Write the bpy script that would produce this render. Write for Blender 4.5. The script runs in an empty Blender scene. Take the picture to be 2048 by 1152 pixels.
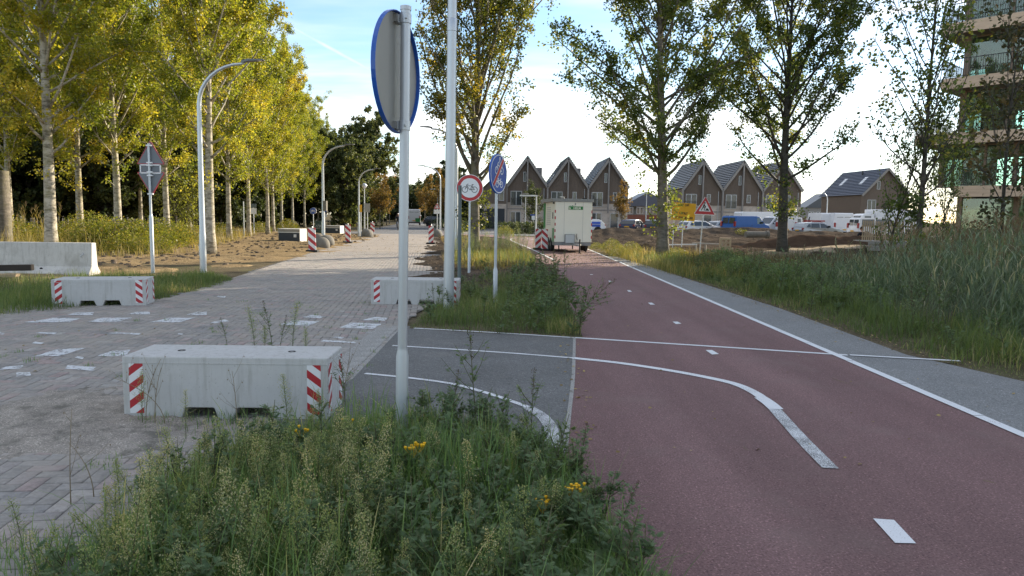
import bpy, bmesh, math, random
import numpy as np
from mathutils import Vector, Matrix
R = math.radians
random.seed(7)
rng = np.random.default_rng(7)
sc = bpy.context.scene
COL = sc.collection

# ------------------------------------------------------------ camera, sky, sun, exposure
FPX, PITCH, ROLL, EYE = 1450.0, R(5.63), R(0.86), 1.6
CAM_F = Vector((0, math.cos(PITCH), -math.sin(PITCH)))
u0 = Vector((0, math.sin(PITCH), math.cos(PITCH)))
CAM_R = math.cos(ROLL) * Vector((1, 0, 0)) + math.sin(ROLL) * u0
CAM_U = -math.sin(ROLL) * Vector((1, 0, 0)) + math.cos(ROLL) * u0
cam_data = bpy.data.cameras.new('camera')
cam = bpy.data.objects.new('camera', cam_data)
COL.objects.link(cam)
cam.matrix_world = Matrix(((CAM_R.x, CAM_U.x, -CAM_F.x, 0), (CAM_R.y, CAM_U.y, -CAM_F.y, 0), (CAM_R.z, CAM_U.z, -CAM_F.z, EYE), (0, 0, 0, 1)))
cam_data.sensor_width = 36
cam_data.lens = 36 * FPX / 2048
cam_data.clip_start, cam_data.clip_end = 0.05, 4000
sc.camera = cam

SUN_AZ, SUN_EL = R(47.5), R(19)
world = bpy.data.worlds.new('World')
sc.world = world
world.use_nodes = True
wn, wl = world.node_tree.nodes, world.node_tree.links
bg = wn['Background']
sky = wn.new('ShaderNodeTexSky')
sky.sky_type = 'NISHITA'
sky.sun_disc = False
sky.sun_elevation, sky.sun_rotation = SUN_EL, SUN_AZ
sky.air_density, sky.dust_density, sky.ozone_density = 1.0, 0.15, 2.2
bg.inputs[1].default_value = 0.115
sun_d = bpy.data.lights.new('sun', 'SUN')
sun_d.energy, sun_d.angle, sun_d.color = 5.0, R(0.53), (1.0, 0.86, 0.66)
sun = bpy.data.objects.new('sun', sun_d)
COL.objects.link(sun)
sdir = Vector((math.sin(SUN_AZ) * math.cos(SUN_EL), math.cos(SUN_AZ) * math.cos(SUN_EL), math.sin(SUN_EL)))
sun.rotation_euler = sdir.to_track_quat('Z', 'Y').to_euler()
sun.location = sdir * 100
sc.view_settings.view_transform = 'Standard'
sc.view_settings.look = 'None'
sc.view_settings.gamma = 1
sc.view_settings.use_curve_mapping = False
sc.view_settings.exposure = 1.18
try:
    sc.cycles.max_bounces = 8
    sc.cycles.transparent_max_bounces = 16
    sc.cycles.use_denoising = True
except Exception:
    pass


def ray(px, py):
    return CAM_F * FPX + CAM_R * (px - 1024) - CAM_U * (py - 576)


def G(px, py, z=0.02):          # the ground point seen in that direction
    d = ray(px, py)
    t = (z - EYE) / d.z
    return Vector((d.x * t, d.y * t, z))


def V(px, py, Y):               # the point at depth Y seen in that direction
    d = ray(px, py)
    t = Y / d.y
    return Vector((d.x * t, Y, EYE + d.z * t))


def proj(x, y, z):
    p = Vector((x, y, z - EYE))
    w = p.dot(CAM_F)
    return 1024 + FPX * p.dot(CAM_R) / w, 576 - FPX * p.dot(CAM_U) / w


def wmath(op, a, b=None, c=None):
    n = wn.new('ShaderNodeMath')
    n.operation = op
    for i, s in enumerate((a, b, c)):
        if s is None:
            continue
        if isinstance(s, (int, float)):
            n.inputs[i].default_value = s
        else:
            wl.new(s, n.inputs[i])
    return n.outputs[0]


# clouds and contrails, the cloud cover widened for ambient light, on the direction of view
tc = wn.new('ShaderNodeTexCoord')
sx = wn.new('ShaderNodeSeparateXYZ')
wl.new(tc.outputs['Generated'], sx.inputs[0])
zc = wmath('ADD', wmath('MAXIMUM', sx.outputs[2], 0.0), 0.11)
cx = wn.new('ShaderNodeCombineXYZ')
wl.new(wmath('DIVIDE', sx.outputs[0], zc), cx.inputs[0])
wl.new(wmath('DIVIDE', sx.outputs[1], zc), cx.inputs[1])


def wnoise(scale, detail, rough, vec, off=(0, 0, 0), stretch=(1, 1, 1), rot=0):
    mp = wn.new('ShaderNodeMapping')
    mp.inputs['Location'].default_value = off
    mp.inputs['Scale'].default_value = stretch
    mp.inputs['Rotation'].default_value = (0, 0, rot)
    wl.new(vec, mp.inputs[0])
    n = wn.new('ShaderNodeTexNoise')
    n.inputs['Scale'].default_value = scale
    n.inputs['Detail'].default_value = detail
    n.inputs['Roughness'].default_value = rough
    wl.new(mp.outputs[0], n.inputs[0])
    return n.outputs[0]


def wramp(v, lo, hi, a=0.0, b=1.0):
    n = wn.new('ShaderNodeMapRange')
    n.interpolation_type = 'SMOOTHSTEP'
    n.inputs[1].default_value, n.inputs[2].default_value = lo, hi
    n.inputs[3].default_value, n.inputs[4].default_value = a, b
    wl.new(v, n.inputs[0])
    return n.outputs[0]


cum = wramp(wnoise(1.1, 6, 0.6, cx.outputs[0], (3.1, 1.7, 0)), 0.46, 0.70)
cum = wmath('MULTIPLY', cum, wramp(sx.outputs[2], 0.05, 0.17, 0.6, 0.0))
sd = wn.new('ShaderNodeVectorMath'); sd.operation = 'DOT_PRODUCT'
wl.new(tc.outputs['Generated'], sd.inputs[0]); sd.inputs[1].default_value = sdir
cir = wramp(wnoise(0.55, 5, 0.6, cx.outputs[0], (6, 17, 0), (0.6, 1.6, 1), R(-28)), 0.36, 0.66, 0.0, 0.82)  # high veil added over the unseen dome too, to brighten the shaded ground
cloud = wmath('MAXIMUM', cum, cir)
for (a, b, wd, st) in (((540, 30), (740, 140), 0.0022, .35), ((600, 190), (760, 222), 0.003, .3), ((1660, 40), (1900, 5), 0.0055, .8),
                       ((1790, -30), (1730, 60), 0.0032, .75), ((1650, 85), (1850, 62), 0.006, .5), ((1680, 190), (1850, 165), .007, .45)):
    da, db = ray(*a).normalized(), ray(*b).normalized()
    nn = da.cross(db).normalized()
    mid = (da + db).normalized()
    half = da.dot(mid)
    dn = wn.new('ShaderNodeVectorMath'); dn.operation = 'DOT_PRODUCT'
    wl.new(tc.outputs['Generated'], dn.inputs[0]); dn.inputs[1].default_value = nn
    dm = wn.new('ShaderNodeVectorMath'); dm.operation = 'DOT_PRODUCT'
    wl.new(tc.outputs['Generated'], dm.inputs[0]); dm.inputs[1].default_value = mid
    band = wramp(wmath('ABSOLUTE', dn.outputs['Value']), 0.0, wd * 1.6, 1.0, 0.0)
    ext = wramp(dm.outputs['Value'], half - 0.004, half + 0.003, 0.0, 1.0)
    br = wramp(wnoise(26, 3, 0.6, tc.outputs['Generated']), 0.3, 0.6, 0.45, 1.0)
    cloud = wmath('MAXIMUM', cloud, wmath('MULTIPLY', wmath('MULTIPLY', band, ext), wmath('MULTIPLY', br, st)))
mx = wn.new('ShaderNodeMix')
mx.data_type = 'RGBA'
wl.new(cloud, mx.inputs[0])
wl.new(sky.outputs[0], mx.inputs[6])
# cloud brightness is set in the colour: white-warm, brighter towards the sun
cb = wramp(sd.outputs['Value'], -0.2, 1.0, 5.5, 6.6)
cc = wn.new('ShaderNodeCombineColor')
wl.new(wmath('MULTIPLY', cb, 1.03), cc.inputs[0]); wl.new(cb, cc.inputs[1]); wl.new(wmath('MULTIPLY', cb, 0.97), cc.inputs[2])
wl.new(cc.outputs[0], mx.inputs[7])
wl.new(mx.outputs[2], bg.inputs[0])

# ------------------------------------------------------------ helpers: materials
MATS = {}


def new_mat(name):
    m = bpy.data.materials.new(name)
    m.use_nodes = True
    MATS[name] = m
    return m, m.node_tree.nodes, m.node_tree.links, m.node_tree.nodes['Principled BSDF']


def noise(n, l, scale, detail=4, rough=.6, stretch=None, coord='Object'):
    t = n.new('ShaderNodeTexCoord')
    o = t.outputs[coord]
    if stretch:
        mp = n.new('ShaderNodeMapping')
        mp.inputs['Scale'].default_value = stretch
        l.new(o, mp.inputs[0])
        o = mp.outputs[0]
    k = n.new('ShaderNodeTexNoise')
    k.inputs['Scale'].default_value = scale
    k.inputs['Detail'].default_value = detail
    k.inputs['Roughness'].default_value = rough
    l.new(o, k.inputs[0])
    return k.outputs[0]


def ramp(n, l, fac, stops):
    k = n.new('ShaderNodeValToRGB')
    e = k.color_ramp.elements
    while len(e) < len(stops):
        e.new(.5)
    for q, (p, c) in zip(e, stops):
        q.position = p
        q.color = (*c[:3], 1)
    l.new(fac, k.inputs[0])
    return k.outputs[0]


def mixc(n, l, fac, a, b, mode='MIX'):
    k = n.new('ShaderNodeMix')
    k.data_type = 'RGBA'
    k.blend_type = mode
    for i, s in ((0, fac), (6, a), (7, b)):
        if isinstance(s, (int, float)):
            k.inputs[i].default_value = s
        elif isinstance(s, tuple):
            k.inputs[i].default_value = (*s[:3], 1)
        else:
            l.new(s, k.inputs[i])
    return k.outputs[2]


def sc3(c, k):
    return tuple(min(1, x * k) for x in c)


def mat(name, col, rough=.65, metal=0, var=.18, scale=5, bump=0, bscale=60, spec=.5, stretch=None, dirt=None, dscale=3, dlo=.5, dhi=.7, fine=0, coord='Object', streak=None):
    m, n, l, p = new_mat(name)
    c = ramp(n, l, noise(n, l, scale, 5, .65, stretch, coord), [(.25, sc3(col, 1 - var)), (.75, sc3(col, 1 + var))])
    if fine:
        c = mixc(n, l, .9, c, ramp(n, l, noise(n, l, fine, 2, .7, None, coord), [(.30, (.42, .42, .42)), (.46, (.95, .95, .95)), (.60, (1.05, 1.05, 1.05)), (.70, (2.3, 2.3, 2.3))]), 'MULTIPLY')
    if dirt:
        c = mixc(n, l, ramp(n, l, noise(n, l, dscale, 6, .7, None, coord), [(dlo, (0, 0, 0)), (dhi, (.8, .8, .8))]), c, dirt)
    if streak:
        c = mixc(n, l, ramp(n, l, noise(n, l, 5, 6, .7, (3.5, 3.5, .35), coord), [(.50, (0, 0, 0)), (.72, (.75, .75, .75))]), c, streak)
        c = mixc(n, l, ramp(n, l, noise(n, l, 60, 2, .6, None, coord), [(.66, (0, 0, 0)), (.70, (.7, .7, .7))]), c, sc3(streak, .6))
    l.new(c, p.inputs['Base Color'])
    p.inputs['Roughness'].default_value = rough
    p.inputs['Metallic'].default_value = metal
    p.inputs['Specular IOR Level'].default_value = spec
    if bump:
        b = n.new('ShaderNodeBump')
        b.inputs['Strength'].default_value = bump
        b.inputs['Distance'].default_value = .01
        l.new(noise(n, l, bscale, 4, .6, stretch, coord), b.inputs['Height'])
        l.new(b.outputs[0], p.inputs['Normal'])
    return m


def leaf_mat(name, stops, trans=.4, rough=.55, tcol=1.5):
    m, n, l, p = new_mat(name)
    a = n.new('ShaderNodeAttribute')
    a.attribute_name = 'rnd'
    c = ramp(n, l, a.outputs['Fac'], stops)
    oi = n.new('ShaderNodeObjectInfo')
    c = mixc(n, l, .8, c, ramp(n, l, oi.outputs['Random'], [(0, (.78, .84, .8)), (.5, (1, 1, 1)), (1, (1.0, .95, .82))]), 'MULTIPLY')
    l.new(c, p.inputs['Base Color'])
    p.inputs['Roughness'].default_value = rough
    p.inputs['Specular IOR Level'].default_value = .35
    if trans:
        tr = n.new('ShaderNodeBsdfTranslucent')
        l.new(mixc(n, l, 1.0, c, (tcol, tcol * .95, tcol * .5), 'MULTIPLY'), tr.inputs[0])
        ms = n.new('ShaderNodeMixShader')
        ms.inputs[0].default_value = trans
        l.new(p.outputs[0], ms.inputs[1])
        l.new(tr.outputs[0], ms.inputs[2])
        l.new(ms.outputs[0], n['Material Output'].inputs[0])
    return m


def glass_mat(name, tint, refl=.12, rough=.02):
    m, n, l, p = new_mat(name)
    n.remove(p)
    t = n.new('ShaderNodeBsdfTransparent'); t.inputs[0].default_value = (*tint, 1)
    g = n.new('ShaderNodeBsdfGlossy'); g.inputs['Roughness'].default_value = rough
    fr = n.new('ShaderNodeFresnel'); fr.inputs[0].default_value = 1.5
    ad = n.new('ShaderNodeMath'); ad.operation = 'MULTIPLY_ADD'
    l.new(fr.outputs[0], ad.inputs[0]); ad.inputs[1].default_value = 1.0; ad.inputs[2].default_value = refl
    s = n.new('ShaderNodeMixShader')
    l.new(ad.outputs[0], s.inputs[0]); l.new(t.outputs[0], s.inputs[1]); l.new(g.outputs[0], s.inputs[2])
    l.new(s.outputs[0], n['Material Output'].inputs[0])
    return m


# ------------------------------------------------------------ helpers: meshes
class MB:
    def __init__(s):
        s.v, s.f, s.m = [], [], []

    def add(s, vs, fs, mi=0):
        b = len(s.v)
        s.v += [tuple(x) for x in vs]
        s.f += [tuple(b + i for i in q) for q in fs]
        s.m += [mi] * len(fs)
        return s

    def box(s, x0, x1, y0, y1, z0, z1, mi=0):
        return s.add([(x0, y0, z0), (x1, y0, z0), (x1, y1, z0), (x0, y1, z0), (x0, y0, z1), (x1, y0, z1), (x1, y1, z1), (x0, y1, z1)],
                     [(0, 3, 2, 1), (4, 5, 6, 7), (0, 1, 5, 4), (1, 2, 6, 5), (2, 3, 7, 6), (3, 0, 4, 7)], mi)

    def beam(s, a, b, w, h, mi=0, up=(0, 0, 1)):       # a bar of w by h from a to b
        a, b = Vector(a), Vector(b)
        d = (b - a).normalized()
        sd = d.cross(Vector(up))
        sd = sd.normalized() if sd.length > 1e-4 else Vector((1, 0, 0))
        uu = sd.cross(d).normalized()
        vs = [p + sd * i * w / 2 + uu * j * h / 2 for p in (a, b) for i, j in ((-1, -1), (1, -1), (1, 1), (-1, 1))]
        return s.add(vs, [(3, 2, 1, 0), (4, 5, 6, 7), (0, 1, 5, 4), (1, 2, 6, 5), (2, 3, 7, 6), (3, 0, 4, 7)], mi)

    def tube(s, pts, rad, n=8, mi=0, cap=True):
        pts = [Vector(p) for p in pts]
        if not hasattr(rad, '__len__'):
            rad = [rad] * len(pts)
        ref = None
        vs = []
        for i, p in enumerate(pts):
            t = (pts[min(i + 1, len(pts) - 1)] - pts[max(i - 1, 0)]).normalized()
            if ref is None:
                ref = Vector((1, 0, 0)) if abs(t.x) < .8 else Vector((0, 1, 0))
            ref = (ref - t * ref.dot(t)).normalized()
            q = t.cross(ref)
            for k in range(n):
                a = 2 * math.pi * k / n
                vs.append(p + (ref * math.cos(a) + q * math.sin(a)) * rad[i])
        fs = []
        for i in range(len(pts) - 1):
            for k in range(n):
                fs.append((i * n + k, i * n + (k + 1) % n, (i + 1) * n + (k + 1) % n, (i + 1) * n + k))
        if cap:
            fs.append(tuple(range(n))[::-1])
            fs.append(tuple((len(pts) - 1) * n + k for k in range(n)))
        return s.add(vs, fs, mi)

    def prism(s, poly, y0, y1, mi=0, inset=None):      # (x, z) outline from y0 to y1
        n = len(poly)
        vs = [(x, y0, z) for x, z in poly] + [(x, y1, z) for x, z in poly]
        fs = [tuple(range(n)), tuple(range(2 * n - 1, n - 1, -1))] + [(i, n + i, n + (i + 1) % n, (i + 1) % n) for i in range(n)]
        return s.add(vs, fs, mi)

    def lathe(s, prof, n=24, mi=0, c=(0, 0, 0), axis='z'):
        vs, fs = [], []
        for r, z in prof:
            for k in range(n):
                a = 2 * math.pi * k / n
                x, y = r * math.cos(a), r * math.sin(a)
                q = (x, y, z) if axis == 'z' else (x, z, y)
                vs.append((q[0] + c[0], q[1] + c[1], q[2] + c[2]))
        for i in range(len(prof) - 1):
            for k in range(n):
                fs.append((i * n + k, i * n + (k + 1) % n, (i + 1) * n + (k + 1) % n, (i + 1) * n + k))
        fs.append(tuple(range(n))[::-1])
        fs.append(tuple((len(prof) - 1) * n + k for k in range(n)))
        return s.add(vs, fs, mi)

    def poly(s, pts, mi=0):
        return s.add(pts, [tuple(range(len(pts)))], mi)

    def strokes(s, lines, w, y, mi=0, closed=False):   # flat strokes in the x-z plane at depth y, facing -y
        for ln in lines:
            pts = [Vector((p[0], p[1])) for p in ln]
            cl = (pts[0] - pts[-1]).length < 1e-6 and len(pts) > 2
            if cl:
                pts = pts[:-1]
            n = len(pts)
            L = []
            for i in range(n):
                a = pts[(i - 1) % n] if cl or i > 0 else pts[i]
                b = pts[(i + 1) % n] if cl or i < n - 1 else pts[i]
                t = (b - a).normalized()
                q = Vector((-t.y, t.x)) * w / 2
                L.append((pts[i] + q, pts[i] - q))
            vs = []
            for p, q in L:
                vs += [(p.x, y, p.y), (q.x, y, q.y)]
            fs = [(2 * i, 2 * i + 1, 2 * i + 3, 2 * i + 2) for i in range(n - 1)]
            if cl:
                fs.append((2 * n - 2, 2 * n - 1, 1, 0))
            s.add(vs, fs, mi)
        return s

    def mesh(s, name, mats, smooth=False):
        me = bpy.data.meshes.new(name)
        me.from_pydata([tuple(v) for v in s.v], [], s.f)
        for m in (mats if isinstance(mats, (list, tuple)) else [mats]):
            me.materials.append(m)
        me.polygons.foreach_set('material_index', s.m)
        if smooth:
            me.polygons.foreach_set('use_smooth', [True] * len(me.polygons))
        me.update()
        return me

    def build(s, name, mats, parent=None, smooth=False, bevel=0, loc=None, rotz=None, fix=True):
        me = s.mesh(name, mats, smooth)
        if fix:
            bm = bmesh.new(); bm.from_mesh(me)
            bmesh.ops.recalc_face_normals(bm, faces=bm.faces)
            bm.to_mesh(me); bm.free()
        o = link(name, me, parent)
        if bevel:
            md = o.modifiers.new('bevel', 'BEVEL')
            md.width, md.segments, md.limit_method, md.angle_limit = bevel, 2, 'ANGLE', R(35)
        if smooth:
            try:
                me.set_sharp_from_angle(angle=R(40))
            except Exception:
                pass
        if loc is not None:
            o.location = loc
        if rotz is not None:
            o.rotation_euler = (0, 0, rotz)
        return o


def link(name, data, parent=None):
    o = bpy.data.objects.new(name, data)
    COL.objects.link(o)
    if parent is not None:
        o.parent = parent
    return o


def tag(o, label=None, cat=None, group=None, kind=None):
    for k, v in (('label', label), ('category', cat), ('group', group), ('kind', kind)):
        if v:
            o[k] = v
    return o


def thing(name, label, cat, loc=(0, 0, 0), rotz=0, group=None):
    o = link(name, None)
    o.empty_display_size = .2
    o.location = loc
    o.rotation_euler = (0, 0, rotz)
    return tag(o, label, cat, group)


def struct(o):
    o['kind'] = 'structure'
    return o


KIDS = {}


def dup(root, loc, rotz=0, label=None, group=None, scale=None):
    def cp(o, par):
        c = o.copy()
        COL.objects.link(c)
        if par is not None:
            c.parent = par
        for ch in list(o.children):
            cp(ch, c)
        return c
    r = cp(root, None)
    r.location = loc
    r.rotation_euler = (0, 0, rotz)
    if scale:
        r.scale = (scale, scale, scale) if not hasattr(scale, '__len__') else scale
    return tag(r, label, None, group)


class NP:                                      # large meshes of many small faces, built from arrays
    def __init__(s):
        s.V, s.Q, s.r, s.mi, s.n = [], [], [], [], 0

    def add(s, V_, Q, rnd, mi=0):
        V_ = np.asarray(V_, dtype=np.float32).reshape(-1, 3)
        Q = np.asarray(Q, dtype=np.int64).reshape(-1, 4)
        s.V.append(V_)
        s.Q.append(Q + s.n)
        rnd = np.broadcast_to(np.asarray(rnd, dtype=np.float32), (len(V_),))
        s.r.append(rnd)
        s.mi.append(np.full(len(Q), mi, dtype=np.int32))
        s.n += len(V_)

    def arrays(s):
        return np.concatenate(s.V), np.concatenate(s.Q), np.concatenate(s.r), np.concatenate(s.mi)

    def mesh(s, name, mats, smooth=False):
        V_, Q, r, mi = s.arrays()
        me = bpy.data.meshes.new(name)
        me.vertices.add(len(V_)); me.vertices.foreach_set('co', V_.ravel())
        tri = Q[:, 3] == Q[:, 2]
        ln = np.where(tri, 3, 4)
        loops = np.concatenate([q[:k] for q, k in zip(Q, ln)]) if tri.any() else Q.ravel()
        me.loops.add(int(ln.sum())); me.loops.foreach_set('vertex_index', loops.astype(np.int32))
        st = np.concatenate(([0], np.cumsum(ln)[:-1]))
        me.polygons.add(len(Q))
        me.polygons.foreach_set('loop_start', st.astype(np.int32))
        me.polygons.foreach_set('material_index', mi)
        if smooth:
            me.polygons.foreach_set('use_smooth', np.ones(len(Q), dtype=bool))
        for m in (mats if isinstance(mats, (list, tuple)) else [mats]):
            me.materials.append(m)
        a = me.attributes.new('rnd', 'FLOAT', 'POINT')
        a.data.foreach_set('value', r.astype(np.float32))
        me.update(calc_edges=True)
        return me

    def build(s, name, mats, parent=None, smooth=False):
        return link(name, s.mesh(name, mats, smooth), parent)


def nrm(a):
    return a / np.maximum(np.linalg.norm(a, axis=-1, keepdims=True), 1e-6)


def np_leaves(P, D, N, L, W, cup=0.0):
    """Rhombic leaves: base P, direction D, normal N, length L, width W."""
    D = nrm(D)
    S = nrm(np.cross(D, N))
    N2 = np.cross(S, D)
    L = np.asarray(L)[:, None]; W = np.asarray(W)[:, None]
    mid = P + D * L * .42
    V_ = np.stack([P, mid + S * W / 2 + N2 * cup * W, P + D * L, mid - S * W / 2 + N2 * cup * W], 1)
    k = len(P)
    Q = np.arange(k * 4).reshape(k, 4)
    return V_.reshape(-1, 3), Q


def np_blades(P, L, W, az, bend, seg=3, twist=0.0):
    """Arching grass blades rising from P."""
    k = len(P)
    t = np.linspace(0, 1, seg + 1)
    h = np.stack([np.cos(az), np.sin(az), 0 * az], 1)
    sd = np.stack([-np.sin(az + twist), np.cos(az + twist), 0 * az], 1)
    out = []
    for ti in t:
        hor = L * bend * ti ** 1.8
        z = L * (ti - .5 * bend * bend * ti ** 2.6)
        c = P + h * hor[:, None] + np.array([0, 0, 1.0]) * z[:, None]
        w = W * (1 - ti) ** .6 * (.6 + .4 * min(1, ti * 4)) * .5 + .0003
        out += [c - sd * w[:, None], c + sd * w[:, None]]
    V_ = np.stack(out, 1).reshape(-1, 3)
    m = 2 * (seg + 1)
    base = (np.arange(k) * m)[:, None]
    Q = np.concatenate([base + np.array([2 * i, 2 * i + 1, 2 * i + 3, 2 * i + 2]) for i in range(seg)], 0)
    return V_, Q, m


def np_stems(A, B, ra, rb):
    """Three-sided stems from A to B."""
    k = len(A)
    d = nrm(B - A)
    ref = np.where(np.abs(d[:, 2:3]) < .9, np.array([[0, 0, 1.0]]), np.array([[1.0, 0, 0]]))
    s1 = nrm(np.cross(d, ref)); s2 = np.cross(d, s1)
    vs = []
    for c, rr in ((A, ra), (B, rb)):
        rr = np.broadcast_to(np.asarray(rr, dtype=float), (k,))[:, None]
        for a in (0, 2.0944, 4.18879):
            vs.append(c + (s1 * math.cos(a) + s2 * math.sin(a)) * rr)
    V_ = np.stack(vs, 1).reshape(-1, 3)
    b = (np.arange(k) * 6)[:, None]
    Q = np.concatenate([b + np.array(q) for q in ([0, 1, 4, 3], [1, 2, 5, 4], [2, 0, 3, 5])], 0)
    return V_, Q


def scatter(tmpl, pos, rot, scale, np_out, lean=None, dr=0.0):
    """Copies of a template (V, Q, rnd, mi arrays) merged into np_out."""
    V_, Q, r, mi = tmpl
    for i in range(len(pos)):
        c, s_ = math.cos(rot[i]), math.sin(rot[i])
        v = V_ * scale[i]
        if lean is not None:
            v = v.copy()
            v[:, 0] += v[:, 2] * lean[i][0]
            v[:, 1] += v[:, 2] * lean[i][1]
        w = np.empty_like(v)
        w[:, 0] = v[:, 0] * c - v[:, 1] * s_ + pos[i][0]
        w[:, 1] = v[:, 0] * s_ + v[:, 1] * c + pos[i][1]
        w[:, 2] = v[:, 2] + pos[i][2]
        rr = np.clip(r + (rng.random() - .5) * dr, 0, 1)
        np_out.V.append(w.astype(np.float32)); np_out.Q.append(Q + np_out.n); np_out.r.append(rr); np_out.mi.append(mi)
        np_out.n += len(w)


def in_poly(x, y, poly):
    x = np.asarray(x); y = np.asarray(y)
    r = np.zeros(x.shape, bool)
    n = len(poly)
    for i in range(n):
        x0, y0 = poly[i][0], poly[i][1]
        x1, y1 = poly[(i + 1) % n][0], poly[(i + 1) % n][1]
        c = ((y0 > y) != (y1 > y)) & (x < (x1 - x0) * (y - y0) / ((y1 - y0) if abs(y1 - y0) > 1e-9 else 1e-9) + x0)
        r ^= c
    return r


def pts_in(poly, n, gen=None):
    """n random points inside a polygon."""
    g = gen or rng
    xs = [p[0] for p in poly]; ys = [p[1] for p in poly]
    out = []
    got = 0
    while got < n:
        x = g.uniform(min(xs), max(xs), n * 2); y = g.uniform(min(ys), max(ys), n * 2)
        k = in_poly(x, y, poly)
        out.append(np.stack([x[k], y[k]], 1)); got += k.sum()
    return np.concatenate(out)[:n]


def vnoise(x, y, s, seed=0):
    """smooth value noise in [0, 1]"""
    x = np.asarray(x) / s + seed * 17.3; y = np.asarray(y) / s + seed * 9.1
    xi, yi = np.floor(x), np.floor(y)
    fx, fy = x - xi, y - yi
    fx, fy = fx * fx * (3 - 2 * fx), fy * fy * (3 - 2 * fy)
    h = lambda a, b: np.modf(np.abs(np.sin(a * 127.1 + b * 311.7 + seed) * 43758.5453))[0]
    return (h(xi, yi) * (1 - fx) + h(xi + 1, yi) * fx) * (1 - fy) + (h(xi, yi + 1) * (1 - fx) + h(xi + 1, yi + 1) * fx) * fy


def heightfield(name, m, x0, x1, y0, y1, nx, ny, fn):
    X, Y = np.meshgrid(np.linspace(x0, x1, nx), np.linspace(y0, y1, ny))
    Z = fn(X, Y)
    V_ = np.stack([X, Y, Z], -1).reshape(-1, 3)
    i = np.arange((ny - 1) * (nx - 1))
    a = (i // (nx - 1)) * nx + i % (nx - 1)
    Q = np.stack([a, a + 1, a + nx + 1, a + nx], 1)
    keep = Z.reshape(-1)[Q].max(1) > -0.02
    b = NP(); b.add(V_, Q[keep], 0.5)
    return b.build(name, m, smooth=True)

# ------------------------------------------------------------ materials
m_soil = mat('soil', (.13, .11, .075), .95, var=.35, scale=1.2, bump=.5, bscale=18, dirt=(.085, .095, .045), dscale=.6, fine=30, spec=0)
m_sand_joint = mat('joint_sand', (.13, .12, .105), .95, var=.3, scale=9, fine=120, spec=.2)
m_verge = mat('dry_verge', (.30, .225, .13), .95, var=.4, scale=2.2, bump=.9, bscale=14, dirt=(.12, .085, .05), dscale=2.2, dlo=.45, dhi=.62, fine=26, spec=0)
m_dug = mat('dug_earth', (.085, .068, .053), 1.0, var=.45, scale=1.6, bump=1.0, bscale=9, dirt=(.13, .11, .088), dscale=3.0, dlo=.55, dhi=.7, fine=14, spec=0)
m_sandpath = mat('sand_path', (.34, .28, .20), 1.0, var=.12, scale=2, bump=.2, bscale=30, spec=0)
m_heap = mat('sand_on_bricks', (.30, .27, .235), .95, var=.3, scale=6, bump=.7, bscale=45, dirt=(.12, .115, .095), dscale=3.5, dlo=.5, dhi=.64, fine=90, spec=.2)
m_red = mat('red_asphalt', (.200, .118, .116), .88, var=.16, scale=.55, stretch=(1.6, .35, 1), bump=.8, bscale=150, fine=85, dirt=(.215, .15, .14), dscale=.9, dlo=.52, dhi=.8, spec=.35)
_n, _l = m_red.node_tree.nodes, m_red.node_tree.links
_p = _n['Principled BSDF']
_c = _p.inputs['Base Color'].links[0].from_socket
_c = mixc(_n, _l, .85, _c, ramp(_n, _l, noise(_n, _l, 1.3, 3, .5, (1, .035, 1)), [(.32, (.80, .79, .79)), (.5, (1, 1, 1)), (.68, (1.13, 1.15, 1.16))]), 'MULTIPLY')
_l.new(_c, _p.inputs['Base Color'])
m_grey = mat('grey_asphalt', (.150, .152, .150), .85, var=.18, scale=1.2, bump=.9, bscale=120, fine=70, dirt=(.22, .21, .195), dscale=1.5, dlo=.56, dhi=.76, spec=.35)
m_foot = mat('footpath_asphalt', (.22, .225, .225), .85, var=.12, scale=1.0, bump=.6, bscale=140, fine=80, dirt=(.25, .24, .22), dscale=1.1, dlo=.55, dhi=.8, spec=.3)
m_street = mat('far_asphalt', (.11, .115, .125), .85, var=.12, scale=.4, bump=.2, bscale=90, fine=30)
m_conc = mat('concrete', (.50, .50, .49), .8, var=.09, scale=3.2, bump=.12, bscale=70, dirt=(.40, .395, .37), dscale=3.4, dlo=.50, dhi=.80, spec=.3, streak=(.34, .335, .31))
m_conc_old = mat('old_concrete', (.55, .53, .49), .85, var=.12, scale=2.0, bump=.2, bscale=40, dirt=(.3, .28, .24), dscale=1.6, dlo=.5, dhi=.75, spec=.25, streak=(.33, .31, .27))
m_gutter = mat('gutter_concrete', (.30, .295, .28), .85, var=.15, scale=4, bump=.3, bscale=90, fine=90)
m_galv = mat('galvanised_steel', (.50, .53, .56), .45, .6, var=.07, scale=9, stretch=(1, 1, .15))
m_lamp = mat('lamp_column_paint', (.50, .53, .56), .35, .55, var=.05, scale=3, stretch=(1, 1, .2))
m_lamphead = mat('lamp_head_paint', (.13, .14, .15), .45, .3, var=.05)
m_alu_d = mat('grey_sign_back', (.17, .185, .205), .55, .2, var=.04)
m_alu = mat('sign_back_aluminium', (.30, .30, .285), .48, .5, var=.04, scale=2)
m_dkpole = mat('dark_pole_paint', (.115, .145, .15), .5, .3, var=.08)
m_blue = mat('sign_blue', (.012, .065, .33), .35, var=.04)
m_bluerim = mat('sign_blue_rim', (.01, .085, .40), .3, var=.06, scale=9)
m_red_s = mat('sign_red', (.45, .022, .03), .4, var=.06)
m_white_s = mat('sign_white', (.74, .75, .76), .4, var=.03)
m_black = mat('black_print', (.012, .013, .015), .5, var=.05)
m_yellow = mat('yellow_board', (.72, .38, .012), .5, var=.06)
m_rub = mat('black_rubber', (.018, .018, .019), .8, var=.2)
m_planter = mat('dark_cabinet_paint', (.030, .036, .045), .55, var=.12)
m_grn_cab = mat('green_cabinet', (.02, .055, .05), .55, var=.2)
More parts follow.
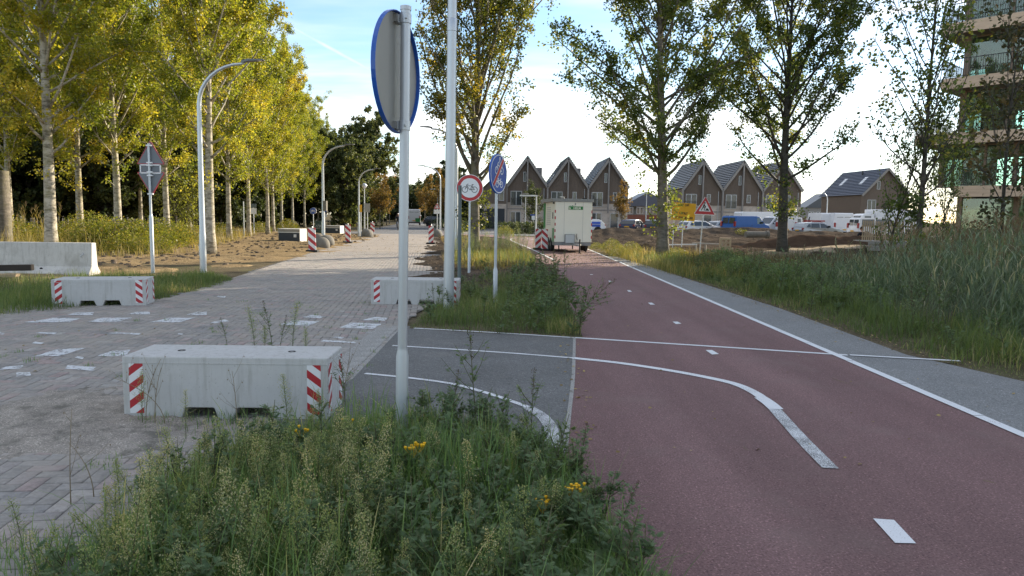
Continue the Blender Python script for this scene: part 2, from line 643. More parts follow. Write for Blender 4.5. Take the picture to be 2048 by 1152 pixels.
m_pale_panel = mat('pale_panel', (.62, .62, .60), .6, var=.06)
m_boulder = mat('boulder', (.17, .16, .14), .9, var=.25, scale=5, bump=.4, bscale=24)
m_wood_dk = mat('dark_timber', (.035, .027, .022), .85, var=.3, scale=4, bump=.4, bscale=30, stretch=(.3, 4, 4))
m_wood_pale = mat('pale_timber', (.40, .30, .19), .8, var=.16, scale=5, bump=.2, bscale=40, stretch=(4, 4, .4))
m_wood_bd = mat('weathered_board', (.30, .28, .25), .85, var=.16, scale=4, stretch=(.3, 3, 3), bump=.2)
m_ivory = mat('trailer_cream', (.86, .845, .76), .5, var=.04, scale=1.2, dirt=(.5, .48, .4), dscale=1.2, dlo=.6, dhi=.9)
m_green_l = mat('logo_green', (.02, .22, .05), .5, var=.05)
m_grey_t = mat('trailer_grey', (.28, .29, .30), .55, .2, var=.06)
m_white_v = mat('van_white', (.72, .73, .75), .4, var=.03, spec=.6)
m_blue_v = mat('van_blue', (.015, .10, .34), .5, var=.05, spec=.4)
m_navy_v = mat('car_navy', (.015, .022, .06), .25, var=.05, spec=.6)
m_dark_v = mat('car_dark', (.03, .032, .036), .25, var=.05, spec=.6)
m_silver_v = mat('car_silver', (.34, .36, .38), .3, .5, var=.05)
m_stripe_v = mat('van_blue_band', (.03, .09, .45), .4, var=.04)
m_carglass = mat('car_window', (.03, .04, .048), .06, var=.05, spec=.8)
m_rim = mat('wheel_rim', (.35, .36, .37), .4, .6, var=.05)
m_tail = mat('tail_lamp', (.30, .01, .012), .3, var=.05)
m_head = mat('head_lamp', (.7, .72, .74), .15, var=.04)
m_housebrick = mat('pale_brick', (.54, .46, .39), .85, var=.14, scale=7, bump=.2, bscale=40, dirt=(.29, .24, .20), dscale=1.2)
m_tile = mat('roof_tile', (.060, .068, .082), .42, var=.16, scale=3, spec=.7)
m_clad = mat('house_cladding', (.155, .118, .090), .8, var=.22, scale=6, stretch=(8, 8, .25), bump=.3, bscale=30)
m_trim = mat('grey_timber_trim', (.27, .25, .23), .8, var=.12, scale=4)
m_frame_w = mat('pale_window_frame', (.52, .53, .53), .5, var=.04)
m_pane = mat('house_pane', (.05, .062, .072), .07, var=.1, spec=.8)
m_redbrick = mat('red_brick', (.21, .085, .06), .85, var=.15, scale=6)
m_slate = mat('slate_roof', (.075, .09, .125), .5, var=.12, scale=2)
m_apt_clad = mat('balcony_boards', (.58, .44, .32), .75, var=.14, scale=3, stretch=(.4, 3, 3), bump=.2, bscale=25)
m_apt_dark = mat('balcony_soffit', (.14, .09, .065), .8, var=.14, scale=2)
m_apt_col = mat('timber_column', (.26, .19, .14), .75, var=.16, scale=4, stretch=(3, 3, .4))
m_rail = mat('railing_paint', (.045, .048, .05), .5, .4, var=.05)
m_room = mat('room_wall', (.30, .28, .25), .9, var=.05)
m_apt_glass = glass_mat('apartment_glass', (.72, .97, .88), .06)
m_lamp_glass = mat('globe_glass', (.7, .72, .75), .1, var=.02)
m_cloth = mat('dark_clothing', (.018, .020, .028), .9, var=.2)
m_jeans = mat('blue_jeans', (.04, .07, .14), .9, var=.2)
m_skin = mat('skin', (.42, .26, .19), .6, var=.05)
m_hair = mat('brown_hair', (.05, .03, .02), .7, var=.2)
m_helmet = mat('white_helmet', (.75, .75, .75), .4, var=.03)

GREENS = [(0, (.030, .055, .018)), (.4, (.062, .10, .028)), (.75, (.10, .135, .040)), (1, (.19, .185, .075))]
m_grass = leaf_mat('grass_blade', [(0, (.08, .15, .055)), (.45, (.135, .235, .085)), (.8, (.22, .31, .125)), (.93, (.30, .31, .14)), (1, (.50, .44, .26))], .45, .5, 1.6)
m_verge_grass = leaf_mat('verge_blade', [(0, (.075, .12, .045)), (.5, (.125, .185, .065)), (.85, (.20, .24, .095)), (1, (.42, .37, .21))], .42, .55, 1.6)
m_dry = leaf_mat('dry_weed', [(0, (.13, .12, .035)), (.4, (.25, .21, .06)), (.7, (.40, .31, .11)), (1, (.52, .40, .20))], .35, .6)
m_bramble = leaf_mat('bramble_leaf', [(0, (.06, .09, .02)), (.5, (.17, .19, .03)), (.8, (.32, .29, .05)), (1, (.36, .22, .06))], .4, .5)
m_reed = leaf_mat('reed_leaf', [(0, (.07, .11, .075)), (.5, (.13, .19, .12)), (.85, (.22, .28, .19)), (1, (.40, .38, .27))], .3, .5)
m_plume = leaf_mat('reed_plume', [(0, (.12, .085, .06)), (1, (.24, .17, .11))], .3, .8)
m_weedleaf = leaf_mat('weed_leaf', [(0, (.12, .18, .065)), (.5, (.18, .27, .10)), (1, (.30, .37, .15))], .3, .6)
m_fluff = leaf_mat('seed_fluff', [(0, (.27, .34, .13)), (.35, (.38, .42, .19)), (.7, (.50, .44, .26)), (1, (.66, .60, .46))], .35, .8)
m_mugwort = leaf_mat('mugwort_leaf', [(0, (.075, .13, .062)), (.5, (.135, .205, .095)), (1, (.23, .30, .165))], .42, .65)
m_spike = leaf_mat('mugwort_spike', [(0, (.06, .045, .03)), (1, (.13, .095, .06))], .2, .8)
m_stem = mat('weed_stem', (.10, .10, .045), .8, var=.25, scale=10)
m_drystem = mat('dry_stem', (.24, .19, .12), .8, var=.2, scale=10)
m_tansy = mat('tansy_flower', (.80, .46, .01), .7, var=.1, scale=40)
m_poplar = leaf_mat('yellowing_poplar_leaf', [(0, (.10, .135, .022)), (.4, (.21, .24, .032)), (.75, (.32, .305, .040)), (1, (.48, .39, .06))], .50, .45, 1.65)
m_poplar_g = leaf_mat('green_poplar_leaf', [(0, (.062, .095, .030)), (.5, (.11, .15, .042)), (.85, (.20, .22, .052)), (1, (.34, .29, .06))], .46, .45, 1.7)
m_poplar_y = leaf_mat('half_yellow_poplar_leaf', [(0, (.065, .085, .020)), (.5, (.12, .13, .026)), (.8, (.24, .20, .032)), (1, (.42, .30, .045))], .45, .45, 1.7)
m_darkleaf = leaf_mat('dark_wood_leaf', [(0, (.026, .042, .018)), (.6, (.058, .080, .030)), (1, (.12, .135, .045))], .3, .6)
m_orange = leaf_mat('orange_leaf', [(0, (.07, .075, .02)), (.5, (.20, .125, .03)), (1, (.36, .20, .045))], .4, .5)
m_willow = leaf_mat('willow_leaf', [(0, (.12, .15, .03)), (1, (.28, .28, .06))], .4, .5)


def bark_mat(name, pale, dark, lo, hi, moss=None):
    m, n, l, p = new_mat(name)
    c = ramp(n, l, noise(n, l, 3.2, 6, .72, (1, 1, 2.6)), [(lo, dark), (hi, pale)])
    if moss:
        c = mixc(n, l, ramp(n, l, noise(n, l, 1.1, 5, .7), [(.48, (0, 0, 0)), (.68, (.85, .85, .85))]), c, moss)
    l.new(c, p.inputs['Base Color'])
    p.inputs['Roughness'].default_value = .85
    b = n.new('ShaderNodeBump'); b.inputs['Strength'].default_value = .7; b.inputs['Distance'].default_value = .03
    l.new(noise(n, l, 9, 5, .7, (1, 1, .5)), b.inputs['Height']); l.new(b.outputs[0], p.inputs['Normal'])
    return m


m_bark_w = bark_mat('pale_poplar_bark', (.46, .42, .34), (.13, .115, .085), .38, .56, (.20, .18, .06))
m_bark_g = bark_mat('grey_poplar_bark', (.20, .175, .14), (.075, .065, .05), .36, .62, (.14, .13, .05))
m_bark_d = bark_mat('dark_bark', (.09, .08, .065), (.03, .028, .022), .35, .65)


def hazard_mat(name, sgn, pitch=.064, coord='Object'):
    """red and white slanting bars printed on a plate (print on a flat board)"""
    m, n, l, p = new_mat(name)
    t = n.new('ShaderNodeTexCoord')
    s = n.new('ShaderNodeSeparateXYZ'); l.new(t.outputs['UV'], s.inputs[0])
    a = n.new('ShaderNodeMath'); a.operation = 'MULTIPLY_ADD'
    l.new(s.outputs[0], a.inputs[0]); a.inputs[1].default_value = sgn; l.new(s.outputs[1], a.inputs[2])
    b = n.new('ShaderNodeMath'); b.operation = 'PINGPONG'; l.new(a.outputs[0], b.inputs[0]); b.inputs[1].default_value = pitch
    g = n.new('ShaderNodeMath'); g.operation = 'GREATER_THAN'; l.new(b.outputs[0], g.inputs[0]); g.inputs[1].default_value = pitch / 2
    c = mixc(n, l, g.outputs[0], (.70, .71, .72), (.40, .02, .03))
    c = mixc(n, l, ramp(n, l, noise(n, l, 9, 5, .7), [(.6, (0, 0, 0)), (.85, (.5, .5, .5))]), c, (.4, .38, .35))
    l.new(c, p.inputs['Base Color'])
    p.inputs['Roughness'].default_value = .4
    return m


m_haz_r = hazard_mat('hazard_bars_rising', -.75)
m_haz_f = hazard_mat('hazard_bars_falling', .75)
m_bea_r = hazard_mat('beacon_bars_rising', -.9, .165)
m_bea_f = hazard_mat('beacon_bars_falling', .9, .165)


def paver_mat(name, stops, white=False):
    m, n, l, p = new_mat(name)
    g = n.new('ShaderNodeNewGeometry')
    oi = n.new('ShaderNodeObjectInfo')
    a = n.new('ShaderNodeMath'); a.operation = 'ADD'
    l.new(g.outputs['Random Per Island'], a.inputs[0]); l.new(oi.outputs['Random'], a.inputs[1])
    fr = n.new('ShaderNodeMath'); fr.operation = 'FRACT'; l.new(a.outputs[0], fr.inputs[0])
    c = ramp(n, l, fr.outputs[0], stops)
    t = n.new('ShaderNodeNewGeometry')

    def pn(scale, st):
        k = n.new('ShaderNodeTexNoise'); k.inputs['Scale'].default_value = scale; k.inputs['Detail'].default_value = 6; k.inputs['Roughness'].default_value = .7
        l.new(t.outputs['Position'], k.inputs[0])
        return ramp(n, l, k.outputs[0], st)
    c = mixc(n, l, .9, c, pn(28, [(.3, (.6, .6, .6)), (.7, (1.25, 1.25, 1.25))]), 'MULTIPLY')
    c = mixc(n, l, pn(1.1, [(.42, (.1, .1, .1)), (.62, (.85, .85, .85))]), c, (.33, .30, .262))
    c = mixc(n, l, pn(2.3, [(.54, (0, 0, 0)), (.68, (.6, .6, .6))]), c, (.15, .145, .14))
    if white:
        c = mixc(n, l, pn(30, [(.40, (.95, .95, .95)), (.56, (.45, .45, .45)), (.62, (0, 0, 0))]), c, (.66, .67, .68))
    l.new(c, p.inputs['Base Color'])
    p.inputs['Roughness'].default_value = .8
    p.inputs['Specular IOR Level'].default_value = .35
    b = n.new('ShaderNodeBump'); b.inputs['Strength'].default_value = .35; b.inputs['Distance'].default_value = .004
    k = n.new('ShaderNodeTexNoise'); k.inputs['Scale'].default_value = 90; l.new(t.outputs['Position'], k.inputs[0])
    l.new(k.outputs[0], b.inputs['Height']); l.new(b.outputs[0], p.inputs['Normal'])
    return m


PAV = [(0, (.245, .235, .222)), (.3, (.285, .27, .252)), (.5, (.31, .285, .262)), (.65, (.27, .265, .258)), (.8, (.35, .265, .25)), (.93, (.375, .36, .335)), (1, (.22, .218, .215))]
m_paver = paver_mat('clay_paver', PAV)
m_paver_w = paver_mat('painted_paver', PAV, True)


def farbrick_mat():
    m, n, l, p = new_mat('far_bricks')
    t = n.new('ShaderNodeNewGeometry')
    mp = n.new('ShaderNodeMapping'); mp.inputs['Rotation'].default_value = (0, 0, R(-6.5))
    l.new(t.outputs['Position'], mp.inputs[0])
    b = n.new('ShaderNodeTexBrick')
    b.inputs['Scale'].default_value = 1
    b.inputs['Brick Width'].default_value = .212; b.inputs['Row Height'].default_value = .108; b.inputs['Mortar Size'].default_value = .006
    b.inputs['Color1'].default_value = (.32, .275, .235, 1); b.inputs['Color2'].default_value = (.225, .20, .18, 1); b.inputs['Mortar'].default_value = (.14, .13, .115, 1)
    l.new(mp.outputs[0], b.inputs[0])
    c = mixc(n, l, ramp(n, l, noise(n, l, .7, 5, .65), [(.45, (0, 0, 0)), (.75, (.6, .6, .6))]), b.outputs[0], (.35, .30, .245))
    l.new(c, p.inputs['Base Color']); p.inputs['Roughness'].default_value = .85
    return m


m_farbrick = farbrick_mat()


def paint_mat(name, lo, hi, under):
    m, n, l, p = new_mat(name)
    k1 = noise(n, l, 110, 3, .7); k2 = noise(n, l, 4, 4, .6)
    a = n.new('ShaderNodeMath'); a.operation = 'MULTIPLY_ADD'; l.new(k2, a.inputs[0]); a.inputs[1].default_value = .35; k3 = n.new('ShaderNodeMath'); k3.operation = 'ADD'; k3.inputs[1].default_value = .17; l.new(k1, k3.inputs[0]); l.new(k3.outputs[0], a.inputs[2])
    c = mixc(n, l, ramp(n, l, a.outputs[0], [(lo, (1, 1, 1)), (hi, (0, 0, 0))]), under, (.68, .70, .72))
    l.new(c, p.inputs['Base Color']); p.inputs['Roughness'].default_value = .7
    return m


m_paint = paint_mat('fresh_road_paint', .98, 1.12, (.16, .10, .09))
m_paint_worn = paint_mat('worn_road_paint', .90, 1.02, (.13, .115, .11))
m_paint_vworn = paint_mat('very_worn_road_paint', .78, .90, (.11, .11, .11))

# ------------------------------------------------------------ the ground and the roads
DRV, NRV = np.array([-.113, .9936]), np.array([.9936, .113])      # along and across the brick road


def P2(px, py):
    g = G(px, py)
    return (g.x, g.y)


def sheet(name, poly, z, m, kind=True):
    bm = bmesh.new()
    vs = [bm.verts.new((p[0], p[1], z)) for p in poly]
    f = bm.faces.new(vs)
    if f.normal.z < 0:
        f.normal_flip()
    bmesh.ops.triangulate(bm, faces=[f])
    me = bpy.data.meshes.new(name); bm.to_mesh(me); bm.free()
    me.materials.append(m)
    o = link(name, me)
    if kind:
        struct(o)
    return o


sheet('ground', [(-900, -60), (900, -60), (900, 1800), (-900, 1800)], -.012, m_soil)


def road_edge(t, side):       # left / right edge of the straight brick road, t metres along
    off = -4.79 if side < 0 else .62
    p = NRV * off + DRV * t
    return (p[0], p[1])


NEAR_BRICK = [road_edge(31, -1), road_edge(20.5, -1), P2(440, 566), P2(330, 596), (-7.2, 12.2), (-10.5, 11.4), (-10.5, 2.0), (-2.2, 2.0),
              P2(690, 760), P2(800, 651), P2(832, 625), P2(880, 600), P2(893, 560), road_edge(24, 1), road_edge(31, 1)]
FAR_BRICK = [road_edge(31, 1), road_edge(58, 1), (road_edge(58, 1)[0] + 1, 60), (road_edge(62, -1)[0] - 1, 60), road_edge(57, -1), road_edge(31, -1)]
sheet('brick_road_bed', NEAR_BRICK, .004, m_sand_joint)
far_brick = sheet('far_brick_road', FAR_BRICK, .020, m_farbrick)
sheet('cross_street', [(-60, 60), (-14.2, 60.05), (-5.2, 60.05), (16, 62.5), (16, 68), (-60, 66)], .012, m_street)
sheet('far_street', [(-14.4, 66.2), (-6.6, 66.6), (-18, 190), (-26, 190)], .014, m_street)
sheet('side_street', [(-10.5, 9.6), (-10.5, 11.35), (-7.9, 11.9), (-9.4, 12.35), (-16, 12.6), (-30, 11), (-30, 6), (-10.5, 6)], .010, m_street)

# the pavers: a herringbone of single stones, the nearest ones objects of their own
road = link('brick_road', None); road['kind'] = 'structure'
PATCH = [[(50, 645), (105, 636), (165, 637), (140, 645)], [(175, 644), (205, 636), (262, 636), (235, 645)], [(300, 645), (340, 636), (388, 636), (360, 645)],
         [(560, 650), (585, 641), (637, 643), (620, 652)], [(680, 656), (700, 646), (762, 648), (745, 658)],
         [(135, 630), (155, 625), (187, 625), (185, 631)], [(255, 629), (275, 624), (300, 624), (300, 629)], [(370, 630), (395, 624), (415, 624), (413, 631)],
         [(605, 635), (625, 630), (648, 633), (640, 637)], [(725, 641), (750, 634), (775, 637), (770, 642)],
         [(68, 713), (115, 699), (168, 697), (120, 713)], [(192, 713), (225, 702), (262, 700), (250, 713)], [(420, 645), (450, 640), (458, 643), (430, 647)],
         [(72, 667), (80, 665), (113, 666), (110, 669)], [(215, 667), (232, 665), (280, 667), (278, 670)], [(33, 754), (33, 746), (60, 745), (63, 752)],
         [(130, 738), (135, 731), (190, 735), (185, 742)], [(0, 740), (10, 734), (48, 731), (40, 738)], [(63, 687), (70, 684), (88, 686), (82, 689)],
         [(640, 684), (645, 680), (712, 684), (708, 687)], [(665, 676), (670, 673), (688, 675), (684, 678)], [(355, 669), (357, 667), (366, 668), (364, 670)],
         [(434, 594), (436, 592), (452, 593), (449, 596)], [(0, 669), (0, 664), (10, 667), (6, 670)], [(150, 716), (155, 713), (168, 715), (165, 719)]]
PATCH = [[P2(*q) for q in p] for p in PATCH]
BW = .106
cells = []
for i in range(-140, 60):
    for j in range(-10, 330):
        k = (i + j) % 4
        if k == 0:
            cells.append((i + 1.0, j + .5, 0))
        elif k == 2:
            cells.append((i + .5, j + 1.0, 1))
cells = np.array(cells, dtype=float)
cu, cv = cells[:, 0] * BW, cells[:, 1] * BW
cxw = NRV[0] * cu + DRV[0] * cv; cyw = NRV[1] * cu + DRV[1] * cv
ok = in_poly(cxw, cyw, NEAR_BRICK) & (cyw < 30.9) & (cyw > 2.0)
cxw, cyw, co = cxw[ok], cyw[ok], cells[ok][:, 2]


def paver_verts(hx, hy, h):
    i, c = .0035, .006
    b = [(-hx + i, -hy + i), (hx - i, -hy + i), (hx - i, hy - i), (-hx + i, hy - i)]
    t = [(-hx + i + c, -hy + i + c), (hx - i - c, -hy + i + c), (hx - i - c, hy - i - c), (-hx + i + c, hy - i - c)]
    return np.array([(x, y, h - .016) for x, y in b] + [(x, y, h - .0035) for x, y in b] + [(x, y, h) for x, y in t])


PQ = np.array([[8, 9, 10, 11]] + [[4 + a, 4 + (a + 1) % 4, 8 + (a + 1) % 4, 8 + a] for a in range(4)] + [[a, (a + 1) % 4, 4 + (a + 1) % 4, 4 + a] for a in range(4)])
pv0 = paver_verts(BW, BW / 2, .0)
uw = proj_ok = []
ang = math.atan2(NRV[1], NRV[0])
white = np.zeros(len(cxw), bool)
for p in PATCH:
    pass
scr = np.array([proj(a, b, .02) for a, b in zip(cxw, cyw)])
vis = (scr[:, 0] > 0) & (scr[:, 0] < 2048) & (scr[:, 1] < 1150) & ~((scr[:, 0] > 245) & (scr[:, 1] > 700)) & ~((scr[:, 1] > 800) & (scr[:, 1] < 905))
order = np.argsort(np.where(vis, cyw, 1e6))
single = np.zeros(len(cxw), bool); single[order[:300]] = True
base_m = {}
for wflag, mm in ((False, m_paver), (True, m_paver_w)):
    b = NP(); b.add(pv0, PQ, .5); base_m[wflag] = b.mesh('paver', mm)
stuff = NP()
for q in range(len(cxw)):
    a = ang + (math.pi / 2 if co[q] else 0) + rng.normal(0, .008)
    h = .020 + rng.normal(0, .0012)
    if single[q]:
        o = link('paver', base_m[bool(white[q])], road)
        o.location = (cxw[q], cyw[q], h); o.rotation_euler = (rng.normal(0, .006), rng.normal(0, .006), a)
    else:
        c, s_ = math.cos(a), math.sin(a)
        v = pv0.copy()
        x = v[:, 0] * c - v[:, 1] * s_ + cxw[q]; y = v[:, 0] * s_ + v[:, 1] * c + cyw[q]
        stuff.add(np.stack([x, y, v[:, 2] + h + v[:, 0] * rng.normal(0, .006)], 1), PQ, .5, int(white[q]))
tag(stuff.build('pavers_beyond', [m_paver, m_paver_w], road), kind='stuff')

def brick_paint():
    m, n, l, p = new_mat('worn_brick_paint')
    p.inputs['Base Color'].default_value = (.66, .68, .70, 1); p.inputs['Roughness'].default_value = .75
    g = n.new('ShaderNodeNewGeometry')
    ns = []
    for s_, d_ in ((34, 4), (7, 4)):
        k = n.new('ShaderNodeTexNoise'); k.inputs['Scale'].default_value = s_; k.inputs['Detail'].default_value = d_; k.inputs['Roughness'].default_value = .65
        l.new(g.outputs['Position'], k.inputs[0]); ns.append(k.outputs[0])
    ad = n.new('ShaderNodeMath'); ad.operation = 'ADD'; l.new(ns[0], ad.inputs[0]); l.new(ns[1], ad.inputs[1])
    f = ramp(n, l, ad.outputs[0], [(.47, (0, 0, 0)), (.54, (1, 1, 1))])
    ad2 = n.new('ShaderNodeMath'); ad2.operation = 'MULTIPLY'; ad2.inputs[1].default_value = .5; l.new(ad.outputs[0], ad2.inputs[0])
    f = ramp(n, l, ad2.outputs[0], [(.49, (.12, .12, .12)), (.60, (.90, .90, .90))])
    tr = n.new('ShaderNodeBsdfTransparent'); ms = n.new('ShaderNodeMixShader')
    l.new(f, ms.inputs[0]); l.new(p.outputs[0], ms.inputs[1]); l.new(tr.outputs[0], ms.inputs[2]); l.new(ms.outputs[0], n['Material Output'].inputs[0])
    return m


m_brickpaint = brick_paint()
for p in PATCH:
    me = bpy.data.meshes.new('worn_paint_patch')
    cx_, cy_ = sum(q[0] for q in p) / 4, sum(q[1] for q in p) / 4
    pts = []
    for i in range(4):
        (x0, y0), (x1, y1) = p[i], p[(i + 1) % 4]
        for k in range(4):
            s_ = k / 4
            j = 1 + rng.normal(0, .05)
            pts.append((cx_ + (x0 + (x1 - x0) * s_ - cx_) * j, cy_ + (y0 + (y1 - y0) * s_ - cy_) * j, .0243))
    me.from_pydata(pts, [], [tuple(range(16))]); me.materials.append(m_brickpaint)
    if me.polygons[0].normal.z < 0:
        me.flip_normals()
    link('worn_paint_patch', me, road)

# sand washed over the bricks beside the near block
HEAP = [P2(-120, 835), P2(60, 790), P2(250, 760), P2(330, 800), P2(470, 838), P2(380, 905), P2(240, 930), P2(60, 925), P2(-140, 950)]


def soft(X, Y, poly, wdt):
    best = np.full(X.shape, 1e9)
    n = len(poly)
    for i in range(n):
        ax, ay = poly[i][:2]; bx, by = poly[(i + 1) % n][:2]
        dx, dy = bx - ax, by - ay
        t = np.clip(((X - ax) * dx + (Y - ay) * dy) / (dx * dx + dy * dy + 1e-9), 0, 1)
        best = np.minimum(best, np.hypot(X - ax - t * dx, Y - ay - t * dy))
    ins = in_poly(X.ravel(), Y.ravel(), [p[:2] for p in poly]).reshape(X.shape)
    return np.clip(np.where(ins, best, -best) / wdt, -1, 1)


def heap_h(X, Y):
    s = soft(X, Y, HEAP, .5)
    return np.where(s > -1, .010 + .035 * s + .022 * (vnoise(X, Y, .35, 1) - .5) + .02 * (vnoise(X, Y, .12, 2) - .5) + .014 * (vnoise(X, Y, .04, 5) - .5), -.1)


struct(heightfield('sand_heap', m_heap, -5.2, -1.6, 3.6, 7.2, 150, 150, heap_h))

# dark asphalt apron, red cycle path, grey footpath
APRON = [P2(806, 652), P2(1149, 672), P2(1146, 760), P2(1130, 905), (.30, 4.2), (.1, 3.0), (-2.0, 3.0), P2(560, 838), P2(705, 758)]
sheet('asphalt_apron', APRON, .022, m_grey)
LE = [(1.72, 55), (1.55, 40), (1.40, 30), (1.28, 21.3)]
CYC = [P2(1149, 672), P2(1146, 760), P2(1130, 905), (.30, 4.2), (.25, 2.0), (3.86, 2.0), (3.86, 24), (3.75, 36), (3.6, 47), (2.2, 56), (-2, 62), (-6.0, 64.5), (-6.4, 62), (-3, 58.5), (-.6, 52), (.3, 42), (.75, 32), (1.1, 24), P2(1110, 545)]
sheet('cycle_path', CYC, .021, m_red)
FOOT = [(3.86, 2.0), (5.6, 2.0), (5.25, 7.0), (4.75, 8.6), (4.85, 13.0), (4.7, 18), (4.55, 24), (4.3, 30), (3.86, 30)]
sheet('footpath', FOOT, .020, m_foot)
# strip of concrete setts between the bricks and the apron, each sett a piece
gut = link('gutter_strip', None); gut['kind'] = 'structure'
ga, gb = Vector((*P2(690, 762), 0)), Vector((*P2(804, 650), 0))
gd = (gb - ga).normalized(); gn = Vector((-gd.y, gd.x, 0))
sheet('gutter_bed', [tuple((ga - gd * .9 - gn * .08).to_2d()), tuple((gb - gn * .08).to_2d()), tuple((gb + gn * .4).to_2d()), tuple((ga - gd * .9 + gn * .4).to_2d())], .0185, m_gutter)
nset = int((gb - ga).length / .30)
gm = MB().box(-.145, .145, -.145, .145, 0, .026).mesh('sett', m_gutter)
for k in range(-3, nset):
    for r in (0.16,):
        o = link('sett', gm, gut)
        o.location = ga + gd * (.15 + .30 * k) + gn * r
        o.rotation_euler = (rng.normal(0, .006), rng.normal(0, .006), math.atan2(gd.y, gd.x) + rng.normal(0, .01))


def ribbon(name, pts, w, z, m, parent=None):
    pts = [Vector((p[0], p[1])) for p in pts]
    vs, fs = [], []
    for i, p in enumerate(pts):
        t = (pts[min(i + 1, len(pts) - 1)] - pts[max(i - 1, 0)]).normalized()
        q = Vector((-t.y, t.x)) * w / 2
        vs += [(p.x + q.x, p.y + q.y, z), (p.x - q.x, p.y - q.y, z)]
    for i in range(len(pts) - 1):
        fs.append((2 * i + 1, 2 * i + 3, 2 * i + 2, 2 * i))
    me = bpy.data.meshes.new(name); me.from_pydata(vs, [], fs); me.materials.append(m)
    o = link(name, me, parent)
    if parent is None:
        struct(o)
    return o


def smooth_px(pl, n=10):        # Catmull-Rom through ground points
    p = [Vector(P2(*q)) for q in pl]
    p = [p[0] * 2 - p[1]] + p + [p[-1] * 2 - p[-2]]
    out = []
    for i in range(1, len(p) - 2):
        for k in range(n):
            t = k / n
            a, b, c, d = p[i - 1], p[i], p[i + 1], p[i + 2]
            out.append(.5 * ((2 * b) + (c - a) * t + (2 * a - 5 * b + 4 * c - d) * t * t + (3 * b - a - 3 * c + d) * t ** 3))
    out.append(p[-2])
    return out


ribbon('joint_strip', smooth_px([(1149, 672), (1148, 715), (1146, 760), (1138, 830), (1130, 905)]), .035, .0235, m_gutter)
marks = link('road_markings', None); marks['kind'] = 'structure'
ribbon('curved_line', smooth_px([(785, 692), (900, 699), (1020, 707), (1147, 717)]), .055, .027, m_paint_worn, marks)
ribbon('curved_line', smooth_px([(1147, 717), (1240, 727), (1340, 742), (1420, 757), (1470, 769), (1505, 784), (1530, 801), (1550, 820)]), .10, .0265, m_paint_worn, marks)
ribbon('curved_line', smooth_px([(1550, 820), (1604, 880), (1661, 938)]), .105, .0265, m_paint_vworn, marks)
ribbon('overlap_patch', smooth_px([(1522, 797), (1538, 808), (1552, 820)]), .125, .0295, m_paint, marks)
ribbon('worn_line', smooth_px([(730, 748), (820, 757), (900, 768), (960, 783), (1010, 799), (1055, 815)]), .055, .027, m_paint_worn, marks)
ribbon('worn_line', smooth_px([(1055, 815), (1082, 832), (1098, 850), (1105, 873), (1106, 895)]), .105, .0268, m_paint_vworn, marks)
ribbon('cross_line', smooth_px([(828, 657), (990, 666), (1148, 676)]), .055, .027, m_paint, marks)
ribbon('cross_line', smooth_px([(1150, 676), (1400, 692), (1695, 711)]), .075, .0265, m_paint, marks)
ribbon('cross_line', smooth_px([(1700, 711), (1920, 723)]), .065, .0285, m_paint, marks)
yy = 2.4
while yy < 26:
    ln = 1.15
    ribbon('edge_line', [(3.86, yy), (3.855, yy + ln - .012)], .095, .0275, m_paint, marks)
    yy += ln
ribbon('edge_line', [(3.85, 26), (3.8, 36), (3.6, 44)], .09, .0275, m_paint_worn, marks)
ribbon('edge_line', smooth_px([(1108, 520), (1060, 497), (1022, 480), (1035, 476), (1075, 480)]), .09, .0275, m_paint_worn, marks)
for q in ([(1746, 1039), (1788, 1042), (1832, 1089), (1790, 1088)], [(1411, 701), (1424, 701), (1438, 709), (1424, 710)], [(1345, 644), (1355, 644), (1363, 648), (1352, 649)],
          [(1296, 606), (1304, 606), (1310, 610), (1301, 610)], [(1254, 581), (1260, 581), (1264, 584), (1257, 584)], [(1216, 562), (1221, 562), (1225, 564), (1219, 564)],
          [(1179, 549), (1184, 549), (1187, 550), (1181, 550)]):
    pts = [P2(*p) for p in q]
    me = bpy.data.meshes.new('centre_dash'); me.from_pydata([(x, y, .0265) for x, y in pts], [], [(0, 1, 2, 3)]); me.materials.append(m_paint)
    if me.polygons[0].normal.z < 0:
        me.flip_normals()
    link('centre_dash', me, marks)


# bare verges and the dug ground on the right
def verge_h(X, Y):
    p = [(-11.2, 22), (-8.9, 22), (-8.0, 26), (-8.6, 34), (-11.2, 57), (-20, 62), (-30, 60), (-26, 30), (-16, 19), (-9.3, 17.6)]
    s = soft(X, Y, p, 1.0)
    return np.where(s > -1, .03 + .045 * s + .10 * (vnoise(X, Y, 1.7, 3) - .5) + .07 * (vnoise(X, Y, .55, 4) - .5), -.1)


struct(heightfield('dry_verge', m_verge, -31, -7, 16, 64, 150, 280, verge_h))


def median_h(X, Y):
    p = [(-2.2, 14.5), (1.1, 14.5), (1.0, 22), (.6, 32), (-.2, 44), (-3.2, 56), (-5.9, 57), (-3.2, 30), (-2.5, 20)]
    s = soft(X, Y, p, .6)
    return np.where(s > -1, .03 + .05 * s + .12 * (vnoise(X, Y, 1.3, 8) - .5) + .06 * (vnoise(X, Y, .4, 9) - .5), -.1)


struct(heightfield('median_earth', m_dug, -7, 2, 13, 60, 90, 300, median_h))


def dug_h(X, Y):
    p = [(7.2, 30), (7.0, 26), (8.5, 24), (14, 26), (22, 32), (34, 44), (34, 62), (20, 66), (8, 64), (6.6, 56), (6.6, 42)]
    s = soft(X, Y, p, 2.0)
    h = .05 + .10 * s + .30 * (vnoise(X, Y, 5, 11) - .45) * (s > 0) + .28 * (vnoise(X, Y, 1.6, 12) - .5) + .16 * (vnoise(X, Y, .6, 13) - .5)
    bank = np.exp(-((Y - 60.5 - .05 * X) / 1.8) ** 2) * (.45 + .3 * vnoise(X, Y, 3, 14)) * (X > 5.5)
    return np.where(s > -1, h + bank, -.1)


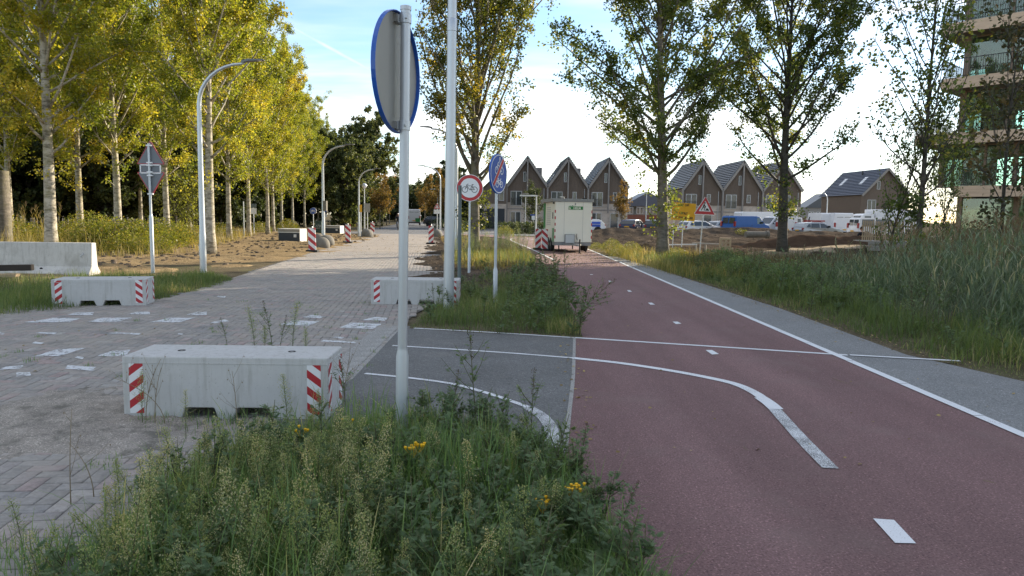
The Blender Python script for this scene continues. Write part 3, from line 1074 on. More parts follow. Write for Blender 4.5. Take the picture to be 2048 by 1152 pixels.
struct(heightfield('dug_ground', m_dug, 3.5, 36, 21, 68, 190, 260, dug_h))


def berm_h(X, Y):
    t = (X - 19.5) / 8.0
    yc = 40 + 1.2 * t
    return np.where(np.abs(t) < 1.1, (.82 * np.exp(-((Y - yc) / .75) ** 2) * np.clip(1.1 - np.abs(t) ** 3, 0, 1) + .12 * (vnoise(X, Y, .5, 21) - .5) + .08 * (vnoise(X, Y, .2, 22) - .5)) - .02, -.1)


struct(heightfield('earth_bank', mat('bank_earth', (.085, .058, .042), .95, var=.3, scale=3, bump=.7, bscale=16, stretch=(.6, 1, 1.5), spec=0), 11, 28.5, 37.5, 43, 160, 70, berm_h))
TRK = [tuple(V(*q).to_2d()) for q in ((1478, 502, 27), (1560, 503, 27), (1640, 489, 33), (1740, 480, 37.5), (1820, 476, 40), (1820, 470, 42), (1690, 474, 40.5), (1560, 484, 35), (1490, 490, 31))]
struct(heightfield('sand_track', m_sandpath, 7, 25, 25, 44, 140, 140, lambda X, Y: np.where(soft(X, Y, TRK, .8) > -.4, .10 + dug_h(X, Y) * .5 + .16 * np.clip(soft(X, Y, TRK, .8), -.4, .6), -.1)))
sheet('car_park', [(-4, 68.5), (80, 72), (80, 92), (-4, 88)], .012, m_street)
sheet('house_forecourt', [(-9, 60), (1, 66), (14, 68), (14, 93), (-12, 93)], .008, mat('pale_paving', (.27, .23, .20), .85, var=.15, scale=2, fine=20))


def plate(name, m, w, h, parent, loc, rz=0, t=.003, rx=0):
    """a thin board, front towards -y, with UVs in metres"""
    me = bpy.data.meshes.new(name)
    v = [(-w / 2, y, z) for y in (0, t) for z in (0,)] 
    vs = [(-w / 2, 0, 0), (w / 2, 0, 0), (w / 2, 0, h), (-w / 2, 0, h), (-w / 2, t, 0), (w / 2, t, 0), (w / 2, t, h), (-w / 2, t, h)]
    fs = [(0, 1, 2, 3), (5, 4, 7, 6), (4, 5, 1, 0), (3, 2, 6, 7), (4, 0, 3, 7), (1, 5, 6, 2)]
    me.from_pydata(vs, [], fs)
    uv = me.uv_layers.new(name='uv')
    for lp in me.loops:
        c = me.vertices[lp.vertex_index].co
        uv.data[lp.index].uv = (c.x + w / 2, c.z)
    me.materials.append(m)
    o = link(name, me, parent)
    o.location = loc
    o.rotation_euler = (rx, 0, rz)
    return o


def text(name, body, size, m, parent, loc, rz=0, rx=math.pi / 2, align='CENTER', ext=.0015, squeeze=1.0):
    c = bpy.data.curves.new(name, 'FONT')
    c.body = body; c.size = size; c.align_x = align; c.align_y = 'CENTER'; c.extrude = ext
    c.offset = size * .03
    tmp = bpy.data.objects.new('tmp', c)
    COL.objects.link(tmp)
    bpy.context.view_layer.update()
    me = bpy.data.meshes.new_from_object(tmp.evaluated_get(bpy.context.evaluated_depsgraph_get()))
    bpy.data.objects.remove(tmp)
    bpy.data.curves.remove(c)
    me.materials.clear(); me.materials.append(m)
    o = link(name, me, parent)
    o.location = loc; o.rotation_euler = (rx, 0, rz); o.scale = (squeeze, 1, 1)
    return o


# ------------------------------------------------------------ concrete blocks with hazard plates
def make_block(label, loc, rz, L=1.56, D=.52, H=.49):
    t = thing('concrete_block', label, 'concrete block', loc, rz, 'concrete road blocks')
    x0, x1 = L * .30, L * .44
    x2, x3 = L * .555, L * .71
    zn = .095
    prof = [(0, 0), (x0 - .03, 0), (x0, zn), (x1, zn), (x1 + .035, 0), (x2 - .035, 0), (x2, zn), (x3, zn), (x3 + .03, 0), (L, 0), (L, H), (0, H)]
    prof = [(x - L / 2, z) for x, z in prof]
    body = MB().prism(prof, 0, D)
    n = len(prof)
    body.f = [q for q in body.f if len(q) == 4]
    body.m = [0] * len(body.f)
    for y, s in ((0, 0), (D, n)):          # front and back faces split into convex pieces round the fork pockets
        cols = [(0, 1, 2, 11), (2, 3, 10, 11), (3, 4, 5, 6, 10), (6, 7, 9, 10), (7, 8, 9)]
        for c in cols:
            c = [i + s for i in c]
            body.f.append(tuple(c if s == 0 else c[::-1])); body.m.append(0)
    b = body.build('body', m_conc, t, bevel=.010)
    MB().box(-L / 2 - .004, L / 2 + .004, -.004, D + .004, H - .052, H - .046).build('casting_seam', m_conc, t)
    for sx in (-.28, .28):
        MB().lathe([(.03, H - .002), (.03, H + .003), (.018, H + .003), (.018, H - .001)], 12, c=(sx * L, D / 2, 0)).build('lifting_socket', m_rub, t)
    for sx, m in ((-1, m_haz_r), (1, m_haz_f)):
        plate('hazard_plate', m, .105, .385, t, (sx * (L / 2 - .105), -.0035, .05))
    plate('hazard_plate', m_haz_r, .10, .385, t, (L / 2 + .0035, .075, .05), math.pi / 2)
    plate('hazard_plate', m_haz_f, .10, .385, t, (L / 2 + .0035, D - .075, .05), math.pi / 2)
    return t


a, b = G(248, 836), G(655, 838)
make_block('grey concrete block with hazard stripes, nearest one standing among the weeds', (a + b) / 2 + Vector((0, 0, -.012)), math.atan2(b.y - a.y, b.x - a.x) * .6, 1.56)
a, b = G(112, 614), G(279, 609)
make_block('concrete block with striped ends on the far side of the crossing, beside the triangular signs', (a + b) / 2 + Vector((.02, 0, -.01)), R(14), 1.42, .60, .45)
a = G(742, 608)
make_block('concrete block with striped end standing behind the tall lamp post', a + Vector((.78, .02, -.01)), R(2), 1.56, .55, .45)

# long concrete barrier with a flared foot
t = thing('concrete_barrier', 'long pale concrete traffic barrier with flared foot beside the dry verge', 'barrier', (-12.75, 17.75, 0), R(3.5))
prof = [(-.28, 0), (-.28, .06), (-.15, .22), (-.10, .80), (.10, .80), (.15, .22), (.28, .06), (.28, 0)]
bm_ = MB()
n = len(prof)
X0, X1 = -3.2, 2.42
bm_.add([(X0, y, z) for y, z in prof] + [(X1, y, z) for y, z in prof], [tuple(range(n))[::-1], tuple(range(n, 2 * n))] + [(i, (i + 1) % n, n + (i + 1) % n, n + i) for i in range(n)])
bm_.build('body', m_conc_old, t, bevel=.012)
MB().lathe([(.035, 0), (.035, .012), (.022, .012), (.022, .004)], 14, axis='y').build('lifting_socket', m_rub, t, loc=(1.25, -.205, .16))
MB().tube([(2.18, -.135, .45), (2.18, -.18, .47), (2.22, -.18, .52), (2.23, -.13, .54)], .012, 6).build('lifting_loop', m_galv, t)
# timbers lying in front of the barrier
tag(MB().beam((-13.8, 15.3, .27), (-10.45, 15.75, .34), .15, .13).build('timber_beam', m_wood_dk, bevel=.012), 'dark charred looking beam lying in front of the long concrete barrier', 'beam')
tag(MB().beam((-13.9, 15.15, .12), (-10.75, 15.7, .17), .22, .06).build('wooden_plank', m_wood_pale, bevel=.006), 'pale plank lying beneath the dark beam', 'plank')
tag(MB().beam((-13.2, 14.9, .035), (-12.9, 16.1, .035), .14, .10).build('timber_bearer', m_wood_dk, bevel=.01), 'short dark timber under the plank at the left edge', 'timber')
tag(MB().beam((-11.3, 15.1, .035), (-11.15, 16.2, .035), .14, .12).build('timber_bearer', m_wood_dk, bevel=.01), 'short dark timber under the end of the plank and beam', 'timber')


# ------------------------------------------------------------ signs
def sign_pole(t, h, r=.030, r2=.042, zs=.62, dz=0):
    MB().tube([(0, 0, dz), (0, 0, h)], r, 16).build('pole', m_galv, t, smooth=True)
    MB().lathe([(r2, dz - .05), (r2, zs), (r + .002, zs + .045), (r + .002, zs + .055)], 20).build('sleeve', m_galv, t, smooth=True)


def cap(t, h, r):
    MB().lathe([(r + .004, h - .02), (r + .004, h + .006), (r * .5, h + .012)], 16).build('pole_cap', m_galv, t, smooth=True)


def disc_sign(t, rz, R_, zc, off, front, rim, back, name='sign_plate'):
    """round tray-shaped plate; front towards local -y of the plate"""
    e = link(name, None, t)
    me = MB()
    k = 48
    me.lathe([(R_ - .012, .0), (R_, .004), (R_, .032), (R_ - .004, .034), (R_ - .008, .030), (R_ - .010, .008)], k, 1, axis='y')
    me.f = [q for q in me.f if len(q) == 4]; me.m = [1] * len(me.f)
    me.add([((R_ - .0125) * math.cos(2 * math.pi * i / k), 0.0005, (R_ - .0125) * math.sin(2 * math.pi * i / k)) for i in range(k)], [tuple(range(k))], 0)
    me.add([((R_ - .0105) * math.cos(2 * math.pi * i / k), 0.008, (R_ - .0105) * math.sin(2 * math.pi * i / k)) for i in range(k)], [tuple(range(k))[::-1]], 2)
    bpy.data.objects.remove(e)
    o = me.build(name, [front, rim, back], t, fix=False)
    o.rotation_euler = (0, 0, rz)
    n = Vector((math.sin(rz), -math.cos(rz), 0))
    o.location = Vector((0, 0, zc)) - n * (-off)
    return o, n


def ring(cx, cz, r, n=20):
    return [(cx + r * math.cos(2 * math.pi * i / n), cz + r * math.sin(2 * math.pi * i / n)) for i in range(n)] + [(cx + r, cz)]


def bike_strokes(s=1.0, cx=0, cz=0):
    L = [ring(-.115, -.03, .068), ring(.115, -.03, .068),
         [(-.115, -.03), (-.065, .085)], [(-.075, .06), (.055, .06)], [(-.075, .06), (.005, -.035)], [(.005, -.035), (.115, -.03)],
         [(.005, -.035), (.07, .09)], [(.115, -.03), (.055, .06)], [(.045, .092), (.095, .092)], [(-.065, .085), (-.055, .10), (-.03, .10)], [(-.06, .088), (-.085, .08)]]
    return [[(cx + x * s, cz + z * s) for x, z in ln] for ln in L]


# near sign seen from behind
base = G(803, 880)
t = thing('round_traffic_sign', 'large round sign with blue rim, seen from behind, in the near weeds', 'traffic sign', (base.x, base.y, 0), 0)
sign_pole(t, 2.975, .033, .044, .62)
t.rotation_euler = (0, R(.55), 0)
cap(t, 2.975, .033)
rzd = R(-103)            # plate front faces away to the left
od, nd = disc_sign(t, rzd, .40, 2.55, .075, m_white_s, m_bluerim, m_alu)
for z in (2.90, 2.20):
    MB().lathe([(.036, z - .032), (.0385, z - .03), (.0385, z + .03), (.036, z + .032)], 18).build('pole_clamp', m_galv, t, smooth=True)
    d = Vector((math.sin(rzd), -math.cos(rzd), 0))
    MB().beam(d * .034, d * .072, .05, .055, up=(0, 0, 1)).build('bracket', m_galv, t, loc=(0, 0, z))
    q = Vector((-d.y, d.x, 0))
    MB().beam(q * .038 - d * .02 + Vector((0, 0, z)), q * .055 - d * .02 + Vector((0, 0, z)), .014, .014).build('bolt', m_galv, t)
    MB().beam(d * .060 - q * .05, d * .060 + q * .05, .035, .05).build('channel', m_alu, t, loc=(0, 0, z))

# no cycling sign
base = G(938, 555)
t = thing('no_cycling_sign', 'round white sign with red border and black bicycle on a steel pole', 'traffic sign', (base.x, base.y, 0))
top = V(938, 376, base.y).z
sign_pole(t, top + .30, .027, .038, .75)
o, n = disc_sign(t, R(1), .34, top, .045, m_red_s, m_white_s, m_alu)
mb = MB(); k = 40
mb.add([(.245 * math.cos(2 * math.pi * i / k), -.0025, .245 * math.sin(2 * math.pi * i / k)) for i in range(k)], [tuple(range(k))])
mb.build('white_field', m_white_s, o, fix=False)
MB().strokes([ring(0, 0, .332, 40)], .012, -.0025).build('white_edge', m_white_s, o, fix=False)
MB().strokes(bike_strokes(1.05, 0, -.01), .013, -.0050).build('bicycle_symbol', m_black, o, fix=False)

# end of cycle and moped path sign
base = G(990, 606)
t = thing('end_of_cycle_path_sign', 'oblique round blue sign with white bicycle and moped crossed by a red bar', 'traffic sign', (base.x, base.y, 0))
top = V(997, 348, base.y).z
sign_pole(t, top + .33, .027, .042, .62)
o, n = disc_sign(t, R(66), .355, top, .045, m_blue, m_bluerim, m_alu)
MB().strokes([ring(0, 0, .335, 40)], .016, -.0025).build('white_edge', m_white_s, o, fix=False)
MB().strokes(bike_strokes(.78, .02, -.16), .016, -.0025).build('bicycle_symbol', m_white_s, o, fix=False)
mop = [ring(-.10, .06, .06), ring(.12, .06, .06), [(-.10, .06), (-.05, .19), (-.01, .20)], [(-.07, .13), (-.03, .05), (.06, .05), (.12, .06)], [(.06, .05), (.04, .12), (.14, .13)], [(-.05, .16), (.03, .13)],
       [(.05, .14), (.02, .24), (-.03, .19)], ring(.03, .27, .022, 10)]
MB().strokes(mop, .018, -.0025).build('moped_symbol', m_white_s, o, fix=False)
MB().strokes([[(-.215, -.20), (.175, .265)]], .062, -.0055).build('red_bar', m_red_s, o, fix=False)
MB().strokes([[(-.246, -.172), (.142, .288)], [(-.184, -.228), (.208, .242)]], .010, -.0056).build('bar_edge', m_white_s, o, fix=False)


def tri_plate(t, zc, hw, up, rz, off, front, back, rim=None, thick=.025):
    h = hw * 2 * .866
    p = [(-hw, 0), (hw, 0), (0, h)] if up else [(-hw, h), (0, 0), (hw, h)]
    q = []
    for i in range(3):           # rounded corners
        a, b, c = Vector(p[i - 1]), Vector(p[i]), Vector(p[(i + 1) % 3])
        u, v = (a - b).normalized(), (c - b).normalized()
        for k in range(4):
            s = k / 3
            q.append(tuple(b + (u * (1 - s) + v * s) * .05))
    mb = MB()
    n = len(q)
    mb.add([(x, 0, z) for x, z in q], [tuple(range(n))], 0)
    mb.add([(x, .006, z) for x, z in q], [tuple(range(n))[::-1]], 1)
    vs = []
    for x, z in q:
        vs += [(x, -.001, z), (x, thick, z)]
    mb.add(vs, [(2 * i, 2 * i + 1, (2 * i + 3) % (2 * n), (2 * i + 2) % (2 * n)) for i in range(n)], 2)
    o = mb.build('sign_plate', [front, back, rim or front], t, fix=False)
    o.rotation_euler = (0, 0, rz)
    o.location = (-math.sin(rz) * -off, -math.cos(rz) * off * -1 * -1, zc)
    return o


# warning and give way signs on the left, seen from behind
base = V(306, 552, 18.4); base.z = 0
t = thing('triangular_sign_pair', 'grey backs of two triangular signs and a panel behind the left block', 'traffic sign', base)
zt = V(307, 287, 18.4).z
MB().tube([(0, 0, 1.5), (0, 0, zt)], .030, 12).build('pole', m_galv, t, smooth=True)
MB().lathe([(.046, 0), (.046, 1.45), (.032, 1.52)], 14).build('sleeve', m_galv, t, smooth=True)
for zc, up in ((V(307, 329, 18.4).z, True), (V(307, 393, 18.4).z, False)):
    o = tri_plate(t, zc, .355, up, 0, 0, m_alu_d, m_white_s, m_red_s)
    o.location = (.02, .035, zc)
    hh_ = .355 * 2 * .866
    tp_ = [(-.335, .018), (.335, .018), (0, hh_ - .04)] if up else [(-.335, hh_ - .018), (.335, hh_ - .018), (0, .04)]
    MB().strokes([tp_ + tp_[:1]], .030, -.004).build('red_edge', m_red_s, o, fix=False)
zr = V(307, 346, 18.4).z
mb = MB().box(-.24, .26, .040, .046, zr, zr + .20)
mb.build('panel', m_alu_d, t)
mb = MB()
for a, b in (((-.24, zr), (.26, zr)), ((-.24, zr + .20), (.26, zr + .20)), ((-.24, zr), (-.24, zr + .20)), ((.26, zr), (.26, zr + .20))):
    mb.beam((a[0], .035, a[1]), (b[0], .035, b[1]), .03, .022, up=(0, 1, 0))
mb.build('panel_frame', m_white_s, t)
for z in (zt - .05, V(307, 328, 18.4).z + .03, zr + .19, zr + .02, V(307, 351, 18.4).z, V(307, 388, 18.4).z):
    MB().box(-.055, .075, -.034, .034, z - .018, z + .018).build('pole_clamp', m_white_s, t)

# roadworks sign and yellow board
base = V(1399, 510, 31.5)
t = thing('roadworks_sign', 'red bordered triangle with a digging figure on a slightly leaning pole', 'traffic sign', (base.x, base.y, .05))
zc = V(1407, 430, 31.5).z - .05
MB().tube([(0, 0, 0), (.10, 0, zc + .3)], .026, 10).build('pole', m_galv, t, smooth=True)
o = tri_plate(t, zc, .47, True, 0, .05, m_white_s, m_alu, m_white_s)
o.location = (.13, -.05, zc); o.rotation_euler = (0, R(2.0), 0)
mb = MB()
h = .47 * 2 * .866


def tri_pts(k, dz):
    return [(-.47 * k, dz), (.47 * k, dz), (0, dz + h * k)]


a, b = tri_pts(.93, .03), tri_pts(.56, .155)
mb.add([(x, -.003, z) for x, z in a + b], [(0, 1, 4, 3), (1, 2, 5, 4), (2, 0, 3, 5)])
mb.build('red_border', m_red_s, o, fix=False)
mb = MB()
mb.strokes([[(-.155, .19), (-.10, .30), (-.06, .40)], [(-.02, .19), (-.03, .30), (-.07, .36)]], .035, -.0035)
mb.strokes([[(-.075, .36), (-.035, .47)], [(-.05, .44), (.01, .36), (.03, .33)]], .05, -.0036)
mb.strokes([[(-.06, .36), (.12, .23)]], .014, -.0037)
mb.add([(.0 + .036 * math.cos(i * .5236) - .015, -.0034, .515 + .036 * math.sin(i * .5236)) for i in range(12)], [tuple(range(12))])
mb.add([(.005, -.0034, .19), (.20, -.0034, .19), (.115, -.0034, .295), (.09, -.0034, .295)], [(0, 1, 2, 3)])
mb.build('digging_figure', m_black, o, fix=False)
for px, lean in ((1393, -.03), (1410, .02)):
    b = V(px, 509, 31.4)
    tag(MB().beam((b.x, b.y, -.1), (b.x + lean, b.y + .03, .50), .075, .06).build('wooden_stake', m_wood_bd, bevel=.006), 'short grey stake %s of the roadworks sign pole' % ('just left' if px < 1400 else 'just right'), 'stake')
base = V(1358, 500, 35)
t = thing('construction_exit_board', 'yellow board warning of a works exit, behind the leaning tree trunk', 'sign board', (base.x, base.y, .05))
w, hh = 1.16, .84
zb = V(1363, 441, 35).z - .05
e = MB().box(-w / 2, w / 2, -.012, .012, 0, hh).build('board', m_yellow, t, bevel=.004)
e.location = (.12, -.03, zb); e.rotation_euler = (0, R(3.6), R(5))
for body, z in (('LET OP!', .735), ('UITRIT', .335), ('BOUWVERKEER', .13)):
    text('lettering', body, .150, m_black, e, (0 if body[0] != 'B' else .0, -.0145, z), squeeze=.92)
for x in (-.32, .12):
    MB().tube([(x, .02, 0), (x + .04, .02, zb + .7)], .024, 8).build('post', m_galv, t)
a, b = V(1338, 491, 35), V(1397, 490, 35)
t2 = thing('low_barrier_rail', 'low white rail on a steel stand behind the leaning trunk', 'rail', (a.x, a.y + .3, .05))
MB().beam((0, 0, .30), (b.x - a.x, 0, .34), .04, .05).build('rail', m_white_s, t2)
for x in (.05, 1.38):
    MB().beam((x, 0, 0), (x, 0, .32), .04, .04).build('post', m_galv, t2)

# dark post behind the tall lamp
b = G(917, 600)
tag(MB().tube([(0, 0, 0), (0, 0, 2.16)], .034, 12).build('dark_post', m_dkpole, smooth=True, loc=(b.x + .01, b.y, 0)), 'dark grey green post half hidden by the tall lamp post', 'post')


# ------------------------------------------------------------ street lamps
def make_lamp(label, loc, rz, H=5.45, reach=1.75, straight=.80, r0=.085, head=True, group='curved street lamps'):
    t = thing('street_lamp', label, 'street lamp', loc, rz, group)
    zs = H * straight
    pts, rad = [(0, 0, 0), (0, 0, 1.0), (0, 0, 1.08), (0, 0, zs)], [r0, r0, r0 * .88, r0 * .66]
    a_r, h_r = reach * .66, H - zs
    for k in range(1, 9):
        a = math.pi / 2 * k / 8
        pts.append((a_r * (1 - math.cos(a)), 0, zs + h_r * .94 * math.sin(a)))
        rad.append(r0 * (.66 - .25 * k / 8))
    pts.append((reach * .70, 0, zs + h_r * .98)); rad.append(r0 * .40)
    MB().tube(pts, rad, 14).build('column', m_lamp, t, smooth=True)
    x0 = reach * .66
    zt = zs + h_r * .96
    hm = MB()
    hm.add([(x0, -.035, zt + .0), (x0, .035, zt), (x0 + .18, .085, zt + .03), (x0 + .18, -.085, zt + .03), (reach, -.07, zt + .06), (reach, .07, zt + .06),
            (x0, -.035, zt + .06), (x0, .035, zt + .06), (x0 + .18, .085, zt + .095), (x0 + .18, -.085, zt + .095), (reach, -.07, zt + .085), (reach, .07, zt + .085)],
           [(0, 1, 2, 3), (3, 2, 5, 4), (6, 9, 8, 7), (9, 10, 11, 8), (0, 6, 7, 1), (4, 5, 11, 10), (0, 3, 9, 6), (3, 4, 10, 9), (1, 7, 8, 2), (2, 8, 11, 5)])
    hm.build('lamp_head', m_lamphead, t, bevel=.006)
    MB().box(x0 + .2, reach - .04, -.055, .055, zt + .048, zt + .054).build('lamp_lens', m_lamp_glass, t)
    MB().box(-r0 - .004, -r0 + .01, -.04, .04, .45, .75).build('service_door', m_lamp, t)
    return t


b = V(407, 547, 19.1); L1 = make_lamp('pale curved street lamp largest in the picture, standing in the left grass', (b.x, b.y, 0), R(-4))
b = V(647, 490, 37.0); L2 = make_lamp('curved street lamp with a grey box on its column, between boulders', (b.x, b.y, 0), R(-6), 5.05, 1.65)
MB().box(.02, .20, -.09, .09, 1.75, 2.25).build('control_box', m_boulder, L2)
b = V(718, 476, 51.0); L3 = make_lamp('curved street lamp in front of the big dark round trees', (b.x, b.y, 0), R(-6), 4.75, 1.55)
b = V(880, 471, 58.0); L4 = make_lamp('curved street lamp on the right kerb next to the warning triangle, arm over the road', (b.x, b.y, 0), R(176), 5.5, 1.85)
b = V(912, 506, 31.5); L5 = make_lamp('curved street lamp mostly hidden behind the tall near post, only its head showing', (b.x, b.y, 0), R(176), 5.35, 1.60)
b = G(897, 618)
t = thing('tall_lamp_post', 'tall pale steel lamp post standing in the weeds of the middle island', 'lamp post', (b.x, b.y, 0), R(176), None)
t.rotation_euler = (R(0), R(-.35), R(180))
MB().tube([(0, 0, -.1), (0, 0, 1.2), (0, 0, 3.0), (0, 0, 4.62)], [.092, .088, .083, .078], 20).build('column', m_lamp, t, smooth=True)
MB().lathe([(.078, 4.60), (.083, 4.605), (.083, 4.80), (.078, 4.81)], 20).build('collar', m_lamp, t, smooth=True)
MB().tube([(0, 0, 4.75), (0, 0, 6.4), (.15, 0, 6.95), (.55, 0, 7.35), (1.2, 0, 7.5), (1.7, 0, 7.55)], [.077, .07, .06, .05, .04, .035], 18).build('upper_column', m_lamp, t, smooth=True)
MB().box(1.5, 2.2, -.1, .1, 7.53, 7.60).build('lamp_head', m_lamphead, t, bevel=.01)

# smaller lamps in the distance
def small_lamp(label, px, py, Y, H, kind):
    b = V(px, py, Y)
    t = thing('park_lamp', label, 'street lamp', (b.x, Y, 0))
    MB().tube([(0, 0, 0), (0, 0, H - .3)], [.06, .04], 8).build('column', m_lamp, t, smooth=True)
    if kind == 'globe':
        MB().lathe([(.05, H - .32), (.10, H - .30), (.21, H - .12), (.20, H - .05), (.10, H + .08), (.02, H + .11)], 14).build('globe', m_lamp_glass, t, smooth=True)
        MB().lathe([(.22, H - .10), (.215, H - .05), (.13, H + .07)], 14).build('globe_cap', m_lamp, t, smooth=True)
    elif kind == 'basket':
        MB().lathe([(.04, H - .3), (.26, H - .28), (.28, H - .22), (.08, H - .2)], 14).build('lamp_foot', m_lamp, t, smooth=True)
        mb = MB()
        for k in range(10):
            a = 2 * math.pi * k / 10
            mb.tube([(.27 * math.cos(a), .27 * math.sin(a), H - .25), (.30 * math.cos(a), .30 * math.sin(a), H)], .012, 4)
        mb.tube([(.30 * math.cos(2 * math.pi * k / 16), .30 * math.sin(2 * math.pi * k / 16), H) for k in range(17)], .018, 4)
        mb.build('basket', m_alu, t)
    else:
        MB().box(-.95 if kind == 'left' else -.06, .06 if kind == 'left' else .95, -.07, .07, H - .33, H - .25).build('lamp_head', m_lamp, t)
    return t


small_lamp('old style globe lamp beside the grey sign backs far along the road', 729, 465, 58, 3.95, 'globe')
small_lamp('slim lamp with a short arm standing behind the two striped beacons', 1071, 488, 42, 3.1, 'left')
small_lamp('lamp with an open basket top in front of the leftmost gabled house', 1050, 466, 76, 4.0, 'basket')
small_lamp('thin pale lamp post behind the leaning ivy grown trunk', 1291, 456, 78, 4.7, 'left')
small_lamp('flat headed lamp just left of the right kerb lamp, far away', 875, 452, 90, 5.1, 'left')
b = V(1652, 452, 82)
t = make_lamp('small curved lamp beside the detached house', (b.x, b.y, 0), R(178), 4.9, 1.2)

# ------------------------------------------------------------ striped beacons, boulders, planters
def make_beacon(label, px, py, Y, mir, w=.27, h=.92, hole=False, tilt=0):
    b = V(px, py, Y)
    t = thing('hazard_beacon', label, 'traffic beacon', (b.x, Y, .022 if px > 500 else .02), 0, 'red and white hazard beacons')
    MB().box(-.24, .24, -.16, .16, 0, .09).build('foot', m_rub, t, bevel=.015)
    p = plate('striped_board', m_bea_f if mir else m_bea_r, w, h, t, (0, -.03, .09), R(4), .05)
    p.rotation_euler = (0, R(tilt), R(4))
    MB().lathe([(.03, .09 + h), (.035, .12 + h), (.02, .15 + h)], 8).build('lamp_knob', m_galv, t)
    return t


make_beacon('striped beacon nearest on the left kerb, in front of the boulders', 625, 505, 29.8, True, .30, .90, tilt=-1.5)
make_beacon('striped beacon on the left kerb beyond the dark planter box', 696, 487, 39.6, True)
make_beacon('striped beacon smallest, farthest along the left kerb by a boulder', 745, 472, 54, True)
make_beacon('striped beacon alone on the right kerb of the brick road', 862, 489, 40, False)
make_beacon('left one of the striped beacons next to the site trailer', 1076, 500, 35.2, False, .27, .90)
make_beacon('right one of the striped beacons, touching the trailer corner', 1089, 503, 34.2, True, .29, .92)


def boulder(label, px, py, Y, r):
    b = V(px, py, Y)
    bm = bmesh.new()
    bmesh.ops.create_icosphere(bm, subdivisions=3, radius=r)
    sd = rng.random() * 10
    for v in bm.verts:
        n_ = .12 * math.sin(v.co.x * 5 / r * .7 + sd) * math.sin(v.co.y * 4 / r * .7 + sd * 2)
        v.co *= 1 + n_ * .5
        v.co.z = max(v.co.z, -.5 * r)
    me = bpy.data.meshes.new('boulder'); bm.to_mesh(me); bm.free()
    for p in me.polygons:
        p.use_smooth = True
    me.materials.append(m_boulder)
    o = link('boulder', me)
    o.location = (b.x, Y, .40 * r)
    return tag(o, label, 'boulder', 'boulders guarding the lamp posts')


boulder('round grey boulder in front of the lamp with the box, nearest of the boulders', 643, 496, 33.5, .38)
boulder('round boulder right behind the lamp column with the box', 653, 489, 36.0, .40)
boulder('boulder left of the lamp column with the box, half behind the beacon', 636, 488, 36.8, .42)
boulder('grey boulder beside the small far beacon on the left kerb', 734, 475, 50.5, .44)
boulder('pale boulder at the foot of the right kerb lamp', 874, 473, 54, .42)


def planter(label, px0, px1, py, Y, h, D=1.0):
    a, b = V(px0, py, Y), V(px1, py, Y)
    w = b.x - a.x
    t = thing('planter_box', label, 'planter box', (a.x, Y, .04), R(-4))
    MB().box(0, w, 0, D, 0, h * .70).build('body', m_planter, t, bevel=.01)
    MB().box(-.02, w + .02, -.02, D + .02, h * .70, h * .76).build('ledge', m_pale_panel, t)
    MB().box(-.01, w + .01, -.01, D + .01, h * .76, h * .96).build('lid', m_wood_bd, t, bevel=.01)
    MB().box(-.03, w + .03, -.03, D + .03, h * .96, h).build('lid_edge', m_pale_panel, t)
    MB().box(w + .022, w + .034, -.01, D + .01, 0, h * .95).build('sunlit_end', m_pale_panel, t)  # pale sheet over the right end, sunlight painted as colour
    MB().box(w * .73, w * .86, -.012, -.004, h * .36, h * .58).build('notice', m_pale_panel, t)
    return t


planter('dark planter box with pale lid, nearest in front of the poplar trunks', 557, 600, 486, 39.5, .72)
planter('dark low planter box behind the lamp with the grey box', 650, 680, 467, 58, .62)
b0, b1 = V(630, 466, 60), V(643, 466, 60)
t = thing('utility_cabinet', 'dark green scrawled cabinet left of the far planter box', 'cabinet', (b0.x, 60, 0))
MB().box(0, b1.x - b0.x, 0, .5, 0, .95).build('body', m_grn_cab, t, bevel=.01)
MB().box(-.03, b1.x - b0.x + .03, -.03, .53, .95, 1.0).build('lid', m_grn_cab, t)
MB().strokes([[(.08, .5), (.14, .72), (.2, .5), (.28, .72), (.34, .55)], ring(.42, .6, .07, 10), [(.1, .4), (.45, .42)]], .022, -.006).build('scrawl', m_pale_panel, t, fix=False)


def far_sign(name, label, px, py_base, Y, plates):
    b = V(px, py_base, Y)
    t = thing(name, label, 'traffic sign', (b.x, Y, 0))
    top = max(p[1] + p[3] for p in plates)
    MB().tube([(0, 0, 0), (0, 0, top)], .03, 8).build('pole', m_galv, t, smooth=True)
    for kind, z, w, h, m in plates:
        if kind == 'disc':
            o, n_ = disc_sign(t, 0, w / 2, z + h / 2, .04, m, m_white_s, m_alu)
            MB().strokes(bike_strokes(w / .55, 0, 0), .02, -.003).build('symbol', m_white_s, o, fix=False)
        elif kind == 'tri':
            o = tri_plate(t, z, w / 2, True, 0, 0, m_white_s, m_alu, m_white_s)
            o.location = (0, -.045, z)
            k = w / .94
            aa, bb = [(-.43 * k, .03 * k), (.43 * k, .03 * k), (0, .78 * k)], [(-.25 * k, .13 * k), (.25 * k, .13 * k), (0, .57 * k)]
            mb = MB(); mb.add([(x, -.003, zz) for x, zz in aa + bb], [(0, 1, 4, 3), (1, 2, 5, 4), (2, 0, 3, 5)]); mb.build('red_border', m_red_s, o, fix=False)
            MB().strokes([[(0, .24 * k), (0, .42 * k)], [(0, .16 * k), (0, .20 * k)]], .05 * k, -.003).build('exclamation_mark', m_black, o, fix=False)
        else:
            MB().box(-w / 2, w / 2, -.05, -.04, z, z + h).build('panel', m, t)
    return t


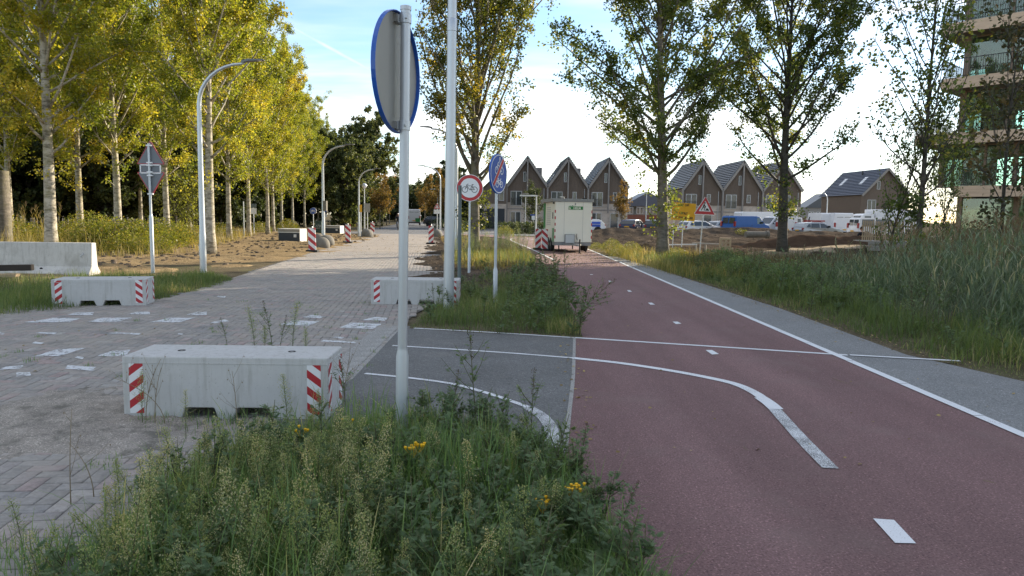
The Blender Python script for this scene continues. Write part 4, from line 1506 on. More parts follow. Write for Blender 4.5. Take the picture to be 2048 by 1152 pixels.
far_sign('cycle_path_sign', 'round blue cycle sign on a pole left of the lamp with the box', 627, 462, 56, [('disc', 1.55, .50, .50, m_blue)])
far_sign('cycle_path_sign', 'round blue cycle sign with small plate, just right of the lamp column with the box', 650, 452, 84, [('disc', 1.75, .64, .64, m_blue), ('box', 1.25, .5, .35, m_white_s)])
far_sign('white_notice_sign', 'small white notice sign among the poplar trunks', 508, 462, 52, [('box', 1.5, .42, .42, m_white_s), ('box', 1.95, .42, .28, m_dkpole)])
far_sign('yellow_sign', 'narrow yellow sign beside the lamp in front of the dark trees', 722, 474, 50, [('box', 1.75, .16, .50, m_yellow)])
far_sign('sign_board_back', 'grey blue back of a rectangular sign in front of the dark trees', 735, 466, 57, [('box', 1.75, .42, .70, m_alu)])
far_sign('warning_sign', 'warning triangle with exclamation mark and white plate left of the right kerb lamp', 874, 468, 56, [('tri', 2.10, .52, .45, m_white_s), ('box', 1.72, .5, .32, m_white_s)])
b = V(488, 462, 46)
tag(MB().tube([(0, 0, 0), (0, 0, 2.3)], .035, 8).build('white_post', m_lamp, smooth=True, loc=(b.x, b.y, 0)), 'thin pale post between two poplar trunks on the verge', 'post')
far_sign('street_name_sign', 'blue and white street sign in front of the gabled houses', 1066, 462, 72, [('box', 1.3, .32, .40, m_white_s), ('box', 1.72, .62, .12, m_blue)])


# ------------------------------------------------------------ gabled houses
def roof_courses(mb, x0, z0, x1, z1, y0, y1, n, th=.05):
    """tile courses stepping from the eave (x0,z0) up to the ridge (x1,z1)"""
    e, r = Vector((x0, 0, z0)), Vector((x1, 0, z1))
    d = (r - e)
    nn = Vector((-d.z, 0, d.x)).normalized()
    if nn.z < 0:
        nn = -nn
    for i in range(n):
        a, b = e + d * (i / n), e + d * ((i + 1.12) / n if i < n - 1 else 1)
        p = [a, b, b + nn * .012, a + nn * th]
        vs = [(q.x, y0, q.z) for q in p] + [(q.x, y1, q.z) for q in p]
        mb.add(vs, [(0, 1, 2, 3), (7, 6, 5, 4), (0, 4, 5, 1), (1, 5, 6, 2), (2, 6, 7, 3), (3, 7, 4, 0)])


def window(parent, x0, x1, z0, z1, y, ncol=1, fr=.07, name='window', rail=False, m=None):
    w = MB()
    w.box(x0, x1, y - .05, y + .06, z0, z0 + fr).box(x0, x1, y - .05, y + .06, z1 - fr, z1)
    w.box(x0, x0 + fr, y - .05, y + .06, z0 + fr, z1 - fr).box(x1 - fr, x1, y - .05, y + .06, z0 + fr, z1 - fr)
    for k in range(1, ncol):
        xc = x0 + (x1 - x0) * k / ncol
        w.box(xc - fr * .8, xc + fr * .8, y - .045, y + .06, z0 + fr, z1 - fr)
    o = w.build(name, m or m_frame_w, parent)
    st = (x1 - x0) / ncol
    for k in range(ncol):
        MB().box(x0 + st * k + fr * .8, x0 + st * (k + 1) - fr * .8, y - .005, y + .01, z0 + fr, z1 - fr).build('pane', m_pane, o)
    if rail:
        r = MB()
        for zz in (z0 + .12, z0 + .95):
            r.box(x0, x1, y - .14, y - .11, zz, zz + .03)
        k = x0 + .05
        while k < x1:
            r.box(k, k + .015, y - .135, y - .115, z0 + .12, z0 + .95); k += .11
        r.build('railing', m_rail, o)
    return o


def make_house(label, loc, rz, W=5.3, D=10.5, EV=5.66, AP=9.36, group='gabled terrace houses'):
    t = thing('gabled_house', label, 'house', loc, rz, group)
    W2 = W / 2
    wall = MB().box(0, W, .25, D, 0, 3.45)
    wall.build('brick_wall', m_housebrick, t)
    MB().box(0, W, .20, .25, 2.55, 2.68).build('brick_band', m_trim, t)
    up = MB()
    up.add([(0, .18, 3.45), (W, .18, 3.45), (W, .18, EV - .1), (W2, .18, AP - .12), (0, .18, EV - .1), (0, D, 3.45), (W, D, 3.45), (W, D, EV - .1), (W2, D, AP - .12), (0, D, EV - .1)],
           [(0, 1, 2, 3, 4), (9, 8, 7, 6, 5), (0, 5, 6, 1), (0, 4, 9, 5), (1, 6, 7, 2)])
    c = up.build('timber_cladding', m_clad, t)
    bt = MB()
    x = .12
    while x < W - .05:
        zt = EV - .1 + (AP - EV) * (1 - abs(x - W2) / W2)
        bt.box(x, x + .022, .165, .18, 3.47, zt - .1); x += .17
    bt.build('cladding_battens', m_clad, t)
    rf = MB()
    roof_courses(rf, -.05, EV - .05, W2, AP, -.35, D + .1, 14, .13)
    roof_courses(rf, W + .05, EV - .05, W2, AP, -.35, D + .1, 14, .13)
    r = rf.build('roof', m_tile, t, fix=True)
    tag(r, kind=None)
    MB().beam((W2, -.35, AP + .03), (W2, D + .1, AP + .03), .22, .09).build('ridge_tiles', m_tile, r)
    bg_ = MB()
    for sx in (0, W):
        bg_.beam((sx, -.30, EV - .22), (W2, -.30, AP - .17), .30, .11, up=(0, 1, 0))
    bg_.build('bargeboard', m_trim, t)
    MB().box(W2 - .085, W2 + .085, -.32, .0, 2.2, AP - .35).build('centre_post', m_trim, t)
    for sx in (0,):
        MB().box(sx - .10, sx + .10, -.32, .0, 0, EV - .1).build('corner_post', m_trim, t)
    MB().tube([(W - .45, .10, .1), (W - .45, .10, 5.3)], .04, 6).build('downpipe', m_frame_w, t)
    window(t, .5, 1.97, 3.03, 4.92, .16, 2, rail=True)
    window(t, 3.3, 3.82, 3.84, 4.92, .16)
    window(t, 2.12, 2.50, 6.15, 7.4, .16)
    window(t, .5, 1.85, .05, 2.25, .24, 2, name='garden_door')
    d = window(t, 3.0, 4.1, .05, 2.25, .24, 1, name='front_door')
    MB().box(3.95, 4.0, .16, .2, 1.0, 1.15).build('handle', m_galv, d)
    return t


H0 = V(1013, 434, 95)
ROWA = R(2.0)
hd = Vector((math.cos(ROWA), math.sin(ROWA), 0))
h1 = make_house('gabled house leftmost of the row behind the blue sign, grey posts and timber gable', (H0.x, 95, 0), ROWA)
p = Vector((H0.x, 95, 0))
h2 = dup(h1, p + hd * 5.3, ROWA, 'gabled house in the middle of the row, directly behind the site trailer, with roof window')
dup(h1, p + hd * 10.6, ROWA, 'gabled house at the right end of the row behind the trailer, partly behind poplar leaves')
b = V(1363, 438, 96.5)
q = Vector((b.x, 96.5, 0))
dup(h1, q, ROWA, 'gabled house behind the roadworks sign, leftmost of the second row')
dup(h1, q + hd * 5.35, ROWA, 'gabled house behind the blue van, middle of the second row')
dup(h1, q + hd * 10.7, ROWA, 'gabled house behind the right leaning poplar trunk, end of the second row')
MB().box(4.2, 4.9, 5.0, 5.7, 7.0, 8.3).build('chimney', m_trim, h1)
MB().box(4.2, 4.9, 5.0, 5.7, 7.0, 8.3).build('chimney', m_trim, h2)
sl = Vector((2.65, 0, 3.7)).normalized(); nn = Vector((-sl.z, 0, sl.x))
w = MB()
c0 = Vector((0, 0, 5.66)) + sl * .9 + nn * .09
c1 = c0 + sl * 1.1
for y0 in (2.0, 3.1):
    vs = [(c0.x, y0, c0.z), (c1.x, y0, c1.z), (c1.x, y0 + .75, c1.z), (c0.x, y0 + .75, c0.z)]
    w.add(vs + [(x - nn.x * .1, y, z - nn.z * .1) for x, y, z in vs], [(0, 1, 2, 3), (0, 4, 5, 1), (1, 5, 6, 2), (2, 6, 7, 3), (3, 7, 4, 0)])
w.build('roof_window', m_head, h2)

# dark roofed house left of the row
b = V(962, 433, 93)
t = thing('dark_roofed_house', 'lower house with dark roof left of the gabled row, behind the poplar trunk', 'house', (b.x, 94, 0), ROWA)
MB().box(0, 3.2, .2, 9, 0, 3.2).build('brick_wall', m_housebrick, t)
MB().prism([(0, 3.2), (3.2, 3.2), (3.2, 7.3), (2.4, 7.3), (0, 5.0)], .25, 9).build('timber_cladding', m_clad, t)
rf = MB(); roof_courses(rf, -.2, 4.9, 2.5, 7.5, -.1, 9.2, 11); rf.box(2.3, 3.25, 0, 9.2, 7.32, 7.48)
rf.build('roof', m_tile, t)
MB().box(.7, 3.0, .10, .2, .02, 2.6).build('garage_door', m_planter, t)
window(t, 2.2, 2.9, 3.6, 5.0, .2)

# detached house on the right
b = V(1721, 443, 106)
t = thing('detached_house', 'detached timber house with big slate roof and two roof windows, right of the rows', 'house', (b.x, 106, 0), R(5))
W, D, EV, AP = 7.2, 11.5, 5.7, 9.4
W2 = W / 2
MB().box(0, W, .2, D, 0, 2.6).build('brick_wall', m_housebrick, t)
up = MB()
up.add([(0, .1, 2.6), (W, .1, 2.6), (W, .1, EV - .1), (W2, .1, AP - .12), (0, .1, EV - .1), (0, D, 2.6), (W, D, 2.6), (W, D, EV - .1), (W2, D, AP - .12), (0, D, EV - .1)],
       [(0, 1, 2, 3, 4), (9, 8, 7, 6, 5), (0, 5, 6, 1), (0, 4, 9, 5), (1, 6, 7, 2)])
up.build('timber_cladding', m_clad, t)
bt = MB()
y = .3
while y < D:
    bt.box(-.02, 0, y, y + .03, 2.65, EV - .12); y += .22
bt.build('cladding_battens', m_clad, t)
rf = MB()
roof_courses(rf, -.25, EV - .25, W2, AP, -.4, D + .4, 16, .12)
roof_courses(rf, W + .25, EV - .25, W2, AP, -.4, D + .4, 16, .12)
roof = rf.build('roof', m_slate, t)
sl = Vector((W2, 0, AP - EV)).normalized(); nn = Vector((-sl.z, 0, sl.x))
for y0 in (2.6, 8.2):
    w = MB()
    c0 = Vector((0, 0, EV)) + sl * 2.0 + nn * .10
    c1 = c0 + sl * 1.5
    w.add([(c0.x, y0, c0.z), (c1.x, y0, c1.z), (c1.x, y0 + .8, c1.z), (c0.x, y0 + .8, c0.z)] + [(c.x - nn.x * .1, yy_, c.z - nn.z * .1) for c, yy_ in ((c0, y0), (c1, y0), (c1, y0 + .8), (c0, y0 + .8))],
          [(0, 1, 2, 3), (0, 4, 5, 1), (1, 5, 6, 2), (2, 6, 7, 3), (3, 7, 4, 0)])
    w.build('roof_window', m_head, roof)
MB().tube([(W2 - .8, 5, AP - 1.0), (W2 - .8, 5, AP - .1)], .12, 8).build('flue', m_rail, roof)
bg_ = MB()
for sx in (-.2, W + .2):
    bg_.beam((sx, -.38, EV - .35), (W2, -.38, AP - .12), .30, .1, up=(0, 1, 0))
bg_.build('bargeboard', m_trim, t)
window(t, 2.2, 2.7, 6.3, 7.5, .08)
window(t, .9, 2.2, 3.2, 4.8, .08, 2)
window(t, 4.6, 5.9, 3.2, 4.8, .08, 2)
MB().box(-.1, -.02, 5.0, 9.0, 0, 2.3).build('garage_door', m_planter, t)

# low houses further back
def low_house(label, px0, px1, Y, EV, AP, m, base=None):
    a, b = V(px0, 438, Y), V(px1, 438, Y)
    t = thing('low_house', label, 'house', (a.x, Y, 0), 0)
    w = b.x - a.x
    MB().box(0, w, 0, 8, 0, 2.2).build('brick_wall', base or m_redbrick, t)
    MB().box(0, w, -.02, 8, 2.2, EV).build('upper_wall', m_trim, t)
    MB().prism([(-.4, EV - .1), (4, AP), (8.4, EV - .1)], -.2, w + .2).build('roof', m, t)
    r = t.children[-1]
    r.rotation_euler = (0, 0, math.pi / 2); r.location = (w, 0, 0)
    k = .4
    while k + 1.5 < w:
        window(t, k, k + 1.1, 2.35, 3.5, -.04, 2); k += 1.7
    return t


low_house('low house with blue slate roof between the two gabled rows', 1248, 1366, 124, 3.75, 6.1, m_slate)
low_house('grey roofed house with pale upper windows left of the detached house', 1612, 1664, 150, 4.4, 7.3, m_tile, m_housebrick)
b = V(830, 430, 420)
t = thing('distant_apartment_block', 'flat roofed brown block above the trees at the end of the street', 'building', (b.x - 2, 420, 0))
MB().box(0, 26, 0, 12, 0, 9.6).build('wall', m_housebrick, t)
MB().box(-.3, 26.3, -.3, 12.3, 9.6, 10).build('roof', m_trim, t)
for k in range(8):
    window(t, 1 + k * 3.1, 2.8 + k * 3.1, 6.9, 8.6, -.05, 2)

# ------------------------------------------------------------ the apartment building on the right
AZ = R(-47.6)
e = Vector((math.cos(AZ), math.sin(AZ), 0)); nin = Vector((-math.sin(AZ), math.cos(AZ), 0))
C0 = Vector((23.5, 42.2, 0))
t = thing('apartment_building', 'timber and glass apartment building with stacked balconies at the right edge', 'apartment building', C0, AZ)
FL = [(3.08, 1.65, 1.4), (6.02, -.5, .4), (9.05, .65, 1.25), (12.05, .45, 1.3), (15.05, .3, 1.2), (18.05, .3, 1.2)]     # soffit height, left end of balcony, left end of glass
XR, GY, DEP = 15.5, 1.5, 12.0
for k, (z, xb, xg) in enumerate(FL):
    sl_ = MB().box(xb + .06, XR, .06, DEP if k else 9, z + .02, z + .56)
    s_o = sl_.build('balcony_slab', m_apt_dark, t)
    for j in range(3):
        zz = z - .02 + .205 * j
        MB().box(xb, XR, .012 * j, .058, zz, zz + .198).build('fascia_board', m_apt_clad, t)
        MB().box(xb + .012 * j, xb + .055, .06, DEP if k else 9, zz, zz + .198).build('fascia_board', m_apt_clad, t)
    if k < 4:
        rl = MB()
        zt = z + .60
        for (x0, y0, x1, y1) in ((xb + .08, .08, XR, .08), (xb + .08, .08, xb + .08, 6.0)):
            L = math.hypot(x1 - x0, y1 - y0); n = int(L / .115)
            if x1 > x0:
                rl.box(x0, x1, y0 - .02, y0 + .02, zt + .98, zt + 1.02); rl.box(x0, x1, y0 - .015, y0 + .015, zt + .06, zt + .085)
            else:
                rl.box(x0 - .02, x0 + .02, y0 + .02, y1, zt + .98, zt + 1.02); rl.box(x0 - .015, x0 + .015, y0 + .02, y1, zt + .06, zt + .085)
            for i in range(min(n, 90)):
                s = (i + .5) / n
                x, y = x0 + (x1 - x0) * s, y0 + (y1 - y0) * s
                rl.box(x - .009, x + .009, y - .009, y + .009, zt + .085, zt + .98)
        tag(rl.build('railing', m_rail, t), kind='stuff')


def apt_storey(z0, z1, x0, xs, first):
    """glass front from x0 with columns at xs; the corner room is glazed on two sides"""
    MB().box(x0 - .02, x0 + .28, GY - .05, GY + .25, z0, z1).build('corner_column', m_apt_col, t)
    prev = x0 + .28
    for i, (x, wd) in enumerate(xs):
        MB().box(x - wd / 2, x + wd / 2, GY - .03, GY + .2, z0, z1).build('column', m_apt_col, t)
        g = MB().box(prev, x - wd / 2, GY + .06, GY + .075, z0 + .06, z1 - .08).build('window_pane', m_apt_glass, t)
        MB().box(prev, x - wd / 2, GY + .03, GY + .11, z0, z0 + .06).box(prev, x - wd / 2, GY + .03, GY + .11, z1 - .08, z1).build('frame', m_apt_col, g)
        prev = x + wd / 2
    # the glazed side, the back wall and the core behind
    MB().box(x0 + .02, x0 + .035, GY + .25, GY + 4.6, z0 + .06, z1 - .08).build('side_pane', m_apt_glass, t)
    MB().box(x0, x0 + .10, GY + 2.2, GY + 2.32, z0, z1).build('column', m_apt_col, t)
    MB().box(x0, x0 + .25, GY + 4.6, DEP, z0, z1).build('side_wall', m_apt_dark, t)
    MB().box(first + .0, first + .15, GY + .35, DEP - .5, z0, z1).build('inner_wall', m_room, t)
    MB().box(first + .2, XR, GY + 4.5, GY + 4.7, z0, z1).build('back_wall', m_room, t)


for k in range(5):
    z0, z1 = FL[k][0] + .56, FL[k + 1][0] + .02
    x0 = FL[k + 1][2] if k else FL[1][2]
    x0 = (FL[1][2], FL[2][2], FL[3][2], FL[4][2], FL[5][2])[k] if k else FL[1][2]
    apt_storey(z0, z1, x0, [(x0 + 2.3, .12), (x0 + 3.75, .22), (x0 + 6.2, .14), (x0 + 9.0, .25), (x0 + 12, .25), (XR - .2, .3)], x0 + 4.0)
MB().box(1.4, 1.65, GY + .2, GY + .45, 0, 3.10).build('corner_column', m_apt_col, t)
prev = 1.65
for x, wd in ((4.3, .25), (4.75, .12), (7.2, .2), (10, .25), (XR - .2, .3)):
    MB().box(x - wd / 2, x + wd / 2, GY + .17, GY + .42, .0, 3.10).build('column', m_apt_col, t)
    g = MB().box(prev, x - wd / 2, GY + .30, GY + .315, .55, 3.02).build('window_pane', m_apt_glass, t)
    MB().box(prev, x - wd / 2, GY + .26, GY + .36, .0, .55).build('plinth', m_redbrick, t)
    prev = x + wd / 2
MB().box(1.5, XR, GY + 3.5, GY + 3.7, 0, 3.10).build('back_wall', m_room, t)
MB().box(1.42, 1.56, GY + .45, GY + 3.5, 0, 3.1).build('side_wall', m_apt_dark, t)
MB().box(.5, XR, GY + .1, DEP, 18.65, 20.2).build('parapet', m_apt_clad, t)

# ------------------------------------------------------------ the site trailer
b = V(1109, 487, 33)
t = thing('site_trailer', 'cream site trailer with grey roof parked across the cycle path', 'trailer', (b.x, 33, .02), R(5.6))
W, L, Z0, Z1 = 1.70, 3.7, .46, 2.28
MB().box(0, W, 0, L, Z0, Z1).build('body', m_ivory, t, bevel=.015)
MB().prism([(-.14, 0), (W + .06, 0), (W + .06, .13), (-.14, .15)], -.06, L + .08).build('roof', m_grey_t, t, bevel=.01).location = (0, 0, Z1)
MB().box(.02, W - .02, .05, L - .05, Z0 - .16, Z0 - .002).build('chassis', m_grey_t, t)
lg = MB().box(.60, 1.27, -.010, -.004, 1.93, 2.075).build('logo_panel', m_green_l, t)
lg2 = MB()
for k in range(4):
    lg2.box(.61 + .028 * k, .625 + .028 * k, -.0125, -.0102, 1.945, 2.06 - .012 * k)
lg2.build('logo_bars', m_ivory, lg)
text('lettering', 'HELM', .135, m_ivory, lg, (1.0, -.0125, 1.995))
for k in range(5):
    MB().box(.62 + k * .07, .665 + k * .07, -.008, -.004, 2.085, 2.10 + .012 * (2 - abs(k - 2))).build('logo_crown', m_green_l, lg)
for x in (.42, 1.28):
    MB().box(x - .004, x + .004, -.004, -.0005, Z0 + .01, Z1 - .01).build('panel_seam', m_grey_t, t)
text('number', '2', .12, m_black, t, (.92, -.0045, 2.19))
for x in (.012, W - .012):
    for k in range(5):
        MB().box(x - .022, x + .022, -.008, -.003, .62 + .29 * k, .62 + .29 * k + .13).build('edge_reflector', m_red_s, t)
for k in range(5):
    MB().box(-.008, -.003, .02, .07, .62 + .29 * k, .62 + .29 * k + .13).build('edge_reflector', m_red_s, t)
h = MB().box(.45, .90, -.16, -.002, .40, .82).build('gas_locker', m_grey_t, t, bevel=.008)
MB().box(.48, .87, -.166, -.161, .43, .79).build('locker_door', m_galv, h)
MB().tube([(1.02, -.09, .55), (.98, -.12, .72), (1.0, -.08, .84)], .014, 6).build('hose', m_rub, t)
tb = MB().beam((.85, -1.25, .36), (.85, .1, .36), .08, .08).beam((.85, -1.0, .36), (.35, .1, .36), .05, .06).beam((.85, -1.0, .36), (1.35, .1, .36), .05, .06).build('tow_bar', m_grey_t, t)
MB().tube([(.97, -1.0, .02), (.97, -1.0, .62)], .03, 8).build('jockey_post', m_rub, tb)
MB().box(.9, 1.04, -1.05, -.95, 0, .03).build('jockey_foot', m_rub, tb)
for x, y in ((.22, .12), (W - .22, .12), (.22, L - .15), (W - .22, L - .15)):
    MB().beam((x, y, 0), (x, y, Z0 - .1), .05, .05).build('support_leg', m_rub, t)
for x in (.06, W - .06):
    for y in (1.15, 1.85):
        w = MB().lathe([(.16, -.08), (.30, -.08), (.32, -.05), (.32, .05), (.30, .08), (.16, .08)], 20, axis='z').build('wheel', m_rub, t, smooth=True, loc=(x, y, .32))
        w.rotation_euler = (0, math.pi / 2, 0)
        MB().lathe([(.05, -.085), (.16, -.07), (.16, .07), (.05, .085)], 16).build('rim', m_rim, w)
MB().box(-.012, -.003, 3.0, 3.65, Z0 + .02, Z1 - .02).build('green_panel', m_green_l, t)
MB().box(-.014, -.003, .25, .75, Z0 + .0, Z0 + .62).build('green_panel', m_green_l, t)
MB().box(-.018, -.0145, .47, .52, Z0 + .0, Z0 + .62).build('white_stripe', m_ivory, t)
gv = MB()
for k in range(9):
    gv.box(-.02, -.003, 1.3, 2.6, 1.2 + .1 * k, 1.26 + .1 * k)
gv.build('louvre_window', m_pale_panel, t)
MB().box(-.03, -.003, .55, .62, 1.5, 1.8).build('side_sign', m_rail, t)
MB().tube([(.5, .6, Z1 + .14), (.5, .6, Z1 + .22), (.3, .6, Z1 + .24)], .02, 6).build('roof_aerial', m_pale_panel, t)
MB().box(1.3, 1.5, .3, .5, Z1 + .13, Z1 + .19).build('roof_vent', m_rub, t)
for x in (-.10, W + .06):
    MB().box(x - .02, x + .05, -.09, -.06, Z1 - .10, Z1 - .02).build('marker_lamp', m_rub, t)


# ------------------------------------------------------------ vehicles
def wheels(t, xs, W, r=.32, w=.2):
    for x in xs:
        for sy in (-1, 1):
            o = MB().lathe([(r * .6, -w / 2), (r * .95, -w / 2), (r, -w * .35), (r, w * .35), (r * .95, w / 2), (r * .6, w / 2)], 18, axis='y').build('wheel', m_rub, t, smooth=True, loc=(x, sy * (W / 2 - w * .45), r))
            MB().lathe([(.05, -w * .5), (r * .62, -w * .42), (r * .62, w * .42), (.05, w * .5)], 14, axis='y').build('rim', m_rim, o)


def body_loft(prof, W, tumble, zb):
    """side outline extruded across the width, narrowing above the waist zb"""
    mb = MB()
    n = len(prof)
    vs = []
    for sy in (-1, 1):
        for x, z in prof:
            k = max(0, (z - zb)) * tumble
            vs.append((x, sy * (W / 2 - k), z))
    mb.add(vs, [(i, n + i, n + (i + 1) % n, (i + 1) % n) for i in range(n)])
    return mb, vs, n


def make_vehicle(label, cat, name, loc, rz, kind, paint, group, roof_rack=False, stripe=False, side_glass=True, rear_glass=True):
    t = thing(name, label, cat, loc, rz, group)
    if kind == 'van':
        L, W, zb = 4.9, 1.86, 1.15
        low = [(0, .35), (.02, .9), (.06, 1.15), (.16, 1.85), (.30, 1.95), (3.05, 1.97), (3.45, 1.90), (4.12, 1.22), (4.70, 1.05), (4.86, .85), (4.9, .35)]
        gl = [(3.02, 1.22), (3.02, 1.82), (3.36, 1.80), (3.90, 1.22)]
        gl2 = [(1.75, 1.22), (1.75, 1.82), (2.90, 1.82), (2.90, 1.22)]
        gl3 = [(.32, 1.22), (.36, 1.80), (1.62, 1.82), (1.62, 1.22)]
        wsA, wsB, wx = (4.08, 1.25), (3.49, 1.86), (.85, 3.95)
        tb = .10
    elif kind == 'bigvan':
        L, W, zb = 5.6, 2.0, 1.3
        low = [(0, .38), (0, 1.3), (.06, 2.35), (.16, 2.48), (4.05, 2.50), (4.35, 2.38), (4.95, 1.40), (5.45, 1.15), (5.58, .9), (5.6, .38)]
        gl = [(3.95, 1.38), (3.95, 2.05), (4.36, 2.05), (4.75, 1.38)]
        gl2 = gl3 = None
        wsA, wsB, wx = (4.92, 1.44), (4.40, 2.30), (1.0, 4.65)
        tb = .07
    else:
        L, W, zb = 4.35, 1.76, .95
        low = [(0, .35), (-.02, .75), (.06, .98), (.42, 1.34), (.62, 1.42), (1.5, 1.47), (2.3, 1.42), (3.22, .98), (3.95, .86), (4.28, .68), (4.35, .35)]
        gl = [(1.85, .97), (1.85, 1.36), (2.25, 1.34), (2.95, .97)]
        gl2 = [(.85, .98), (.90, 1.34), (1.75, 1.37), (1.75, .97)]
        gl3 = [(.36, 1.02), (.58, 1.28), (.80, 1.32), (.78, 1.0)]
        wsA, wsB, wx = (3.16, .99), (2.36, 1.38), (.75, 3.45)
        tb = .30
    if roof_rack == 'estate':
        low[3] = (.26, 1.38)
    mb, vs, n = body_loft(low, W, tb, zb)
    up = [i for i in range(n)]
    for s, off in ((0, 0), (1, n)):
        f = tuple(off + i for i in range(n))
        mb.f.append(f if s == 0 else f[::-1]); mb.m.append(0)
    mb.build('body', paint, t, bevel=.04)
    arch = MB()
    for x in wx:
        for sy in (-1, 1):
            arch.lathe([(.39, -.03), (.39, .03)], 18, axis='y', c=(x, sy * (W / 2 - .022), .33))
    arch.build('wheel_arch', m_rub, t)
    yw = lambda z: W / 2 - max(0, z - zb) * tb
    k = 0
    for g in (gl, gl2, gl3):
        if g is None or (g is not gl and not side_glass):
            continue
        for sy in (-1, 1):
            w = MB()
            w.add([(x, sy * (yw(z) + .006), z) for x, z in g], [(0, 1, 2, 3)])
            w.build('side_window', m_carglass, t)
    (xa, za), (xb, zb2) = wsA, wsB
    w = MB(); off = .012
    w.add([(xa + off, -yw(za) + .10, za), (xa + off, yw(za) - .10, za), (xb + off, yw(zb2) - .12, zb2), (xb + off, -yw(zb2) + .12, zb2)], [(0, 1, 2, 3)])
    w.build('windscreen', m_carglass, t)
    if rear_glass:
        w = MB()
        if kind == 'car':
            r0, r1 = ((.07, 1.0), (.37, 1.30))
            w.add([(r0[0] - .02, -yw(1.0) + .12, r0[1]), (r0[0] - .02, yw(1.0) - .12, r0[1]), (r1[0] - .02, yw(1.3) - .12, r1[1]), (r1[0] - .02, -yw(1.3) + .12, r1[1])], [(0, 3, 2, 1)])
        else:
            for sy in (-1, 1):
                zt = 1.78 if kind == 'van' else 2.05
                w.add([(.045 - .0, sy * .06, 1.25), (.045, sy * .72, 1.25), (.13 - (kind != 'van') * .09, sy * .70, zt), (.13 - (kind != 'van') * .09, sy * .06, zt)], [(0, 1, 2, 3)])
        w.build('rear_window', m_carglass, t)
    zl = .78 if kind == 'car' else 1.0
    for sy in (-1, 1):
        MB().box(-.035, .10, sy * (W / 2 - .12) - .10, sy * (W / 2 - .12) + .10, zl - .02, zl + (.16 if kind == 'car' else .45)).build('tail_lamp', m_tail, t, bevel=.01)
        MB().box(L - .16, L - .02, sy * (W / 2 - .25) - .16, sy * (W / 2 - .25) + .16, zl - .13, zl + .06).build('headlight', m_head, t, bevel=.02)
        MB().box(wsA[0] - .55, wsA[0] - .40, sy * (W / 2 + .09) - .09, sy * (W / 2 + .09) + .09, wsA[1] + .02, wsA[1] + .18).build('mirror', m_rub if paint is not m_white_v else paint, t, bevel=.02)
        MB().box(2.2, 2.36, sy * (W / 2 + .008) - .008, sy * (W / 2 + .008) + .008, zb - .12, zb - .09).build('door_handle', m_rub, t)
    MB().box(-.05, .08, -W / 2 + .03, W / 2 - .03, .33, .52).build('rear_bumper', m_rub, t, bevel=.02)
    MB().box(L - .08, L + .04, -W / 2 + .05, W / 2 - .05, .30, .50).build('front_bumper', m_rub, t, bevel=.02)
    MB().box(-.055, -.04, -.26, .26, .66, .77).build('number_plate', m_yellow, t)
    wheels(t, wx, W, .32 if kind != 'bigvan' else .34)
    if roof_rack:
        rk = MB()
        for x in (.9, 2.0):
            rk.box(x - .03, x + .03, -.62, .62, 1.50, 1.54)
        rk.box(.5, 2.5, -.55, -.2, 1.54, 1.66)
        rk.build('roof_rack', m_tail if roof_rack == 'estate' else m_rub, t)
    if stripe:
        for sy in (-1, 1):
            for z0, z1 in ((.70, .92), (.98, 1.2)):
                w = MB(); w.add([(.5, sy * (yw(z0) + .008), z0), (2.7, sy * (yw(z0) + .008), z0), (2.7, sy * (yw(z1) + .008), z1), (.5, sy * (yw(z1) + .008), z1)], [(0, 1, 2, 3)])
                w.build('blue_band', m_stripe_v, t)
    return t


VG = 'vehicles parked on the far car park'


def park(label, cat, name, px, Y, rz, kind, paint, **k):
    b = V(px, 440, Y)
    return make_vehicle(label, cat, name, (b.x, Y, .014), rz, kind, paint, VG, **k)


park('small white car with blue bands peeping out right of the site trailer', 'car', 'parked_car', 1209, 73, R(180), 'car', m_white_v, stripe=True, side_glass=False)
park('dark blue car parked before the low slate roofed house', 'car', 'parked_car', 1254, 76, R(62), 'car', m_navy_v)
park('dark car seen from behind, half hidden by the leaning trunk', 'car', 'parked_car', 1306, 74, R(78), 'car', m_dark_v)
park('white hatchback under the roadworks sign', 'car', 'parked_car', 1363, 69, R(24), 'car', m_white_v)
park('silver car squeezed between the white hatchback and the blue van', 'car', 'parked_car', 1420, 74, R(24), 'car', m_silver_v)
park('bright blue panel van with dark rear windows', 'van', 'parked_van', 1456, 68.5, R(32), 'van', m_blue_v, side_glass=False)
park('tall white van whose roof shows above the blue van', 'van', 'parked_van', 1474, 80, R(10), 'bigvan', m_white_v, rear_glass=False)
park('white people carrier nosing left between the blue van and the trunk', 'van', 'parked_van', 1595, 74, R(200), 'van', m_white_v)
park('tall white van right behind the right leaning trunk', 'van', 'parked_van', 1573, 71, R(70), 'bigvan', m_white_v)
park('silver estate car with a reddish load on its roof', 'car', 'parked_car', 1596, 68, R(14), 'car', m_silver_v, roof_rack='estate')
park('white panel van with its plain rear doors towards us', 'van', 'parked_van', 1660, 79, R(84), 'bigvan', m_white_v, rear_glass=False)
park('white van at the foot of the small curved lamp', 'van', 'parked_van', 1622, 84, R(4), 'bigvan', m_white_v, rear_glass=False)
park('white van standing left of the dark windowed van', 'van', 'parked_van', 1688, 77, R(80), 'bigvan', m_white_v)
park('dark windowed white van behind the two seated people', 'van', 'parked_van', 1706, 69, R(8), 'van', m_white_v)
b = V(1740, 440, 80)
t = thing('box_truck', 'white box truck at the right end of the parked vehicles', 'truck', (b.x, 80, .014), R(5), VG)
MB().box(0, 5.2, -1.15, 1.15, .85, 2.95).build('cargo_box', m_white_v, t, bevel=.03)
mb, vs, n = body_loft([(-1.9, .5), (-1.9, 1.3), (-1.5, 2.3), (-1.2, 2.45), (-.1, 2.5), (-.1, .5)], 2.1, .06, 1.3)
